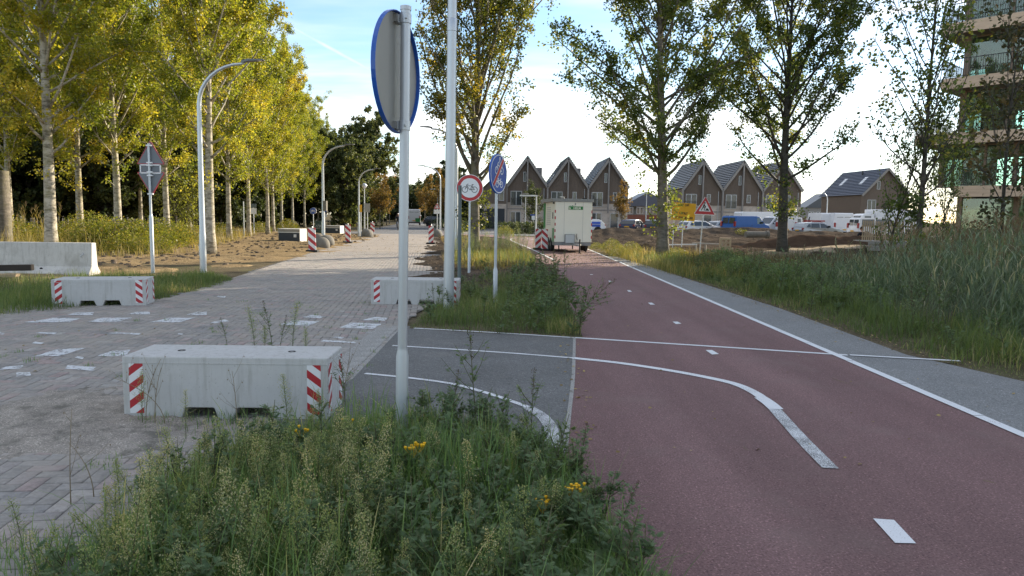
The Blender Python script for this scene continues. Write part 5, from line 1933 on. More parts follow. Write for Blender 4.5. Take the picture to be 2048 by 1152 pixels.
mb.f += [tuple(range(n)), tuple(range(2 * n - 1, n - 1, -1))]; mb.m += [0, 0]
mb.build('cab', m_white_v, t, bevel=.05)
for sy in (-1, 1):
    MB().add([(-1.45, sy * 1.05, 1.4), (-.5, sy * 1.055, 1.4), (-.5, sy * 1.02, 2.2), (-1.2, sy * 1.02, 2.2)], [(0, 1, 2, 3)]).build('side_window', m_carglass, t)
MB().add([(-1.9, -.9, 1.4), (-1.9, .9, 1.4), (-1.56, .85, 2.25), (-1.56, -.85, 2.25)], [(0, 1, 2, 3)]).build('windscreen', m_carglass, t)
MB().box(-1.8, 5.1, -.45, .45, .45, .84).build('chassis', m_rub, t)
wheels(t, (-1.1, 3.9), 2.2, .40, .26)
# far down the road
b = V(822, 453, 112)
t = make_vehicle('white van with green lower corner driving far down the brick road', 'van', 'white_van', (b.x + .2, 114, .02), R(98), 'bigvan', m_white_v, None)
MB().box(-.06, -.03, -.95, -.2, .55, 1.1).build('green_mark', m_green_l, t)
b = V(866, 450, 108)
make_vehicle('dark car by the hedge at the far end of the brick road', 'car', 'parked_car', (b.x - 1.4, 108, .016), R(10), 'car', m_dark_v, None)
# small delivery crate-like pallet pieces on the dug ground
b = V(1440, 492, 30.5)
t = thing('concrete_foundation_block', 'pale hollow block lying on the dug earth right of the roadworks sign', 'block', (b.x, b.y, .42), R(-8))
mb = MB()
for x, z in ((0, 0), (.13, 0), (.26, 0), (0, .26), (.26, .26), (.13, .26)):
    pass
mb.box(0, .09, 0, .3, 0, .42).box(.36, .45, 0, .3, 0, .42).box(.09, .36, 0, .3, 0, .09).box(.09, .36, 0, .3, .33, .42).box(.18, .27, 0, .3, .09, .33).box(.09, .18, .02, .28, .17, .25).box(.27, .36, .02, .28, .17, .25)
mb.box(.1, .55, -.05, .28, -.10, -.002)
mb.build('hollow_block', m_wood_pale, t)
b = V(1512, 468, 50)
t = thing('concrete_pipe', 'short pale pipe lying on the dug earth left of the right leaning trunk', 'pipe', (b.x, 50, .62), R(8))
MB().tube([(-.75, 0, 0), (.75, 0, 0)], .22, 14).build('pipe_body', m_boulder, t, smooth=True)
MB().tube([(.74, 0, 0), (.9, 0, 0)], .27, 14).build('pipe_socket', m_boulder, t, smooth=True)
b = V(1405, 482, 33)
tag(MB().beam((b.x - .4, 33, .52), (b.x + 1.0, 33.4, .48), .3, .05).build('wooden_board', m_wood_bd), 'grey board lying on the earth left of the pale hollow block', 'board')

# wooden deck with a paling fence on the right
b0, b1 = V(1736, 497, 33.5), V(1842, 492, 31.5)
t = thing('timber_footbridge', 'small timber bridge deck between reeds with dark gap below', 'footbridge', (b0.x, 33.5, 0), R(-8))
zdk = V(1736, 483, 33.5).z
for k in range(3):
    MB().box(0, 2.7, -.02 + .005 * k, .04, zdk - .12 - .15 * k, zdk + .02 - .15 * k).build('side_board', m_wood_bd, t)
for k in range(16):
    MB().box(.17 * k, .17 * k + .16, .05, 2.2, zdk - .03, zdk + .012).build('deck_board', m_wood_bd, t)
t = thing('paling_fence', 'fence of pale upright laths along the small timber bridge', 'fence', (b0.x - .05, 34.0, 0), R(-6))
pm = MB().box(-.028, .028, -.012, .012, 0, .92).mesh('pale', m_wood_pale)
for k in range(44):
    o = link('pale', pm, t)
    o.location = (.095 * k, rng.normal(0, .01), zdk + .02 + rng.normal(0, .015)); o.rotation_euler = (0, rng.normal(0, .025), rng.normal(0, .1))
MB().box(-.05, 4.1, .014, .05, zdk + .2, zdk + .26).box(-.05, 4.1, .014, .05, zdk + .68, zdk + .74).build('rail', m_wood_pale, t)

# tree stakes of the sapling
for lab, px in (('square grey stake left of the sapling, black strap round its top', 1986), ('square grey stake right of the sapling, taller and nearer', 2022)):
    Y = 20.5 if px < 2000 else 19.0
    b = V(px, 488 if px > 2000 else 490, Y)
    t = thing('tree_stake', lab, 'stake', (b.x, Y, -.1), 0, 'stakes of the sapling')
    MB().box(-.05, .05, -.05, .05, 0, b.z + .1).build('stake_post', m_wood_bd, t, bevel=.008)
    MB().box(-.056, .056, -.056, .056, b.z - .06, b.z + .01).build('strap_wrap', m_rub, t)
a, b = V(2000, 493, 19.8), V(2022, 490, 19.0)
tag(MB().beam(a, b, .012, .085).build('tree_strap', m_rub), 'black strap from the right stake to the sapling', 'strap')


# ------------------------------------------------------------ people
def skin_body(name, pts, edges, radii, m, parent, root=0):
    me = bpy.data.meshes.new(name)
    me.from_pydata(pts, edges, [])
    o = link(name, me, parent)
    md = o.modifiers.new('skin', 'SKIN')
    for v, r in zip(me.skin_vertices[0].data, radii):
        v.radius = r if hasattr(r, '__len__') else (r, r)
    me.skin_vertices[0].data[root].use_root = True
    s = o.modifiers.new('sub', 'SUBSURF'); s.levels = 1; s.render_levels = 2
    if isinstance(m, (list, tuple)):
        for k in m:
            me.materials.append(k)
    else:
        me.materials.append(m)
    for p in me.polygons:
        p.use_smooth = True
    return o


def body_mat(name, z_leg, z_neck, legs, torso):
    m, n, l, p = new_mat(name)
    tcn = n.new('ShaderNodeTexCoord'); s = n.new('ShaderNodeSeparateXYZ'); l.new(tcn.outputs['Object'], s.inputs[0])
    g = n.new('ShaderNodeMath'); g.operation = 'GREATER_THAN'; l.new(s.outputs[2], g.inputs[0]); g.inputs[1].default_value = z_leg
    g2 = n.new('ShaderNodeMath'); g2.operation = 'GREATER_THAN'; l.new(s.outputs[2], g2.inputs[0]); g2.inputs[1].default_value = z_neck
    c = mixc(n, l, g.outputs[0], legs, torso)
    c = mixc(n, l, g2.outputs[0], c, (.42, .26, .19))
    l.new(c, p.inputs['Base Color']); p.inputs['Roughness'].default_value = .85
    return m


def head(parent, c, hair, r=.105, helmet=False, face=-1):
    bm = bmesh.new()
    bmesh.ops.create_uvsphere(bm, u_segments=16, v_segments=12, radius=1)
    for v in bm.verts:
        v.co.x *= r * .78; v.co.y *= r * .95; v.co.z *= r * 1.18
        if v.co.z < -.3 * r:
            v.co.x *= .82
    me = bpy.data.meshes.new('head'); bm.to_mesh(me); bm.free(); me.materials.append(m_skin)
    h = link('head', me, parent); h.location = c
    cap_ = MB()
    cap_.lathe([(r * .86, -r * .1), (r * .92, r * .3), (r * .80, r * .85), (r * .45, r * 1.18), (r * .05, r * 1.28)], 14)
    cap_.build('helmet' if helmet else 'hair', hair, h, smooth=True, loc=(0, .02 * -face, .0))
    MB().box(-.012, .012, face * r * 1.08, face * r * .85, -.03, .015).build('nose', m_skin, h)
    for sx in (-1, 1):
        MB().box(sx * .035 - .012, sx * .035 + .012, face * r * .93, face * r * .8, .012, .026).build('eye', m_black, h)
    return h


def seated(label, px, Y, zseat, lean, hair, rz):
    b = V(px, 452, Y)
    t = thing('person', label, 'person', (b.x, Y, zseat), rz)
    m = body_mat('seated_clothes', .10, .62, (.02, .022, .03), (.016, .018, .026))
    P_ = [(0, 0, .10), (0, .02, .28), (0, -lean * .5, .46), (0, -lean, .60), (0, -lean * 1.2, .68),
          (-.18, -lean * .9, .55), (-.24, -lean - .12, .33), (-.12, -.34, .22), (.18, -lean * .9, .55), (.24, -lean - .12, .33), (.12, -.34, .22),
          (-.11, -.05, .08), (-.13, -.44, .10), (-.13, -.46, -.34), (-.13, -.58, -.38), (.11, -.05, .08), (.13, -.44, .10), (.13, -.46, -.34), (.13, -.58, -.38)]
    E_ = [(0, 1), (1, 2), (2, 3), (3, 4), (3, 5), (5, 6), (6, 7), (3, 8), (8, 9), (9, 10), (0, 11), (11, 12), (12, 13), (13, 14), (0, 15), (15, 16), (16, 17), (17, 18)]
    Rr = [(.15, .13), (.15, .12), (.16, .12), (.13, .10), .055, .075, .05, .04, .075, .05, .04, .10, .075, .05, .04, .10, .075, .05, .04]
    skin_body('body', P_, E_, Rr, m, t)
    head(t, (0, -lean * 1.5, .80), hair)
    return t


seated('person in dark clothes sitting hunched, left one of two by the paling fence', 1728, 40.2, .42, .10, m_hair, R(200))
seated('person in a dark jacket sitting bent forward, nearest the paling fence', 1750, 39.6, .46, .22, m_dkpole, R(70))
b = V(790, 462, 72)
t = thing('person', 'cyclist in dark jacket, jeans and white helmet far along the brick road', 'person', (b.x, 74, .02), R(5))
m = body_mat('cyclist_clothes', .86, 1.44, (.05, .08, .15), (.014, .016, .022))
P_ = [(0, .15, .92), (0, .10, 1.10), (0, -.02, 1.30), (0, -.06, 1.42), (0, -.07, 1.50), (-.20, -.04, 1.38), (-.27, -.20, 1.16), (-.24, -.44, 1.04), (.20, -.04, 1.38), (.27, -.20, 1.16), (.24, -.44, 1.04),
      (-.10, .12, .88), (-.11, -.26, .72), (-.10, -.12, .34), (-.10, -.26, .28), (.10, .12, .88), (.11, -.16, .56), (.10, -.02, .16), (.10, -.16, .10)]
Rr = [(.15, .13), (.15, .12), (.18, .12), (.13, .10), .055, .075, .05, .04, .075, .05, .04, .10, .075, .05, .04, .10, .075, .05, .04]
skin_body('body', P_, [(0, 1), (1, 2), (2, 3), (3, 4), (3, 5), (5, 6), (6, 7), (3, 8), (8, 9), (9, 10), (0, 11), (11, 12), (12, 13), (13, 14), (0, 15), (15, 16), (16, 17), (17, 18)], Rr, m, t)
head(t, (0, -.10, 1.62), m_helmet, helmet=True)
t = thing('bicycle', 'dark bicycle ridden by the far cyclist', 'bicycle', (b.x, 74, .02), R(5))
for y in (-.55, .50):
    w = MB().tube([(0, .33 * math.cos(2 * math.pi * k / 20), .34 + .33 * math.sin(2 * math.pi * k / 20)) for k in range(21)], .022, 6, cap=False).build('wheel', m_rub, t, loc=(0, y, 0))
MB().tube([(0, -.55, .34), (0, -.42, 1.0)], .018, 6).tube([(0, -.45, .85), (0, .10, .80)], .018, 6).tube([(0, -.45, .8), (0, .02, .30)], .02, 6).tube([(0, .02, .3), (0, .16, .92)], .018, 6).tube([(0, .02, .3), (0, .5, .34), (0, .12, .8)], .014, 6).build('frame', m_rail, t)
MB().tube([(-.28, -.42, 1.02), (-.1, -.44, 1.04), (.1, -.44, 1.04), (.28, -.42, 1.02)], .014, 6).build('handlebar', m_rail, t)
MB().box(-.08, .08, .05, .28, .92, .96).build('saddle', m_rub, t, bevel=.015)


# ------------------------------------------------------------ trees
def tree_meshes(seed, H, base, rad, nl, r0, leaves, lsize, lean=(0, 0), asc=(35, 62), prof=None, bend=0.25, twl=1.0, tw_per=13, leader=True, skip=.12, leaf_m=None, bark=None, droop=0.0, shoots=0, low=.08):
    """trunk and limb mesh plus a crown of leaf-sized faces"""
    g = np.random.default_rng(seed)
    wood = MB()
    npt = 14
    tp = []
    ph = g.uniform(0, 6.28, 2)
    for i in range(npt):
        s = i / (npt - 1)
        z = H * .97 * s
        tp.append(np.array([lean[0] * z + .012 * H * math.sin(3.1 * s + ph[0]) * s, lean[1] * z + .012 * H * math.sin(2.6 * s + ph[1]) * s, z - .1]))
    tr = [r0 * (1.28 if i == 0 else 1) * (1 - .93 * (i / (npt - 1)) ** .9) + .012 for i in range(npt)]
    wood.tube(tp, tr, 12)
    limbs = MB()
    at = lambda s: np.array([np.interp(s * (npt - 1), np.arange(npt), [p[k] for p in tp]) for k in range(3)])
    P_, D_ = [], []                                   # leaf seats
    prof = prof or (lambda t: math.sin(math.pi * (.10 + .84 * t)) ** .75)
    s0 = base / H
    az = g.uniform(0, 6.28)
    segA, segB, segr = [], [], []

    def leafy(p0, d, ln, n, spread):
        k = max(3, n)
        t = g.uniform(.15, 1.05, k) ** .8
        off = g.normal(0, spread * .72, (k, 3))
        P_.append(p0 + d * (t * ln)[:, None] + off)
        D_.append(d * .5 + g.normal(0, .8, (k, 3)) + np.array([0, 0, -.25]))

    n_tw = 0
    plan = []
    for i in range(nl):
        s = s0 + (1 - s0) * ((i + g.uniform(0, .8)) / nl) * .98
        t = (s - s0) / (1 - s0)
        az += 2.399 + g.normal(0, .35)
        if g.random() < skip:
            continue
        L = rad * prof(t) * g.uniform(.72, 1.12)
        el = R(g.uniform(*asc)) * (1 - .0 * t) + t * .35
        plan.append((s, t, az, L, el))
    tot = sum(max(.4, p[3] / max(.35, math.cos(p[4]))) for p in plan)
    for s, t, a, L, el in plan:
        p0 = at(s)
        d = np.array([math.cos(a) * math.cos(el), math.sin(a) * math.cos(el), math.sin(el)])
        ln = max(.4, L / max(.35, math.cos(el)))
        pts = [p0]
        cur, dd = p0.copy(), d.copy()
        for k in range(5):
            dd = dd + np.array([0, 0, bend * .2 - droop * .25 * k / 4]) + g.normal(0, .07, 3)
            dd /= np.linalg.norm(dd)
            cur = cur + dd * ln / 5
            pts.append(cur.copy())
        rl = r0 * (1 - .85 * s) * .34
        limbs.tube(pts, [rl * (1 - .85 * k / 5) + .008 for k in range(6)], 5)
        share = leaves * ln / tot
        ntw = max(4, int(tw_per * (.5 + L / rad)))
        for k in range(ntw):
            q = g.uniform(.22, 1.0) if k else 1.0
            i0 = min(4, int(q * 5)); f = q * 5 - i0
            b0 = pts[i0] * (1 - f) + pts[min(5, i0 + 1)] * f
            td = nrm(dd * .6 + g.normal(0, .75, 3) + np.array([0, 0, .25 - droop]))
            tl = twl * g.uniform(.45, 1.1) * (1 - .3 * q) * (.7 + .5 * L / rad)
            segA.append(b0); segB.append(b0 + td * tl); segr.append(.012)
            leafy(b0, td, tl, int(share / ntw), .10 + .07 * tl)
    for k in range(shoots):                            # short leafy shoots on the bare trunk
        s = g.uniform(low, s0)
        p0 = at(s); a = g.uniform(0, 6.28)
        td = np.array([math.cos(a), math.sin(a), g.uniform(-.2, .7)]); td /= np.linalg.norm(td)
        tl = g.uniform(.35, 1.1)
        segA.append(p0); segB.append(p0 + td * tl); segr.append(.010)
        leafy(p0, td, tl, int(34 * tl), .13)
    a_, b_ = np.array(segA), np.array(segB)
    w = NP(); v, q = np_stems(a_, b_, np.array(segr), .004); w.add(v, q, .5)
    tw_mesh = w.mesh('twigs', bark)
    P = np.concatenate(P_); D = nrm(np.concatenate(D_))
    k = len(P)
    N = nrm(g.normal(0, .7, (k, 3)) + np.array([0, 0, .6]))
    L = lsize * g.uniform(.65, 1.25, k)
    v, q = np_leaves(P, D, N, L, L * g.uniform(.75, .95, k), .06)
    c = NP()
    tint = np.clip(.5 + (vnoise(P[:, 0] * 1.0 + P[:, 2], P[:, 1] + P[:, 2] * .7, 1.1, seed) - .5) * .9 + g.normal(0, .18, k), 0, 1)
    c.add(v, q, np.repeat(tint, 4))
    return wood.mesh('trunk', bark, True), limbs.mesh('limbs', bark, True), tw_mesh, c.mesh('crown', leaf_m)


def tree_thing(name, label, meshes, loc, rz, group=None, scale=1, tilt=(0, 0)):
    t = thing(name, label, 'tree', loc, rz, group)
    if tilt != (0, 0):
        t.rotation_euler = (tilt[1], tilt[0], rz)
    t.scale = (scale,) * 3 if not hasattr(scale, '__len__') else scale
    for n, me in zip(('trunk', 'limb_set', 'twig_set', 'crown'), meshes):
        o = link(n, me, t)
        if n != 'trunk':
            o['kind'] = 'stuff'
    return t


def foot(px, Y):
    b = V(px, 440, Y)
    return (b.x, Y, 0)


ROWG = 'yellowing poplars in the row along the left verge'
rowA = tree_meshes(11, 13.8, 3.6, 3.7, 56, .195, 72000, .10, asc=(28, 55), leaf_m=m_poplar, bark=m_bark_w, skip=.05, shoots=10, low=.2)
rowB = tree_meshes(12, 13.2, 3.5, 3.4, 54, .155, 64000, .10, asc=(30, 58), leaf_m=m_poplar, bark=m_bark_w, skip=.05, shoots=6, low=.2)
rowC = tree_meshes(13, 12.4, 3.4, 3.1, 52, .15, 54000, .105, asc=(30, 58), leaf_m=m_poplar, bark=m_bark_w, skip=.05)
for lab, px, Y, rz, ms, s in (('poplar with thick pale trunk directly behind the long concrete barrier', 100, 24.5, .4, rowA, 1.0),
                              ('poplar with slim pale trunk between the barrier end and the triangular signs', 236, 31.5, 1.9, rowB, 1.04),
                              ('poplar whose pale trunk stands just right of the triangular signs', 334, 37, 3.1, rowB, 1.0),
                              ('poplar close behind the nearest left street lamp, branches reaching over the road', 420, 27.2, 2.2, rowA, .93),
                              ('poplar with trunk right of the nearest left street lamp, by the thin pale post', 458, 42, 5.2, rowC, 1.0),
                              ('poplar with trunk by the white notice sign', 497, 47, .9, rowB, .93),
                              ('poplar with trunk left of the nearest dark planter box', 535, 53, 2.7, rowC, .98),
                              ('poplar with slim trunk close behind the planter box trunk', 546, 60, 4.4, rowC, .98),
                              ('poplar whose trunk rises just behind the nearest planter box', 563, 66, 1.2, rowB, .88),
                              ('poplar with trunk above the right end of the nearest planter box', 585, 74, 3.6, rowC, .96),
                              ('poplar last of the row, trunk left of the lamp with the grey box', 609, 83, 5.8, rowC, .95)):
    tree_thing('poplar_tree', lab, ms, foot(px, Y), rz, ROWG, s)
for k, (px, Y, s) in enumerate(((-150, 25, 1.0), (20, 36, 1.05), (160, 43, 1.05), (206, 62, 1.1), (282, 52, 1.0), (378, 58, 1.0), (-60, 44, 1.1), (636, 95, .95), (520, 80, 1.05))):
    tree_thing('poplar_tree', 'poplar in the second line, crown merging behind the front row of poplars', (rowB, rowC, rowA)[k % 3], foot(px, Y), k * 1.3, 'poplars standing behind the front row', s)

mid = tree_meshes(21, 12.6, 2.9, 3.7, 62, .24, 56000, .10, asc=(38, 62), leaf_m=m_poplar_y, bark=m_bark_g, skip=.08, bend=.35, prof=lambda t: (.80 + .32 * t) if t < .55 else max(.1, .93 * (1 - ((t - .55) / .45) ** 2.4)), shoots=16, low=.1)
tree_thing('poplar_tree', 'tall half yellow poplar on the middle island behind the no cycling sign', mid, foot(949, 29.5), .3, None)
big1 = tree_meshes(22, 12.8, 3.1, 4.2, 58, .24, 52000, .105, asc=(22, 54), leaf_m=m_poplar_g, bark=m_bark_g, skip=.16, bend=.25, prof=lambda t: (.8 + .35 * t) if t < .5 else max(.1, .97 * (1 - ((t - .5) / .5) ** 2.2)), shoots=28, low=.06, lean=(-.035, .0))
tree_thing('poplar_tree', 'green poplar with ivy grown trunk leaning left beside the yellow works board', big1, foot(1328, 28), 0, None)
big2 = tree_meshes(23, 12.6, 3.2, 4.3, 58, .22, 54000, .105, asc=(24, 54), leaf_m=m_poplar_g, bark=m_bark_d, skip=.14, bend=.35, prof=lambda t: (.75 + .4 * t) if t < .5 else max(.1, .95 * (1 - ((t - .5) / .5) ** 2.2)), shoots=34, low=.14, lean=(-.02, .0))
tree_thing('poplar_tree', 'dark backlit poplar with curved trunk right of the roadworks sign', big2, foot(1568, 30.5), 0, None)
young = tree_meshes(24, 10.2, 2.6, 2.2, 36, .11, 3500, .135, asc=(34, 58), leaf_m=m_poplar_g, bark=m_bark_d, skip=.10, bend=.3, twl=1.1, tw_per=7, shoots=36, low=.05, lean=(.012, 0), prof=lambda t: .9 if t < .45 else max(.12, .9 * (1 - ((t - .45) / .55) ** 2)))
tree_thing('poplar_tree', 'slender dark poplar in front of the balconies, growing out of the reeds', young, foot(1838, 26.5), 0, None)
bushy = tree_meshes(25, 4.6, .4, 1.5, 36, .07, 3400, .115, asc=(25, 60), leaf_m=m_poplar_g, bark=m_bark_d, skip=.05, twl=.9, tw_per=7)
tree_thing('young_tree', 'dense dark young tree at the corner of the apartment building', bushy, foot(1888, 31), 1, None, (.5, .5, .9))
tree_thing('young_tree', 'bushy growth leaning left of the slender poplar, in front of the detached house', bushy, foot(1772, 28), 2.2, None, (.65, .65, 1.1), (R(-14), 0))
sap = tree_meshes(26, 6.8, 1.9, 1.15, 28, .055, 2000, .12, asc=(30, 60), leaf_m=leaf_mat('sapling_leaf', [(0, (.045, .055, .03)), (.6, (.075, .075, .035)), (1, (.16, .11, .05))], .3, .6), bark=m_bark_d, skip=.05, twl=.8, tw_per=6, shoots=8, low=.2, droop=.25)
tree_thing('sapling', 'thin staked sapling at the right edge in front of the lowest balcony', sap, foot(2006, 20.5), 0, None)

# the wood behind the left verge and the trees along the street
dark = tree_meshes(31, 9.5, .5, 4.4, 74, .22, 44000, .30, asc=(0, 50), leaf_m=m_darkleaf, bark=m_bark_d, skip=.02, prof=lambda t: max(.34, math.sqrt(max(.006, 1 - (2 * t - .8) ** 2 / 1.45))), tw_per=10, twl=1.3, bend=.1)
dark2 = tree_meshes(32, 8.0, .4, 4.0, 68, .2, 38000, .30, asc=(0, 50), leaf_m=m_darkleaf, bark=m_bark_d, skip=.02, prof=lambda t: max(.34, math.sqrt(max(.006, 1 - (2 * t - .75) ** 2 / 1.57))), tw_per=10, twl=1.3, bend=.1)
DG = 'trees of the dark wood behind the poplar row'
k = 0
for px, Y, s in ((-130, 48, 1), (-20, 56, 1.05), (60, 50, .85), (150, 58, .95), (215, 52, .85), (275, 66, 1.0), (330, 58, .85), (392, 70, 1.0), (440, 64, .85), (490, 78, 1.0), (530, 90, 1.05), (575, 100, 1.05), (615, 104, .95), (100, 72, 1.2), (360, 86, 1.2), (460, 100, 1.2), (-60, 70, 1.2), (230, 84, 1.25)):
    tree_thing('dark_tree', 'dense dark tree of the wood behind the paling fence and poplar trunks', (dark, dark2)[k % 2], foot(px, Y), k * 1.1, DG, s); k += 1
rnd = tree_meshes(33, 9.3, .4, 4.3, 74, .22, 46000, .26, asc=(0, 46), leaf_m=leaf_mat('round_tree_leaf', [(0, (.05, .07, .03)), (.6, (.10, .125, .05)), (1, (.19, .20, .08))], .35, .6), bark=m_bark_d, skip=.02, prof=lambda t: max(.30, math.sqrt(max(.006, 1 - (2 * t - .85) ** 2 / 1.4))), tw_per=10, twl=1.2, bend=.05)
tree_thing('round_tree', 'big dark round tree just right of the lamp with the grey box', rnd, foot(686, 92), .5, None, (1.0, 1.0, 1.02))
tree_thing('round_tree', 'tallest dark round tree at the end of the poplar row behind the second curved lamp', rnd, foot(724, 104), 2.5, None, (1.2, 1.2, 1.3))
org = tree_meshes(41, 5.2, 1.9, 1.5, 30, .06, 7000, .13, asc=(25, 60), leaf_m=m_orange, bark=m_bark_g, skip=.05, twl=.7, tw_per=6)
OG = 'young orange trees along the far street'
for px, Y, s, lab in ((760, 80, .72, 'young orange tree nearest, right of the grey sign back'), (766, 96, .85, 'young orange tree second along the far left kerb'), (773, 112, .95, 'young orange tree third along the far left kerb'), (779, 130, 1.05, 'young orange tree fourth along the far left kerb, behind the cyclist'),
                      (850, 120, 1.0, 'young orange tree right of the far white van'), (862, 96, .8, 'young orange tree behind the warning triangle'), (890, 84, .85, 'orange brown tree right of the kerb lamp, beside the tall lamp post'), (1243, 84, .72, 'reddish small tree in front of the right end gabled house')):
    tree_thing('orange_tree', lab, org, foot(px, Y), px * .7, OG, s)
grn = tree_meshes(42, 4.2, .8, 1.3, 26, .05, 3200, .15, asc=(15, 55), leaf_m=m_darkleaf, bark=m_bark_d, skip=.05, twl=.7, tw_per=6)
tree_thing('garden_tree', 'small dark green tree in front of the leftmost gabled house', grn, foot(1064, 82), 1, None, 1.05)
for k, (px, Y, s, lab) in enumerate(((838, 250, 2.6, 'distant green tree beside the flat roofed block'), (856, 210, 2.5, 'distant tree left of the kerb lamp top'), (812, 230, 2.2, 'distant pale tree just right of the near sign pole'), (790, 190, 2.6, 'distant round tree left of the near sign pole'), (905, 110, 1.5, 'dark tree behind the tall lamp post'), (925, 88, 1.1, 'dark shrubby tree behind the no cycling sign'), (880, 140, 1.5, 'dark tree behind the right kerb lamp'))):
    tree_thing('far_tree', lab, grn if s > 2 else dark2, foot(px, Y), k, None, s if s > 2 else s * .55)
for k, (px, Y) in enumerate(((748, 165), (772, 180), (798, 190), (826, 175), (846, 185), (868, 170), (700, 150), (895, 160))):
    tree_thing('far_tree', 'dark tree of the line closing the far end of the brick road', dark2, foot(px, Y), k * 1.3, 'trees closing the far end of the road', (1.0, 1.0, .75 + .1 * (k % 3)))
wil = tree_meshes(43, 3.6, 1.2, 1.1, 22, .05, 2600, .13, asc=(20, 60), leaf_m=m_willow, bark=m_bark_d, skip=0, twl=1.0, tw_per=7, droop=1.2)
tree_thing('willow_tree', 'small drooping pale green willow between the left poplar trunks', wil, foot(352, 43), 0, None)
tree_thing('willow_tree', 'lower drooping willow just left of the nearest left lamp', wil, foot(386, 45), 2, None, .85)
b = V(4, 440, 27)
tag(MB().tube([(0, 0, 0), (.02, 0, 3.0)], [.32, .28], 14).build('broken_tree_stump', m_bark_g, smooth=True, loc=(b.x, 27, 0)), 'broad cut off grey trunk at the left edge', 'tree stump')

# ------------------------------------------------------------ paling fence on the left
a, b = V(-40, 440, 35.5), V(345, 440, 43)
t = thing('chestnut_paling_fence', 'rustic lath fence in the tall weeds before the dark wood', 'fence', (a.x, 35.5, 0), math.atan2(43 - 35.5, b.x - a.x))
Lf = math.hypot(b.x - a.x, 7.5)
pm = MB().box(-.018, .018, -.012, .012, 0, 1.16).mesh('pale', m_wood_bd)
n = int(Lf / .125)
for k in range(n):
    o = link('pale', pm, t)
    o.location = (k * .125 + rng.normal(0, .012), 0, rng.normal(0, .03)); o.rotation_euler = (0, rng.normal(0, .04), rng.normal(0, .2))
MB().tube([(0, .02, .95), (Lf, .02, .95)], .006, 4).tube([(0, .02, .35), (Lf, .02, .35)], .006, 4).build('wire', m_galv, t)
for k in range(0, n, 14):
    MB().tube([(k * .125, .05, 0), (k * .125, .05, 1.25)], .035, 7).build('post', m_wood_bd, t)


# ------------------------------------------------------------ plant templates
def grass_np(np_, P, hmin, hmax, wmin, wmax, bmax=.9, seg=3, mi=0, zb=0.0, tint=0.0, edge=None, ew=.5):
    k = len(P)
    L = rng.uniform(hmin, hmax, k) * rng.uniform(.7, 1.1, k)
    if edge is not None:                        # shorter towards the ragged edge of the patch
        s_ = soft(P[:, 0][None], P[:, 1][None], edge, ew)[0] + (vnoise(P[:, 0], P[:, 1], .28, 77) - .5) * .9
        L = L * np.clip(.12 + .88 * s_, .10, 1)
    W = rng.uniform(wmin, wmax, k)
    az = rng.uniform(0, 6.283, k); bd = rng.beta(1.6, 2.2, k) * bmax
    Z = np.concatenate([P, np.full((k, 1), zb)], 1) if P.shape[1] == 2 else P
    V_, Q, m = np_blades(Z, L, W, az, bd, seg)
    r = np.clip(rng.beta(2, 2.2, k) + tint + (vnoise(Z[:, 0], Z[:, 1], .9, 31) - .5) * .5, 0, 1)
    np_.add(V_, Q, np.repeat(r, m), mi)


def tmpl(np_):
    V_, Q, r, mi = np_.arrays()
    return V_, Q, r, mi


def stem_path(h, lean, g, n=6):
    a = g.uniform(0, 6.28)
    pts = [np.array([math.cos(a) * lean * h * (i / (n - 1)) ** 1.6, math.sin(a) * lean * h * (i / (n - 1)) ** 1.6, h * i / (n - 1)]) for i in range(n)]
    return pts


def along(pts, s):
    n = len(pts) - 1
    i = min(n - 1, int(s * n)); f = s * n - i
    return pts[i] * (1 - f) + pts[i + 1] * f


def fleabane(seed, h):
    """tall weed with narrow leaves and a feathery pale panicle"""
    g = np.random.default_rng(seed)
    pts = stem_path(h, g.uniform(.02, .14), g)
    st = MB().tube(pts, [.0045, .004, .0036, .003, .0024, .0014], 5)
    lf, fl = NP(), NP()
    k = 46
    s = g.uniform(.04, .75, k); a = g.uniform(0, 6.28, k)
    P = np.array([along(pts, q) for q in s]); up = g.uniform(.1, .9, k)
    D = np.stack([np.cos(a), np.sin(a), up], 1)
    L = g.uniform(.035, .085, k) * (1.1 - .6 * s)
    v, q = np_leaves(P, D, np.array([0, 0, 1.0]) + g.normal(0, .2, (k, 3)), L, np.full(k, .009), .1)
    lf.add(v, q, np.repeat(g.beta(2, 2, k), 4))
    A, B, heads = [], [], []
    for i in range(46):
        q = .30 + .70 * (i / 46) ** .9
        a = i * 2.4 + g.normal(0, .3)
        ln = h * .30 * (1.06 - q) ** .8 * g.uniform(.35, 1.25) + .015
        p0 = along(pts, q); d = nrm(np.array([math.cos(a) * .95, math.sin(a) * .95, .9]))
        A.append(p0); B.append(p0 + d * ln)
        for j in range(6):
            heads.append(p0 + d * ln * g.uniform(.25, 1.08) + g.normal(0, .010, 3))
    v, q = np_stems(np.array(A), np.array(B), .0014, .0008); lf.add(v, q, .6)
    H_ = np.array(heads); k = len(H_)
    D = nrm(g.normal(0, .6, (k, 3)) + np.array([0, 0, 1.0]))
    for r_ in range(2):
        v, q = np_leaves(H_, D, g.normal(0, 1, (k, 3)), g.uniform(.008, .015, k), g.uniform(.006, .010, k), .1)
        fl.add(v, q, np.repeat(np.clip(g.beta(1.6, 2.0, k) + (seed % 3 - 1) * .22, 0, 1), 4))
    return st.mesh('stem', m_stem, True), lf.mesh('leaves', m_weedleaf), fl.mesh('seed_heads', m_fluff)


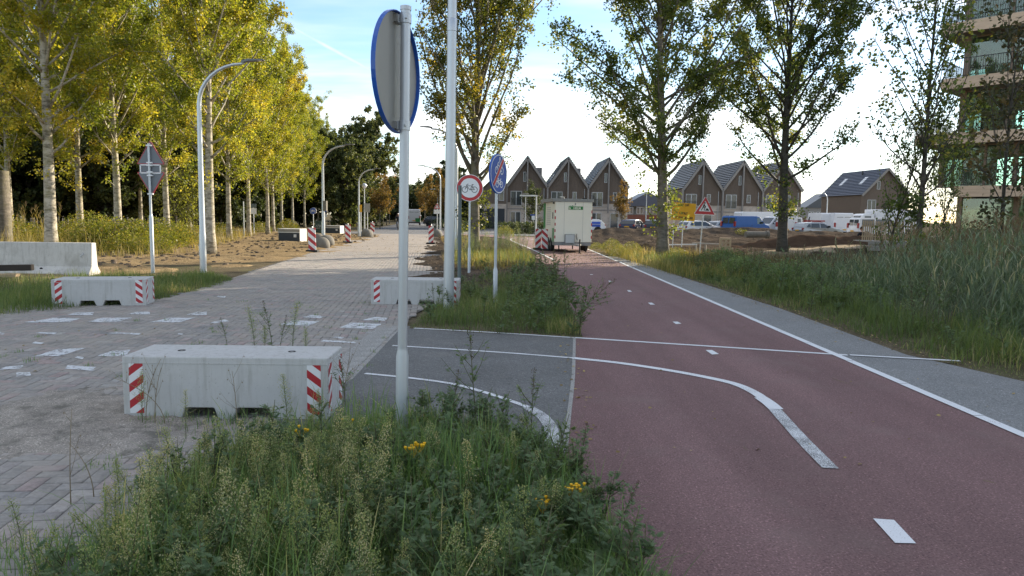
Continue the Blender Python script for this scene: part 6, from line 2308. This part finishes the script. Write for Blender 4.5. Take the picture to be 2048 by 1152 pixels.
def mugwort(seed, h, spike=True):
    """bushy herb with cut leaves"""
    g = np.random.default_rng(seed)
    st = MB(); lf, sp = NP(), NP()
    pts = stem_path(h, g.uniform(.03, .2), g)
    st.tube(pts, [.006, .0055, .005, .004, .003, .002], 5)
    seats = [(along(pts, q), g.uniform(0, 6.28), 1.15 - .7 * q) for q in g.uniform(.05, .98, 30)]
    for b_ in range(5):
        q = g.uniform(.25, .75); p0 = along(pts, q); a = g.uniform(0, 6.28)
        d = nrm(np.array([math.cos(a), math.sin(a), 1.1])); ln = h * (1 - q) * .75
        st.tube([p0, p0 + d * ln * .5, p0 + d * ln + np.array([0, 0, ln * .15])], [.003, .0025, .001], 4)
        for j in range(9):
            seats.append((p0 + d * ln * g.uniform(.15, 1), g.uniform(0, 6.28), .6))
    for p0, a, k_ in seats:
        L = .085 * k_ * g.uniform(.7, 1.25)
        d = nrm(np.array([math.cos(a), math.sin(a), g.uniform(-.1, .8)]))
        sd = nrm(np.cross(d, np.array([0, 0, 1.0])))
        n_ = np.cross(sd, d)
        P, D, LL = [], [], []
        for j in range(4):
            f = .2 + .22 * j
            for s_ in (-1, 1):
                P.append(p0 + d * L * f); D.append(d * .8 + sd * s_ * .9); LL.append(L * (.50 - .07 * j))
        P.append(p0 + d * L * .1); D.append(d); LL.append(L * 1.0)
        k = len(P)
        v, q = np_leaves(np.array(P), np.array(D), np.repeat(n_[None], k, 0), np.array(LL), np.array(LL) * .32, .08)
        lf.add(v, q, np.repeat(np.full(k, g.beta(2, 2)), 4))
    if spike:
        k = 110
        s = g.uniform(.72, 1.03, k)
        P = np.array([along(pts, min(1, q)) for q in s]) + g.normal(0, .012, (k, 3)) + np.array([0, 0, .06]) * (s[:, None] - .72)
        v, q = np_leaves(P, nrm(g.normal(0, .6, (k, 3)) + np.array([0, 0, .8])), g.normal(0, 1, (k, 3)), g.uniform(.010, .02, k), g.uniform(.006, .010, k), .1)
        sp.add(v, q, np.repeat(g.random(k), 4))
    r = [st.mesh('stem', m_stem, True), lf.mesh('leaves', m_mugwort)]
    if spike:
        r.append(sp.mesh('flower_spike', m_spike))
    return r


def plant_thing(name, label, meshes, loc, rz, group, scale=1.0, tilt=None):
    t = thing(name, label, 'plant', loc, rz, group)
    t.scale = (scale,) * 3
    if tilt:
        t.rotation_euler = (tilt[0], tilt[1], rz)
    for me in meshes:
        o = link(me.name.split('.')[0], me, t)
        if o.name.split('.')[0] in ('leaves', 'foliage', 'seed_heads', 'stems'):
            o['kind'] = 'stuff'
    return t


# ------------------------------------------------------------ near weed patch
NEARW = [P2(150, 1200), P2(225, 1080), P2(310, 1005), P2(400, 950), P2(520, 895), P2(640, 868), P2(740, 856), P2(800, 840), P2(960, 862), P2(1060, 895), P2(1125, 930), P2(1175, 1010), P2(1225, 1085), P2(1262, 1150), (.62, 2.2), (-2.0, 2.2)]
sheet('weed_bed', NEARW, .0245, m_soil)
g1 = NP()
p = pts_in(NEARW, 34000)
grass_np(g1, p, .08, .22, .003, .006, .9, 3, zb=.02)
right = p[(p[:, 0] > -2.0)]
tall = pts_in(NEARW, 20000)
tpx = np.array([proj(q[0], q[1], .2)[0] for q in tall])
tall = tall[(rng.random(len(tall)) < np.where((tpx > 590) & (tpx < 1000) & (tall[:, 1] > 3.6), 1.0, .22)) & (vnoise(tall[:, 0], tall[:, 1], .35, 41) > .36)]
tall = tall[(tall[:, 1] < 4.55) | (rng.random(len(tall)) < .25)]
grass_np(g1, tall, .22, .48, .0045, .0095, 1.25, 5, zb=.02)
tag(g1.build('near_grass', m_grass), kind='stuff')
FB = [fleabane(s, h) for s, h in ((51, .62), (52, .52), (53, .70), (54, .45), (55, .58))]
FG = 'feathery pale weeds of the near weed patch'
n = 0
cand = pts_in(NEARW, 2200)
kept = []
for x, y in cand:
    px, py = proj(x, y, .25)
    dens = 1.0 if px < 560 else (.75 if px < 760 else .13)
    if px > 1150 or rng.random() > dens or (y > 4.9 and px > 560) or y < 2.5:
        continue
    if any((x - a) ** 2 + (y - b_) ** 2 < .0040 for a, b_ in kept):
        continue
    kept.append((x, y))
    if len(kept) > 270:
        break
for i, (x, y) in enumerate(kept):
    plant_thing('fleabane', 'tall feathery weed with pale seed heads among the near weeds', FB[i % 5], (x, y, .03), rng.uniform(0, 6.28), FG, rng.uniform(.38, .76) * (1 - .35 * (y > 4.1)), (rng.normal(0, .20), rng.normal(0, .20)))
MW = [mugwort(s, h, sp) for s, h, sp in ((61, .45, False), (62, .55, False), (63, .40, False), (64, .75, True), (65, .9, True))]
MG = 'dark cut leaved herbs of the near weed patch'
kept = []
for x, y in pts_in(NEARW, 1800):
    px, py = proj(x, y, .3)
    if px < 700 and rng.random() > .28:
        continue
    if y < 2.4 or (y > 4.6 and px < 830) or any((x - a) ** 2 + (y - b_) ** 2 < .0052 for a, b_ in kept):
        continue
    kept.append((x, y))
    if len(kept) > 270:
        break
for i, (x, y) in enumerate(kept):
    plant_thing('mugwort', 'dark green cut leaved herb among the near weeds', MW[i % 3], (x, y, .03), rng.uniform(0, 6.28), MG, rng.uniform(.45, .80), (rng.normal(0, .16), rng.normal(0, .16)))
for lab, px, py, m, s, tl in (('tall mugwort with reddish spike left of the worn white curve', 955, 870, 4, .84, (0, .12)), ('bushy dark mugwort at the end of the worn white curve', 1062, 905, 3, .70, (0, .05)), ('dark mugwort spike right behind the near block corner', 690, 840, 3, .62, (0, .1)),
                              ('mugwort spike close right of the near sign pole', 905, 872, 3, .6, (.0, .1)), ('mugwort arching over the red path at the lower right of the weeds', 1150, 960, 3, .5, (0, .5)), ('low mugwort reaching over the red path edge near the bottom', 1215, 1085, 3, .45, (0, .6))):
    b = G(px, py)
    plant_thing('mugwort', lab, MW[m], (b.x, b.y, .03), px * .01, None, s, tl)


def tansy(seed, h, nh):
    g = np.random.default_rng(seed)
    m = mugwort(seed, h, False)
    hd = MB()
    for i in range(nh):
        x, y = g.normal(0, .028), g.normal(0, .020)
        hd.lathe([(.0025, h - .01), (.0085, h), (.0095, h + .006), (.004, h + .009)], 7, c=(x, y, g.normal(0, .008)))
        hd.tube([(0, 0, h - .07), (x, y, h - .008)], .0012, 3, cap=False)
    m.append(hd.mesh('flower_buttons', m_tansy))
    m[-1].name = 'flower_buttons'
    return m


for lab, px, py, h, nh, s in (('plant with flat yellow flower cluster left of centre in the near weeds', 828, 1002, .30, 15, 61), ('yellow flowered plant near the lower edge of the red path, lower of two', 1086, 1100, .23, 10, 62),
                              ('yellow flowered plant beside the red path, upper of two', 1140, 1062, .22, 12, 63), ('small yellow flower behind the feathery weeds before the near block', 603, 935, .24, 4, 64), ('single yellow flower in the grass left of the near sign pole', 690, 902, .20, 3, 65)):
    b = G(px, py)
    plant_thing('tansy', lab, tansy(s + 100, h, nh), (b.x, b.y, .03), 0, None)


# dry thin stalks before the near block and by the sand
def dry_stalk(seed, h, curve, nb):
    g = np.random.default_rng(seed)
    mb = MB()
    pts = [(curve * h * (i / 7) ** 2 * math.cos(seed), .15 * curve * h * (i / 7) ** 2, h * (i / 7) * (1 - .25 * abs(curve) * (i / 7))) for i in range(8)]
    mb.tube(pts, [.0030 * (1 - .7 * i / 7) + .0006 for i in range(8)], 4)
    for k in range(nb):
        i = g.integers(2, 7); p0 = Vector(pts[i])
        d = Vector((g.normal(0, .5), g.normal(0, .3), .7)).normalized()
        ln = g.uniform(.06, .2)
        mb.tube([p0, p0 + d * ln * .6, p0 + d * ln + Vector((0, 0, .02))], [.0014, .0012, .0006], 3)
        q = p0 + d * ln
        mb.lathe([(.001, -.006), (.004, 0), (.001, .006)], 5, c=tuple(q))
    return mb.mesh('dry_stalk', m_drystem, True)


for i, (px, py, h, c, nb, lab) in enumerate(((300, 838, .52, .35, 7, 'thin dry branched stalk before the left hazard plate of the near block'), (318, 845, .50, -.5, 5, 'thin dry stalk curving over the left part of the near block'), (338, 846, .45, .95, 3, 'long dry stalk bending right along the top of the near block'),
                                            (480, 845, .42, .1, 6, 'dry stalk standing between the fork pockets of the near block'), (155, 1000, .55, .2, 2, 'thin pale straw leaning over the sand left of the near block'), (690, 832, .50, .12, 9, 'brown headed thistle stalk at the right corner of the near block'), (200, 985, .35, -.4, 2, 'pale bent straw at the border of the bricks and weeds'), (1290, 0, 0, 0, 0, ''))):
    if not lab:
        continue
    b = G(px, py)
    tag(link('dry_stalk', dry_stalk(70 + i, h, c, nb)), lab, 'plant').location = (b.x, b.y - .06, .02)
for i, (px, py, s, lab) in enumerate(((285, 850, .62, 'reddish dry feathery weed before the left hazard plate of the near block'), (372, 880, .5, 'feathery weed in the sand before the left fork pocket of the near block'), (575, 852, .66, 'leafy feathery weed in front of the right half of the near block'), (640, 850, .5, 'feathery weed before the right hazard plate of the near block'), (240, 1010, .55, 'feathery weed standing alone at the edge of the coloured bricks'), (50, 1130, .5, 'small feathery weed in the lower left corner on the bricks'))):
    b = G(px, py)
    plant_thing('fleabane', lab, FB[(i * 2) % 5], (b.x, b.y, .02), i * 1.7, None, s)
# weeds growing behind the near block
k = 0
for px, py, s in ((455, 700, .36), (510, 706, .62), (530, 704, .5), (560, 708, .42), (585, 700, .66), (612, 708, .45), (545, 702, .55)):
    b = G(px, py)
    plant_thing('mugwort', 'small weed growing from the joints behind the near block', (MW[3], FB[0], FB[3])[k % 3], (b.x, b.y, .02), k, 'weeds behind the near block', s * 1.35); k += 1
g2 = NP()
for (px, py, n_, r_, h) in tuple((rng.uniform(0, 780), rng.uniform(600, 760), 14, .03, .07) for _ in range(46)) + ((90, 1140, 160, .10, .22), (320, 838, 120, .10, .10), (290, 985, 80, .08, .12), (200, 930, 50, .07, .07), (460, 842, 250, .2, .14), (1120, 935, 120, .08, .14), (30, 1100, 70, .1, .16)):
    b = G(px, py)
    pp = np.stack([rng.normal(b.x, r_, n_), rng.normal(b.y, r_, n_)], 1)
    grass_np(g2, pp, h * .4, h, .003, .006, .9, 3, zb=.015)
tag(g2.build('grass_tufts', m_grass), kind='stuff')

# ------------------------------------------------------------ middle island
ISL = [P2(818, 657), P2(850, 618), P2(885, 600), P2(905, 580), P2(960, 560), P2(1050, 556), P2(1108, 556), P2(1140, 610), P2(1166, 676), P2(1080, 671), P2(960, 666), P2(880, 661)]
sheet('island_bed', ISL, .0242, m_soil)
g3 = NP()
ip = pts_in(ISL, 15000)
ivn = vnoise(ip[:, 0], ip[:, 1], .5, 71)
grass_np(g3, ip[ivn < .5], .08, .24, .004, .008, 1.1, 3, zb=.02, tint=.05, edge=ISL, ew=.45)
grass_np(g3, ip[ivn >= .5], .14, .42, .004, .009, 1.1, 4, zb=.02, tint=-.05, edge=ISL, ew=.45)
edge = [P2(1090, 668), P2(1165, 672), P2(1150, 655), P2(1090, 655)]
grass_np(g3, pts_in(edge, 500), .10, .26, .004, .008, 1.0, 3, zb=.02, tint=.5)
tag(g3.build('island_grass', m_verge_grass), kind='stuff')
IG = 'dark herbs on the middle island'
for i, (x, y) in enumerate(pts_in(ISL, 120)):
    px, py = proj(x, y, 0)
    if px < 1020 and rng.random() > .35:
        continue
    plant_thing('mugwort', 'dark green herb on the middle island around the lamp post', MW[i % 3], (x, y, .03), rng.uniform(0, 6.28), IG, rng.uniform(.7, 1.15) * (1 + .25 * (px > 1060)), (rng.normal(0, .12), rng.normal(0, .12)))
for lab, px, py, s, tl in (('tall mugwort with dark spike at the back of the middle island', 1105, 578, .95, (0, .0)), ('second dark spiked mugwort at the right of the middle island', 1128, 590, 1.0, (0, .05)), ('mugwort sprays leaning far over the red path from the island', 1140, 640, 1.0, (0, .85)), ('lower mugwort spray reaching over the red path from the island', 1140, 650, .85, (0, .7)), ('pale weed before the striped end of the block on the island edge', 868, 618, .55, (0, -.1))):
    b = G(px, py)
    plant_thing('mugwort', lab, MW[4 if s > .6 else 3], (b.x, b.y, .03), px * .013 if tl[1] < .5 else 0, None, s, tl)

# tall dry weeds around the poplar on the median, and more along its earth
g4 = NP()
MED = [(-2.1, 22), (-.6, 20.5), (.6, 22), (.75, 27), (.5, 31.5), (-.4, 33), (-2.2, 31), (-2.5, 26)]
grass_np(g4, pts_in(MED, 3600), .12, .5, .006, .012, .9, 3, mi=0, zb=.04, tint=-.25)
grass_np(g4, pts_in([(-3.0, 33), (-1, 33), (-2.5, 50), (-4.6, 56), (-5.3, 52)], 700), .10, .35, .008, .016, .7, 3, mi=0, zb=.04, tint=.2)
tag(g4.build('median_weeds', m_dry), kind='stuff')
g4b = NP()
MG4 = [(-2.1, 23.0), (.7, 22.0), (.8, 25), (.6, 29), (-2.2, 28)]
grass_np(g4b, pts_in(MG4, 2300), .12, .5, .006, .012, .9, 3, zb=.04, tint=.1)
tag(g4b.build('median_grass', m_verge_grass), kind='stuff')
WG = 'tall yellowing weeds round the poplar on the median'
big_w = [fleabane(s, h) for s, h in ((81, 1.2), (82, 1.0))]
for i, (x, y) in enumerate(pts_in(MED, 75)):
    plant_thing('tall_weed', 'tall yellowing weed round the foot of the poplar on the median', big_w[i % 2], (x, y, .04), rng.uniform(0, 6.28), WG, rng.uniform(.6, 1.15), (rng.normal(0, .08), rng.normal(0, .08)))

# ------------------------------------------------------------ verges
g5 = NP()
LV = [P2(-60, 640), P2(100, 624), P2(300, 604), P2(440, 572), P2(475, 556), P2(420, 548), P2(300, 556), P2(200, 560), P2(100, 572), P2(-80, 590)]
grass_np(g5, pts_in(LV, 17000), .10, .36, .005, .011, 1.0, 3, zb=.0, edge=LV, ew=.6)
LV2 = [(-13.5, 15.6), (-10.6, 16.4), (-10.0, 17.6), (-9.3, 17.8), (-8.3, 16.4), (-10, 14.5), (-13.5, 13.5)]
grass_np(g5, pts_in(LV2, 3500), .08, .30, .005, .011, .9, 3, zb=.0)
RV = [(5.6, 2.5), (5.45, 6.8), (4.95, 8.4), (4.95, 13), (4.85, 18), (4.6, 24), (4.4, 30), (6.5, 30), (7.0, 22), (6.6, 12), (7.2, 7), (9.5, 2.5)]
pr = pts_in(RV, 30000)
vn = vnoise(pr[:, 0], pr[:, 1], .8, 61)
grass_np(g5, pr[vn < .5], .08, .28, .005, .010, 1.15, 3, zb=.0, edge=RV, ew=.55)
grass_np(g5, pr[vn >= .5], .18, .60, .006, .013, 1.2, 4, zb=.0, edge=RV, ew=.7)
far_v = [(-6.0, 66.2), (-4, 66.4), (-16, 170), (-19, 170)]
tag(g5.build('verge_grass', m_verge_grass), kind='stuff')
g6 = NP()
RV2 = [(4.2, 24), (4.6, 19), (6.5, 19.5), (9, 22), (11, 27), (5.2, 34), (4.1, 34)]
grass_np(g6, pts_in(RV2, 6500), .12, .55, .006, .013, .9, 3, zb=.02, tint=.05)
DRYL = [(-30, 33), (-24, 27), (-16, 22.5), (-12.2, 24), (-12.2, 29), (-14, 36), (-17.5, 50), (-21, 62), (-30, 62), (-40, 45)]
pd = pts_in(DRYL, 20000)
pd = pd[vnoise(pd[:, 0], pd[:, 1], 2.2, 51) > .40]
grass_np(g6, pd, .15, .70, .010, .020, .7, 3, zb=.03, tint=.0)
grass_np(g6, pts_in([(-40, 33), (-24, 27.5), (-16, 22.5), (-15, 27), (-22, 37), (-40, 41)], 5500), .5, 1.15, .010, .02, .55, 3, zb=.03)
tag(g6.build('dry_grass', m_dry), kind='stuff')


def bush(seed, n, r, h, ls, m=None):
    g = np.random.default_rng(seed)
    a = g.uniform(0, 6.28, n); rr = np.sqrt(g.random(n)) * r; z = g.random(n) ** .8
    P = np.stack([np.cos(a) * rr, np.sin(a) * rr, z * h * (1 - .55 * (rr / r) ** 2)], 1)
    D = nrm(np.stack([np.cos(a), np.sin(a), g.uniform(-.3, .8, n)], 1) + g.normal(0, .5, (n, 3)))
    L = ls * g.uniform(.6, 1.3, n)
    b_ = NP(); v, q = np_leaves(P, D, g.normal(0, .5, (n, 3)) + np.array([0, 0, 1.0]), L, L * .7, .08)
    b_.add(v, q, np.repeat(np.clip(g.beta(2, 2, n), 0, 1), 4))
    A = np.zeros((14, 3)); aa = g.uniform(0, 6.28, 14)
    B = np.stack([np.cos(aa) * r * .7, np.sin(aa) * r * .7, g.uniform(.4, .9, 14) * h], 1)
    s_ = NP(); v, q = np_stems(A, B, .014, .006); s_.add(v, q, .5)
    return s_.mesh('stems', m_drystem), b_.mesh('foliage', m or m_bramble)


BS = [bush(91, 3200, 1.2, 1.45, .085), bush(92, 2800, 1.1, 1.2, .08)]
BG = 'yellowing bramble bushes under the poplar row'
for i, (px, Y, s) in enumerate(((205, 28.5, 1.0), (232, 29.5, 1.15), (265, 30, .9), (290, 29, 1.05), (318, 31, .95), (150, 30, 1.0), (175, 33, 1.1), (345, 33, .9), (372, 35, .8), (250, 27, .75), (300, 26.5, .6), (60, 31, .9), (10, 30, 1.0), (520, 56, .8), (575, 62, .8), (440, 46, .8))):
    b = V(px, 440, Y)
    plant_thing('bramble_bush', 'yellow green bramble bush in the weeds under the poplar row', BS[i % 2], (b.x, Y, 0), i * 1.9, BG, s)
for i, (px, Y, s, lab) in enumerate(((1225, 34, .42, 'sunlit yellow green bush right of the trailer'), (1195, 36, .3, 'low bright weed bush at the trailer wheel'), (1265, 31, .40, 'pale bush left of the leaning trunk foot'), (1355, 27.5, .42, 'dry pinkish weed clump right of the leaning trunk foot'), (1240, 29, .34, 'low yellow bush nearest the path edge before the leaning trunk'), (1484, 60, .7, 'bright green bush on the earth before the blue van'), (1010, 56, .6, 'dry bush at the bend of the cycle path'))):
    b = V(px, 440, Y)
    plant_thing('weed_bush', lab, BS[i % 2], (b.x, Y, .05), i * 2.3, None, s)
DB = [bush(95, 2600, .9, 1.0, .07, m_mugwort), bush(96, 2200, .75, .8, .065, m_weedleaf)]
for i in range(34):
    u_ = rng.random()
    Y = 10 + 15 * u_
    x = np.interp(Y, [10, 14, 20, 25], [6.6, 6.0, 6.3, 6.5]) + rng.exponential(1.1)
    plant_thing('bank_bush', 'leafy green bush on the right bank in front of the reeds', DB[i % 2], (x, Y, -.05), i * 1.3, 'leafy bushes on the right bank', rng.uniform(.35, .8))
hedge = NP()
for (x0, y0, x1, y1) in ((-5.6, 67.5, -3, 100), (-9.5, 90, -8.6, 150), (-1, 68, 6, 69)):
    n = 5000
    s = rng.random(n)
    P = np.stack([x0 + (x1 - x0) * s + rng.normal(0, .5, n), y0 + (y1 - y0) * s + rng.normal(0, .5, n), rng.random(n) * 1.1], 1)
    L = rng.uniform(.10, .2, n)
    v, q = np_leaves(P, rng.normal(0, 1, (n, 3)), rng.normal(0, 1, (n, 3)), L, L * .7, .05); hedge.add(v, q, np.repeat(rng.random(n), 4))
tag(hedge.build('hedge_growth', m_darkleaf), kind='stuff')

# ------------------------------------------------------------ reeds on the right bank
def reed(seed, h, plume):
    g = np.random.default_rng(seed)
    pts = stem_path(h, g.uniform(.05, .2), g)
    b_ = NP()
    A = np.array(pts[:-1]); B = np.array(pts[1:])
    v, q = np_stems(A, B, .005, .004); b_.add(v, q, .55)
    k = 11
    s = np.linspace(.15, .97, k); a = np.where(np.arange(k) % 2, 0, math.pi) + g.normal(0, .5, k) + g.uniform(0, 6.28)
    P = np.array([along(pts, q_) for q_ in s])
    L = g.uniform(.28, .52, k) * (1 - .35 * np.abs(s - .55)); W = g.uniform(.018, .034, k)
    v, q, m = np_blades(P, L, W, a, g.uniform(.5, 1.05, k), 3)
    b_.add(v, q, np.repeat(np.clip(g.beta(2, 2.2, k), 0, 1), m))
    if plume:
        n = 60
        tq = g.random(n)
        P = np.array(pts[-1]) + np.stack([g.normal(0, .02, n) + tq * .05, g.normal(0, .02, n), tq * .22 - .04], 1)
        v, q = np_leaves(P, nrm(g.normal(0, .4, (n, 3)) + np.array([.3, 0, .8])), g.normal(0, 1, (n, 3)), g.uniform(.03, .06, n), np.full(n, .008), .1)
        b_.add(v, q, np.repeat(g.random(n), 4), 1)
    return tmpl(b_)


RT = [reed(101, 1.5, False), reed(102, 1.7, True), reed(103, 1.3, False), reed(104, 1.9, True)]
REED = [(5.9, 12.5), (6.6, 8), (9.0, 4.0), (15, 8), (19, 16), (20, 24), (14, 25.5), (11, 23), (8.0, 20.5), (6.2, 17)]
rp = pts_in(REED, 3400)
rz_ = rng.uniform(0, 6.28, len(rp))
dist = soft(rp[:, 0][None], rp[:, 1][None], REED, 2.2)[0]
rpx = np.array([proj(x, y, .8)[0] for x, y in rp])
topz = EYE - (np.interp(rpx, [1450, 1600, 1700, 1800, 1900, 2048, 2400], [532, 508, 500, 488, 470, 455, 450]) - 440) * rp[:, 1] / FPX     # reeds grow taller away from the path
hs = np.clip(np.minimum(topz, 1.9) / 1.6, .28, 1.15) * rng.uniform(.72, 1.10, len(rp)) * (.62 + .38 * np.clip(dist + .4, 0, 1))
ug = NP()
up_ = pts_in(REED, 16000)
grass_np(ug, up_, .15, .65, .006, .013, 1.15, 3, zb=.0, tint=-.1, edge=[(5.0, 9), (9, 3), (16, 7), (21, 25), (13, 27), (5.2, 20)], ew=1.2)
tag(ug.build('reed_undergrowth', m_reed), kind='stuff')
rd = NP()
for k in range(4):
    sel = np.arange(len(rp)) % 4 == k
    pp = [(x, y, -.05) for x, y in rp[sel]]
    scatter(RT[k], pp, rz_[sel], hs[sel], rd, [(rng.normal(-.05, .12), rng.normal(0, .12)) for _ in pp], .5)
for i, (x, y) in enumerate(pts_in([(5.3, 8), (6.4, 8), (6.6, 14), (6.2, 20), (5.0, 20)], 60)):
    plant_thing('verge_herb', 'low dark herb in the grass verge between footpath and reeds', MW[i % 5], (x, y, 0), i, 'herbs in the right grass verge', rng.uniform(.7, 1.3), (rng.normal(0, .2), rng.normal(0, .2)))
tag(rd.build('reed_bed', [m_reed, m_plume]), kind='stuff')
rd2 = NP()                              # feathered reeds on the far left, among the dry weeds
pp = pts_in([(-40, 38), (-24, 30), (-17, 26), (-18, 31), (-26, 38), (-40, 44)], 130)
scatter(RT[1], [(x, y, 0) for x, y in pp[:65]], rng.uniform(0, 6, 65), rng.uniform(.7, 1.0, 65), rd2, None, .4)
scatter(RT[3], [(x, y, 0) for x, y in pp[65:]], rng.uniform(0, 6, 65), rng.uniform(.65, .95, 65), rd2, None, .4)
tag(rd2.build('dry_reeds', [m_dry, m_plume]), kind='stuff')
g7 = NP()
HAY = [(5.4, 24), (6.5, 20), (9, 21), (12.5, 25), (13, 29), (9, 29), (6.5, 27)]
grass_np(g7, pts_in(HAY, 6500), .2, .65, .006, .012, 1.15, 3, zb=.05, tint=-.1)
tag(g7.build('withered_grass', leaf_mat('withered_blade', [(0, (.05, .045, .028)), (.6, (.11, .095, .055)), (1, (.22, .18, .10))], .2, .8)), kind='stuff')

# fallen leaves and crumbs
lv = NP()
for poly, n, zz, s in (([(-8.5, 26), (-3.4, 30), (-5, 55), (-10.6, 55)], 900, .024, .06), ([(1.2, 23), (4.4, 23), (4.2, 36), (1.3, 36)], 2600, .03, .05), ([(-8, 5), (-2.5, 8), (-2, 14), (-8, 14)], 260, .026, .035), ([(.3, 4), (5, 4), (5, 20), (1, 20)], 90, .028, .035), ([(.36, 4.6), (.6, 4.6), (1.5, 21), (1.25, 21)], 260, .028, .035), ([(4.7, 8), (5.2, 8), (4.8, 22), (4.4, 22)], 380, .026, .04), (MED, 500, .05, .05)):
    p = pts_in(poly, n)
    P = np.concatenate([p, np.full((n, 1), zz)], 1)
    L = s * rng.uniform(.5, 1.3, n)
    v, q = np_leaves(P, np.concatenate([rng.normal(0, 1, (n, 2)), rng.normal(0, .15, (n, 1))], 1), np.array([0, 0, 1.0]) + rng.normal(0, .25, (n, 3)), L, L * .7, .1)
    lv.add(v, q, np.repeat(rng.uniform(.2, 1, n), 4))
tag(lv.build('fallen_leaves', leaf_mat('fallen_leaf', [(0, (.10, .07, .03)), (.5, (.24, .17, .07)), (1, (.42, .32, .14))], .1, .8)), kind='stuff')
cl = NP()                               # clods on the worked earth
for fn, (x0, x1, y0, y1), n in ((dug_h, (5, 33, 24, 62), 2600), (verge_h, (-18, -8.6, 19, 56), 1800), (median_h, (-5.5, 1, 15, 55), 1500)):
    x = rng.uniform(x0, x1, n); y = rng.uniform(y0, y1, n)
    z = fn(x[None], y[None])[0]
    k = z > 0
    P = np.stack([x, y, z], 1)[k]
    m = len(P)
    s = (rng.random(m) ** 2.5 * .09 + .015)[:, None]
    jit = lambda: rng.uniform(.6, 1.2, (m, 1))
    o8 = [P + s * np.array(d) * jit() for d in ((-1, -1, -.4), (1, -1, -.4), (1, 1, -.4), (-1, 1, -.4), (-.6, -.6, .55), (.7, -.5, .6), (.6, .7, .5), (-.5, .6, .55))]
    v = np.stack(o8, 1).reshape(-1, 3)
    b_ = (np.arange(m) * 8)[:, None]
    q = np.concatenate([b_ + np.array(f) for f in ([4, 5, 6, 7], [0, 1, 5, 4], [1, 2, 6, 5], [2, 3, 7, 6], [3, 0, 4, 7])], 0)
    cl.add(v, q, .5)
tag(cl.build('earth_clods', mat('clod_earth', (.12, .096, .073), 1.0, var=.4, scale=1.5, fine=20, spec=0)), kind='stuff')

# straws lying on the cycle path
for lab, a, b_ in (('bent dry straw on the red path near the bottom edge', (1302, 1072), (1326, 1122)), ('long dry straw on the red path right of the white curve', (1665, 757), (1703, 770)), ('short straw on the red path left of the white curve', (1486, 895), (1498, 903)), ('thin straw on the red path near the right edge', (1966, 963), (1992, 969))):
    p, q = G(*a), G(*b_)
    mid_ = (p + q) / 2 + Vector(((q - p).y * .12, -(q - p).x * .12, .012))
    tag(MB().tube([p + Vector((0, 0, .008)), mid_, q + Vector((0, 0, .008))], [.002, .0025, .001], 4).build('dry_straw', m_drystem), lab, 'straw')
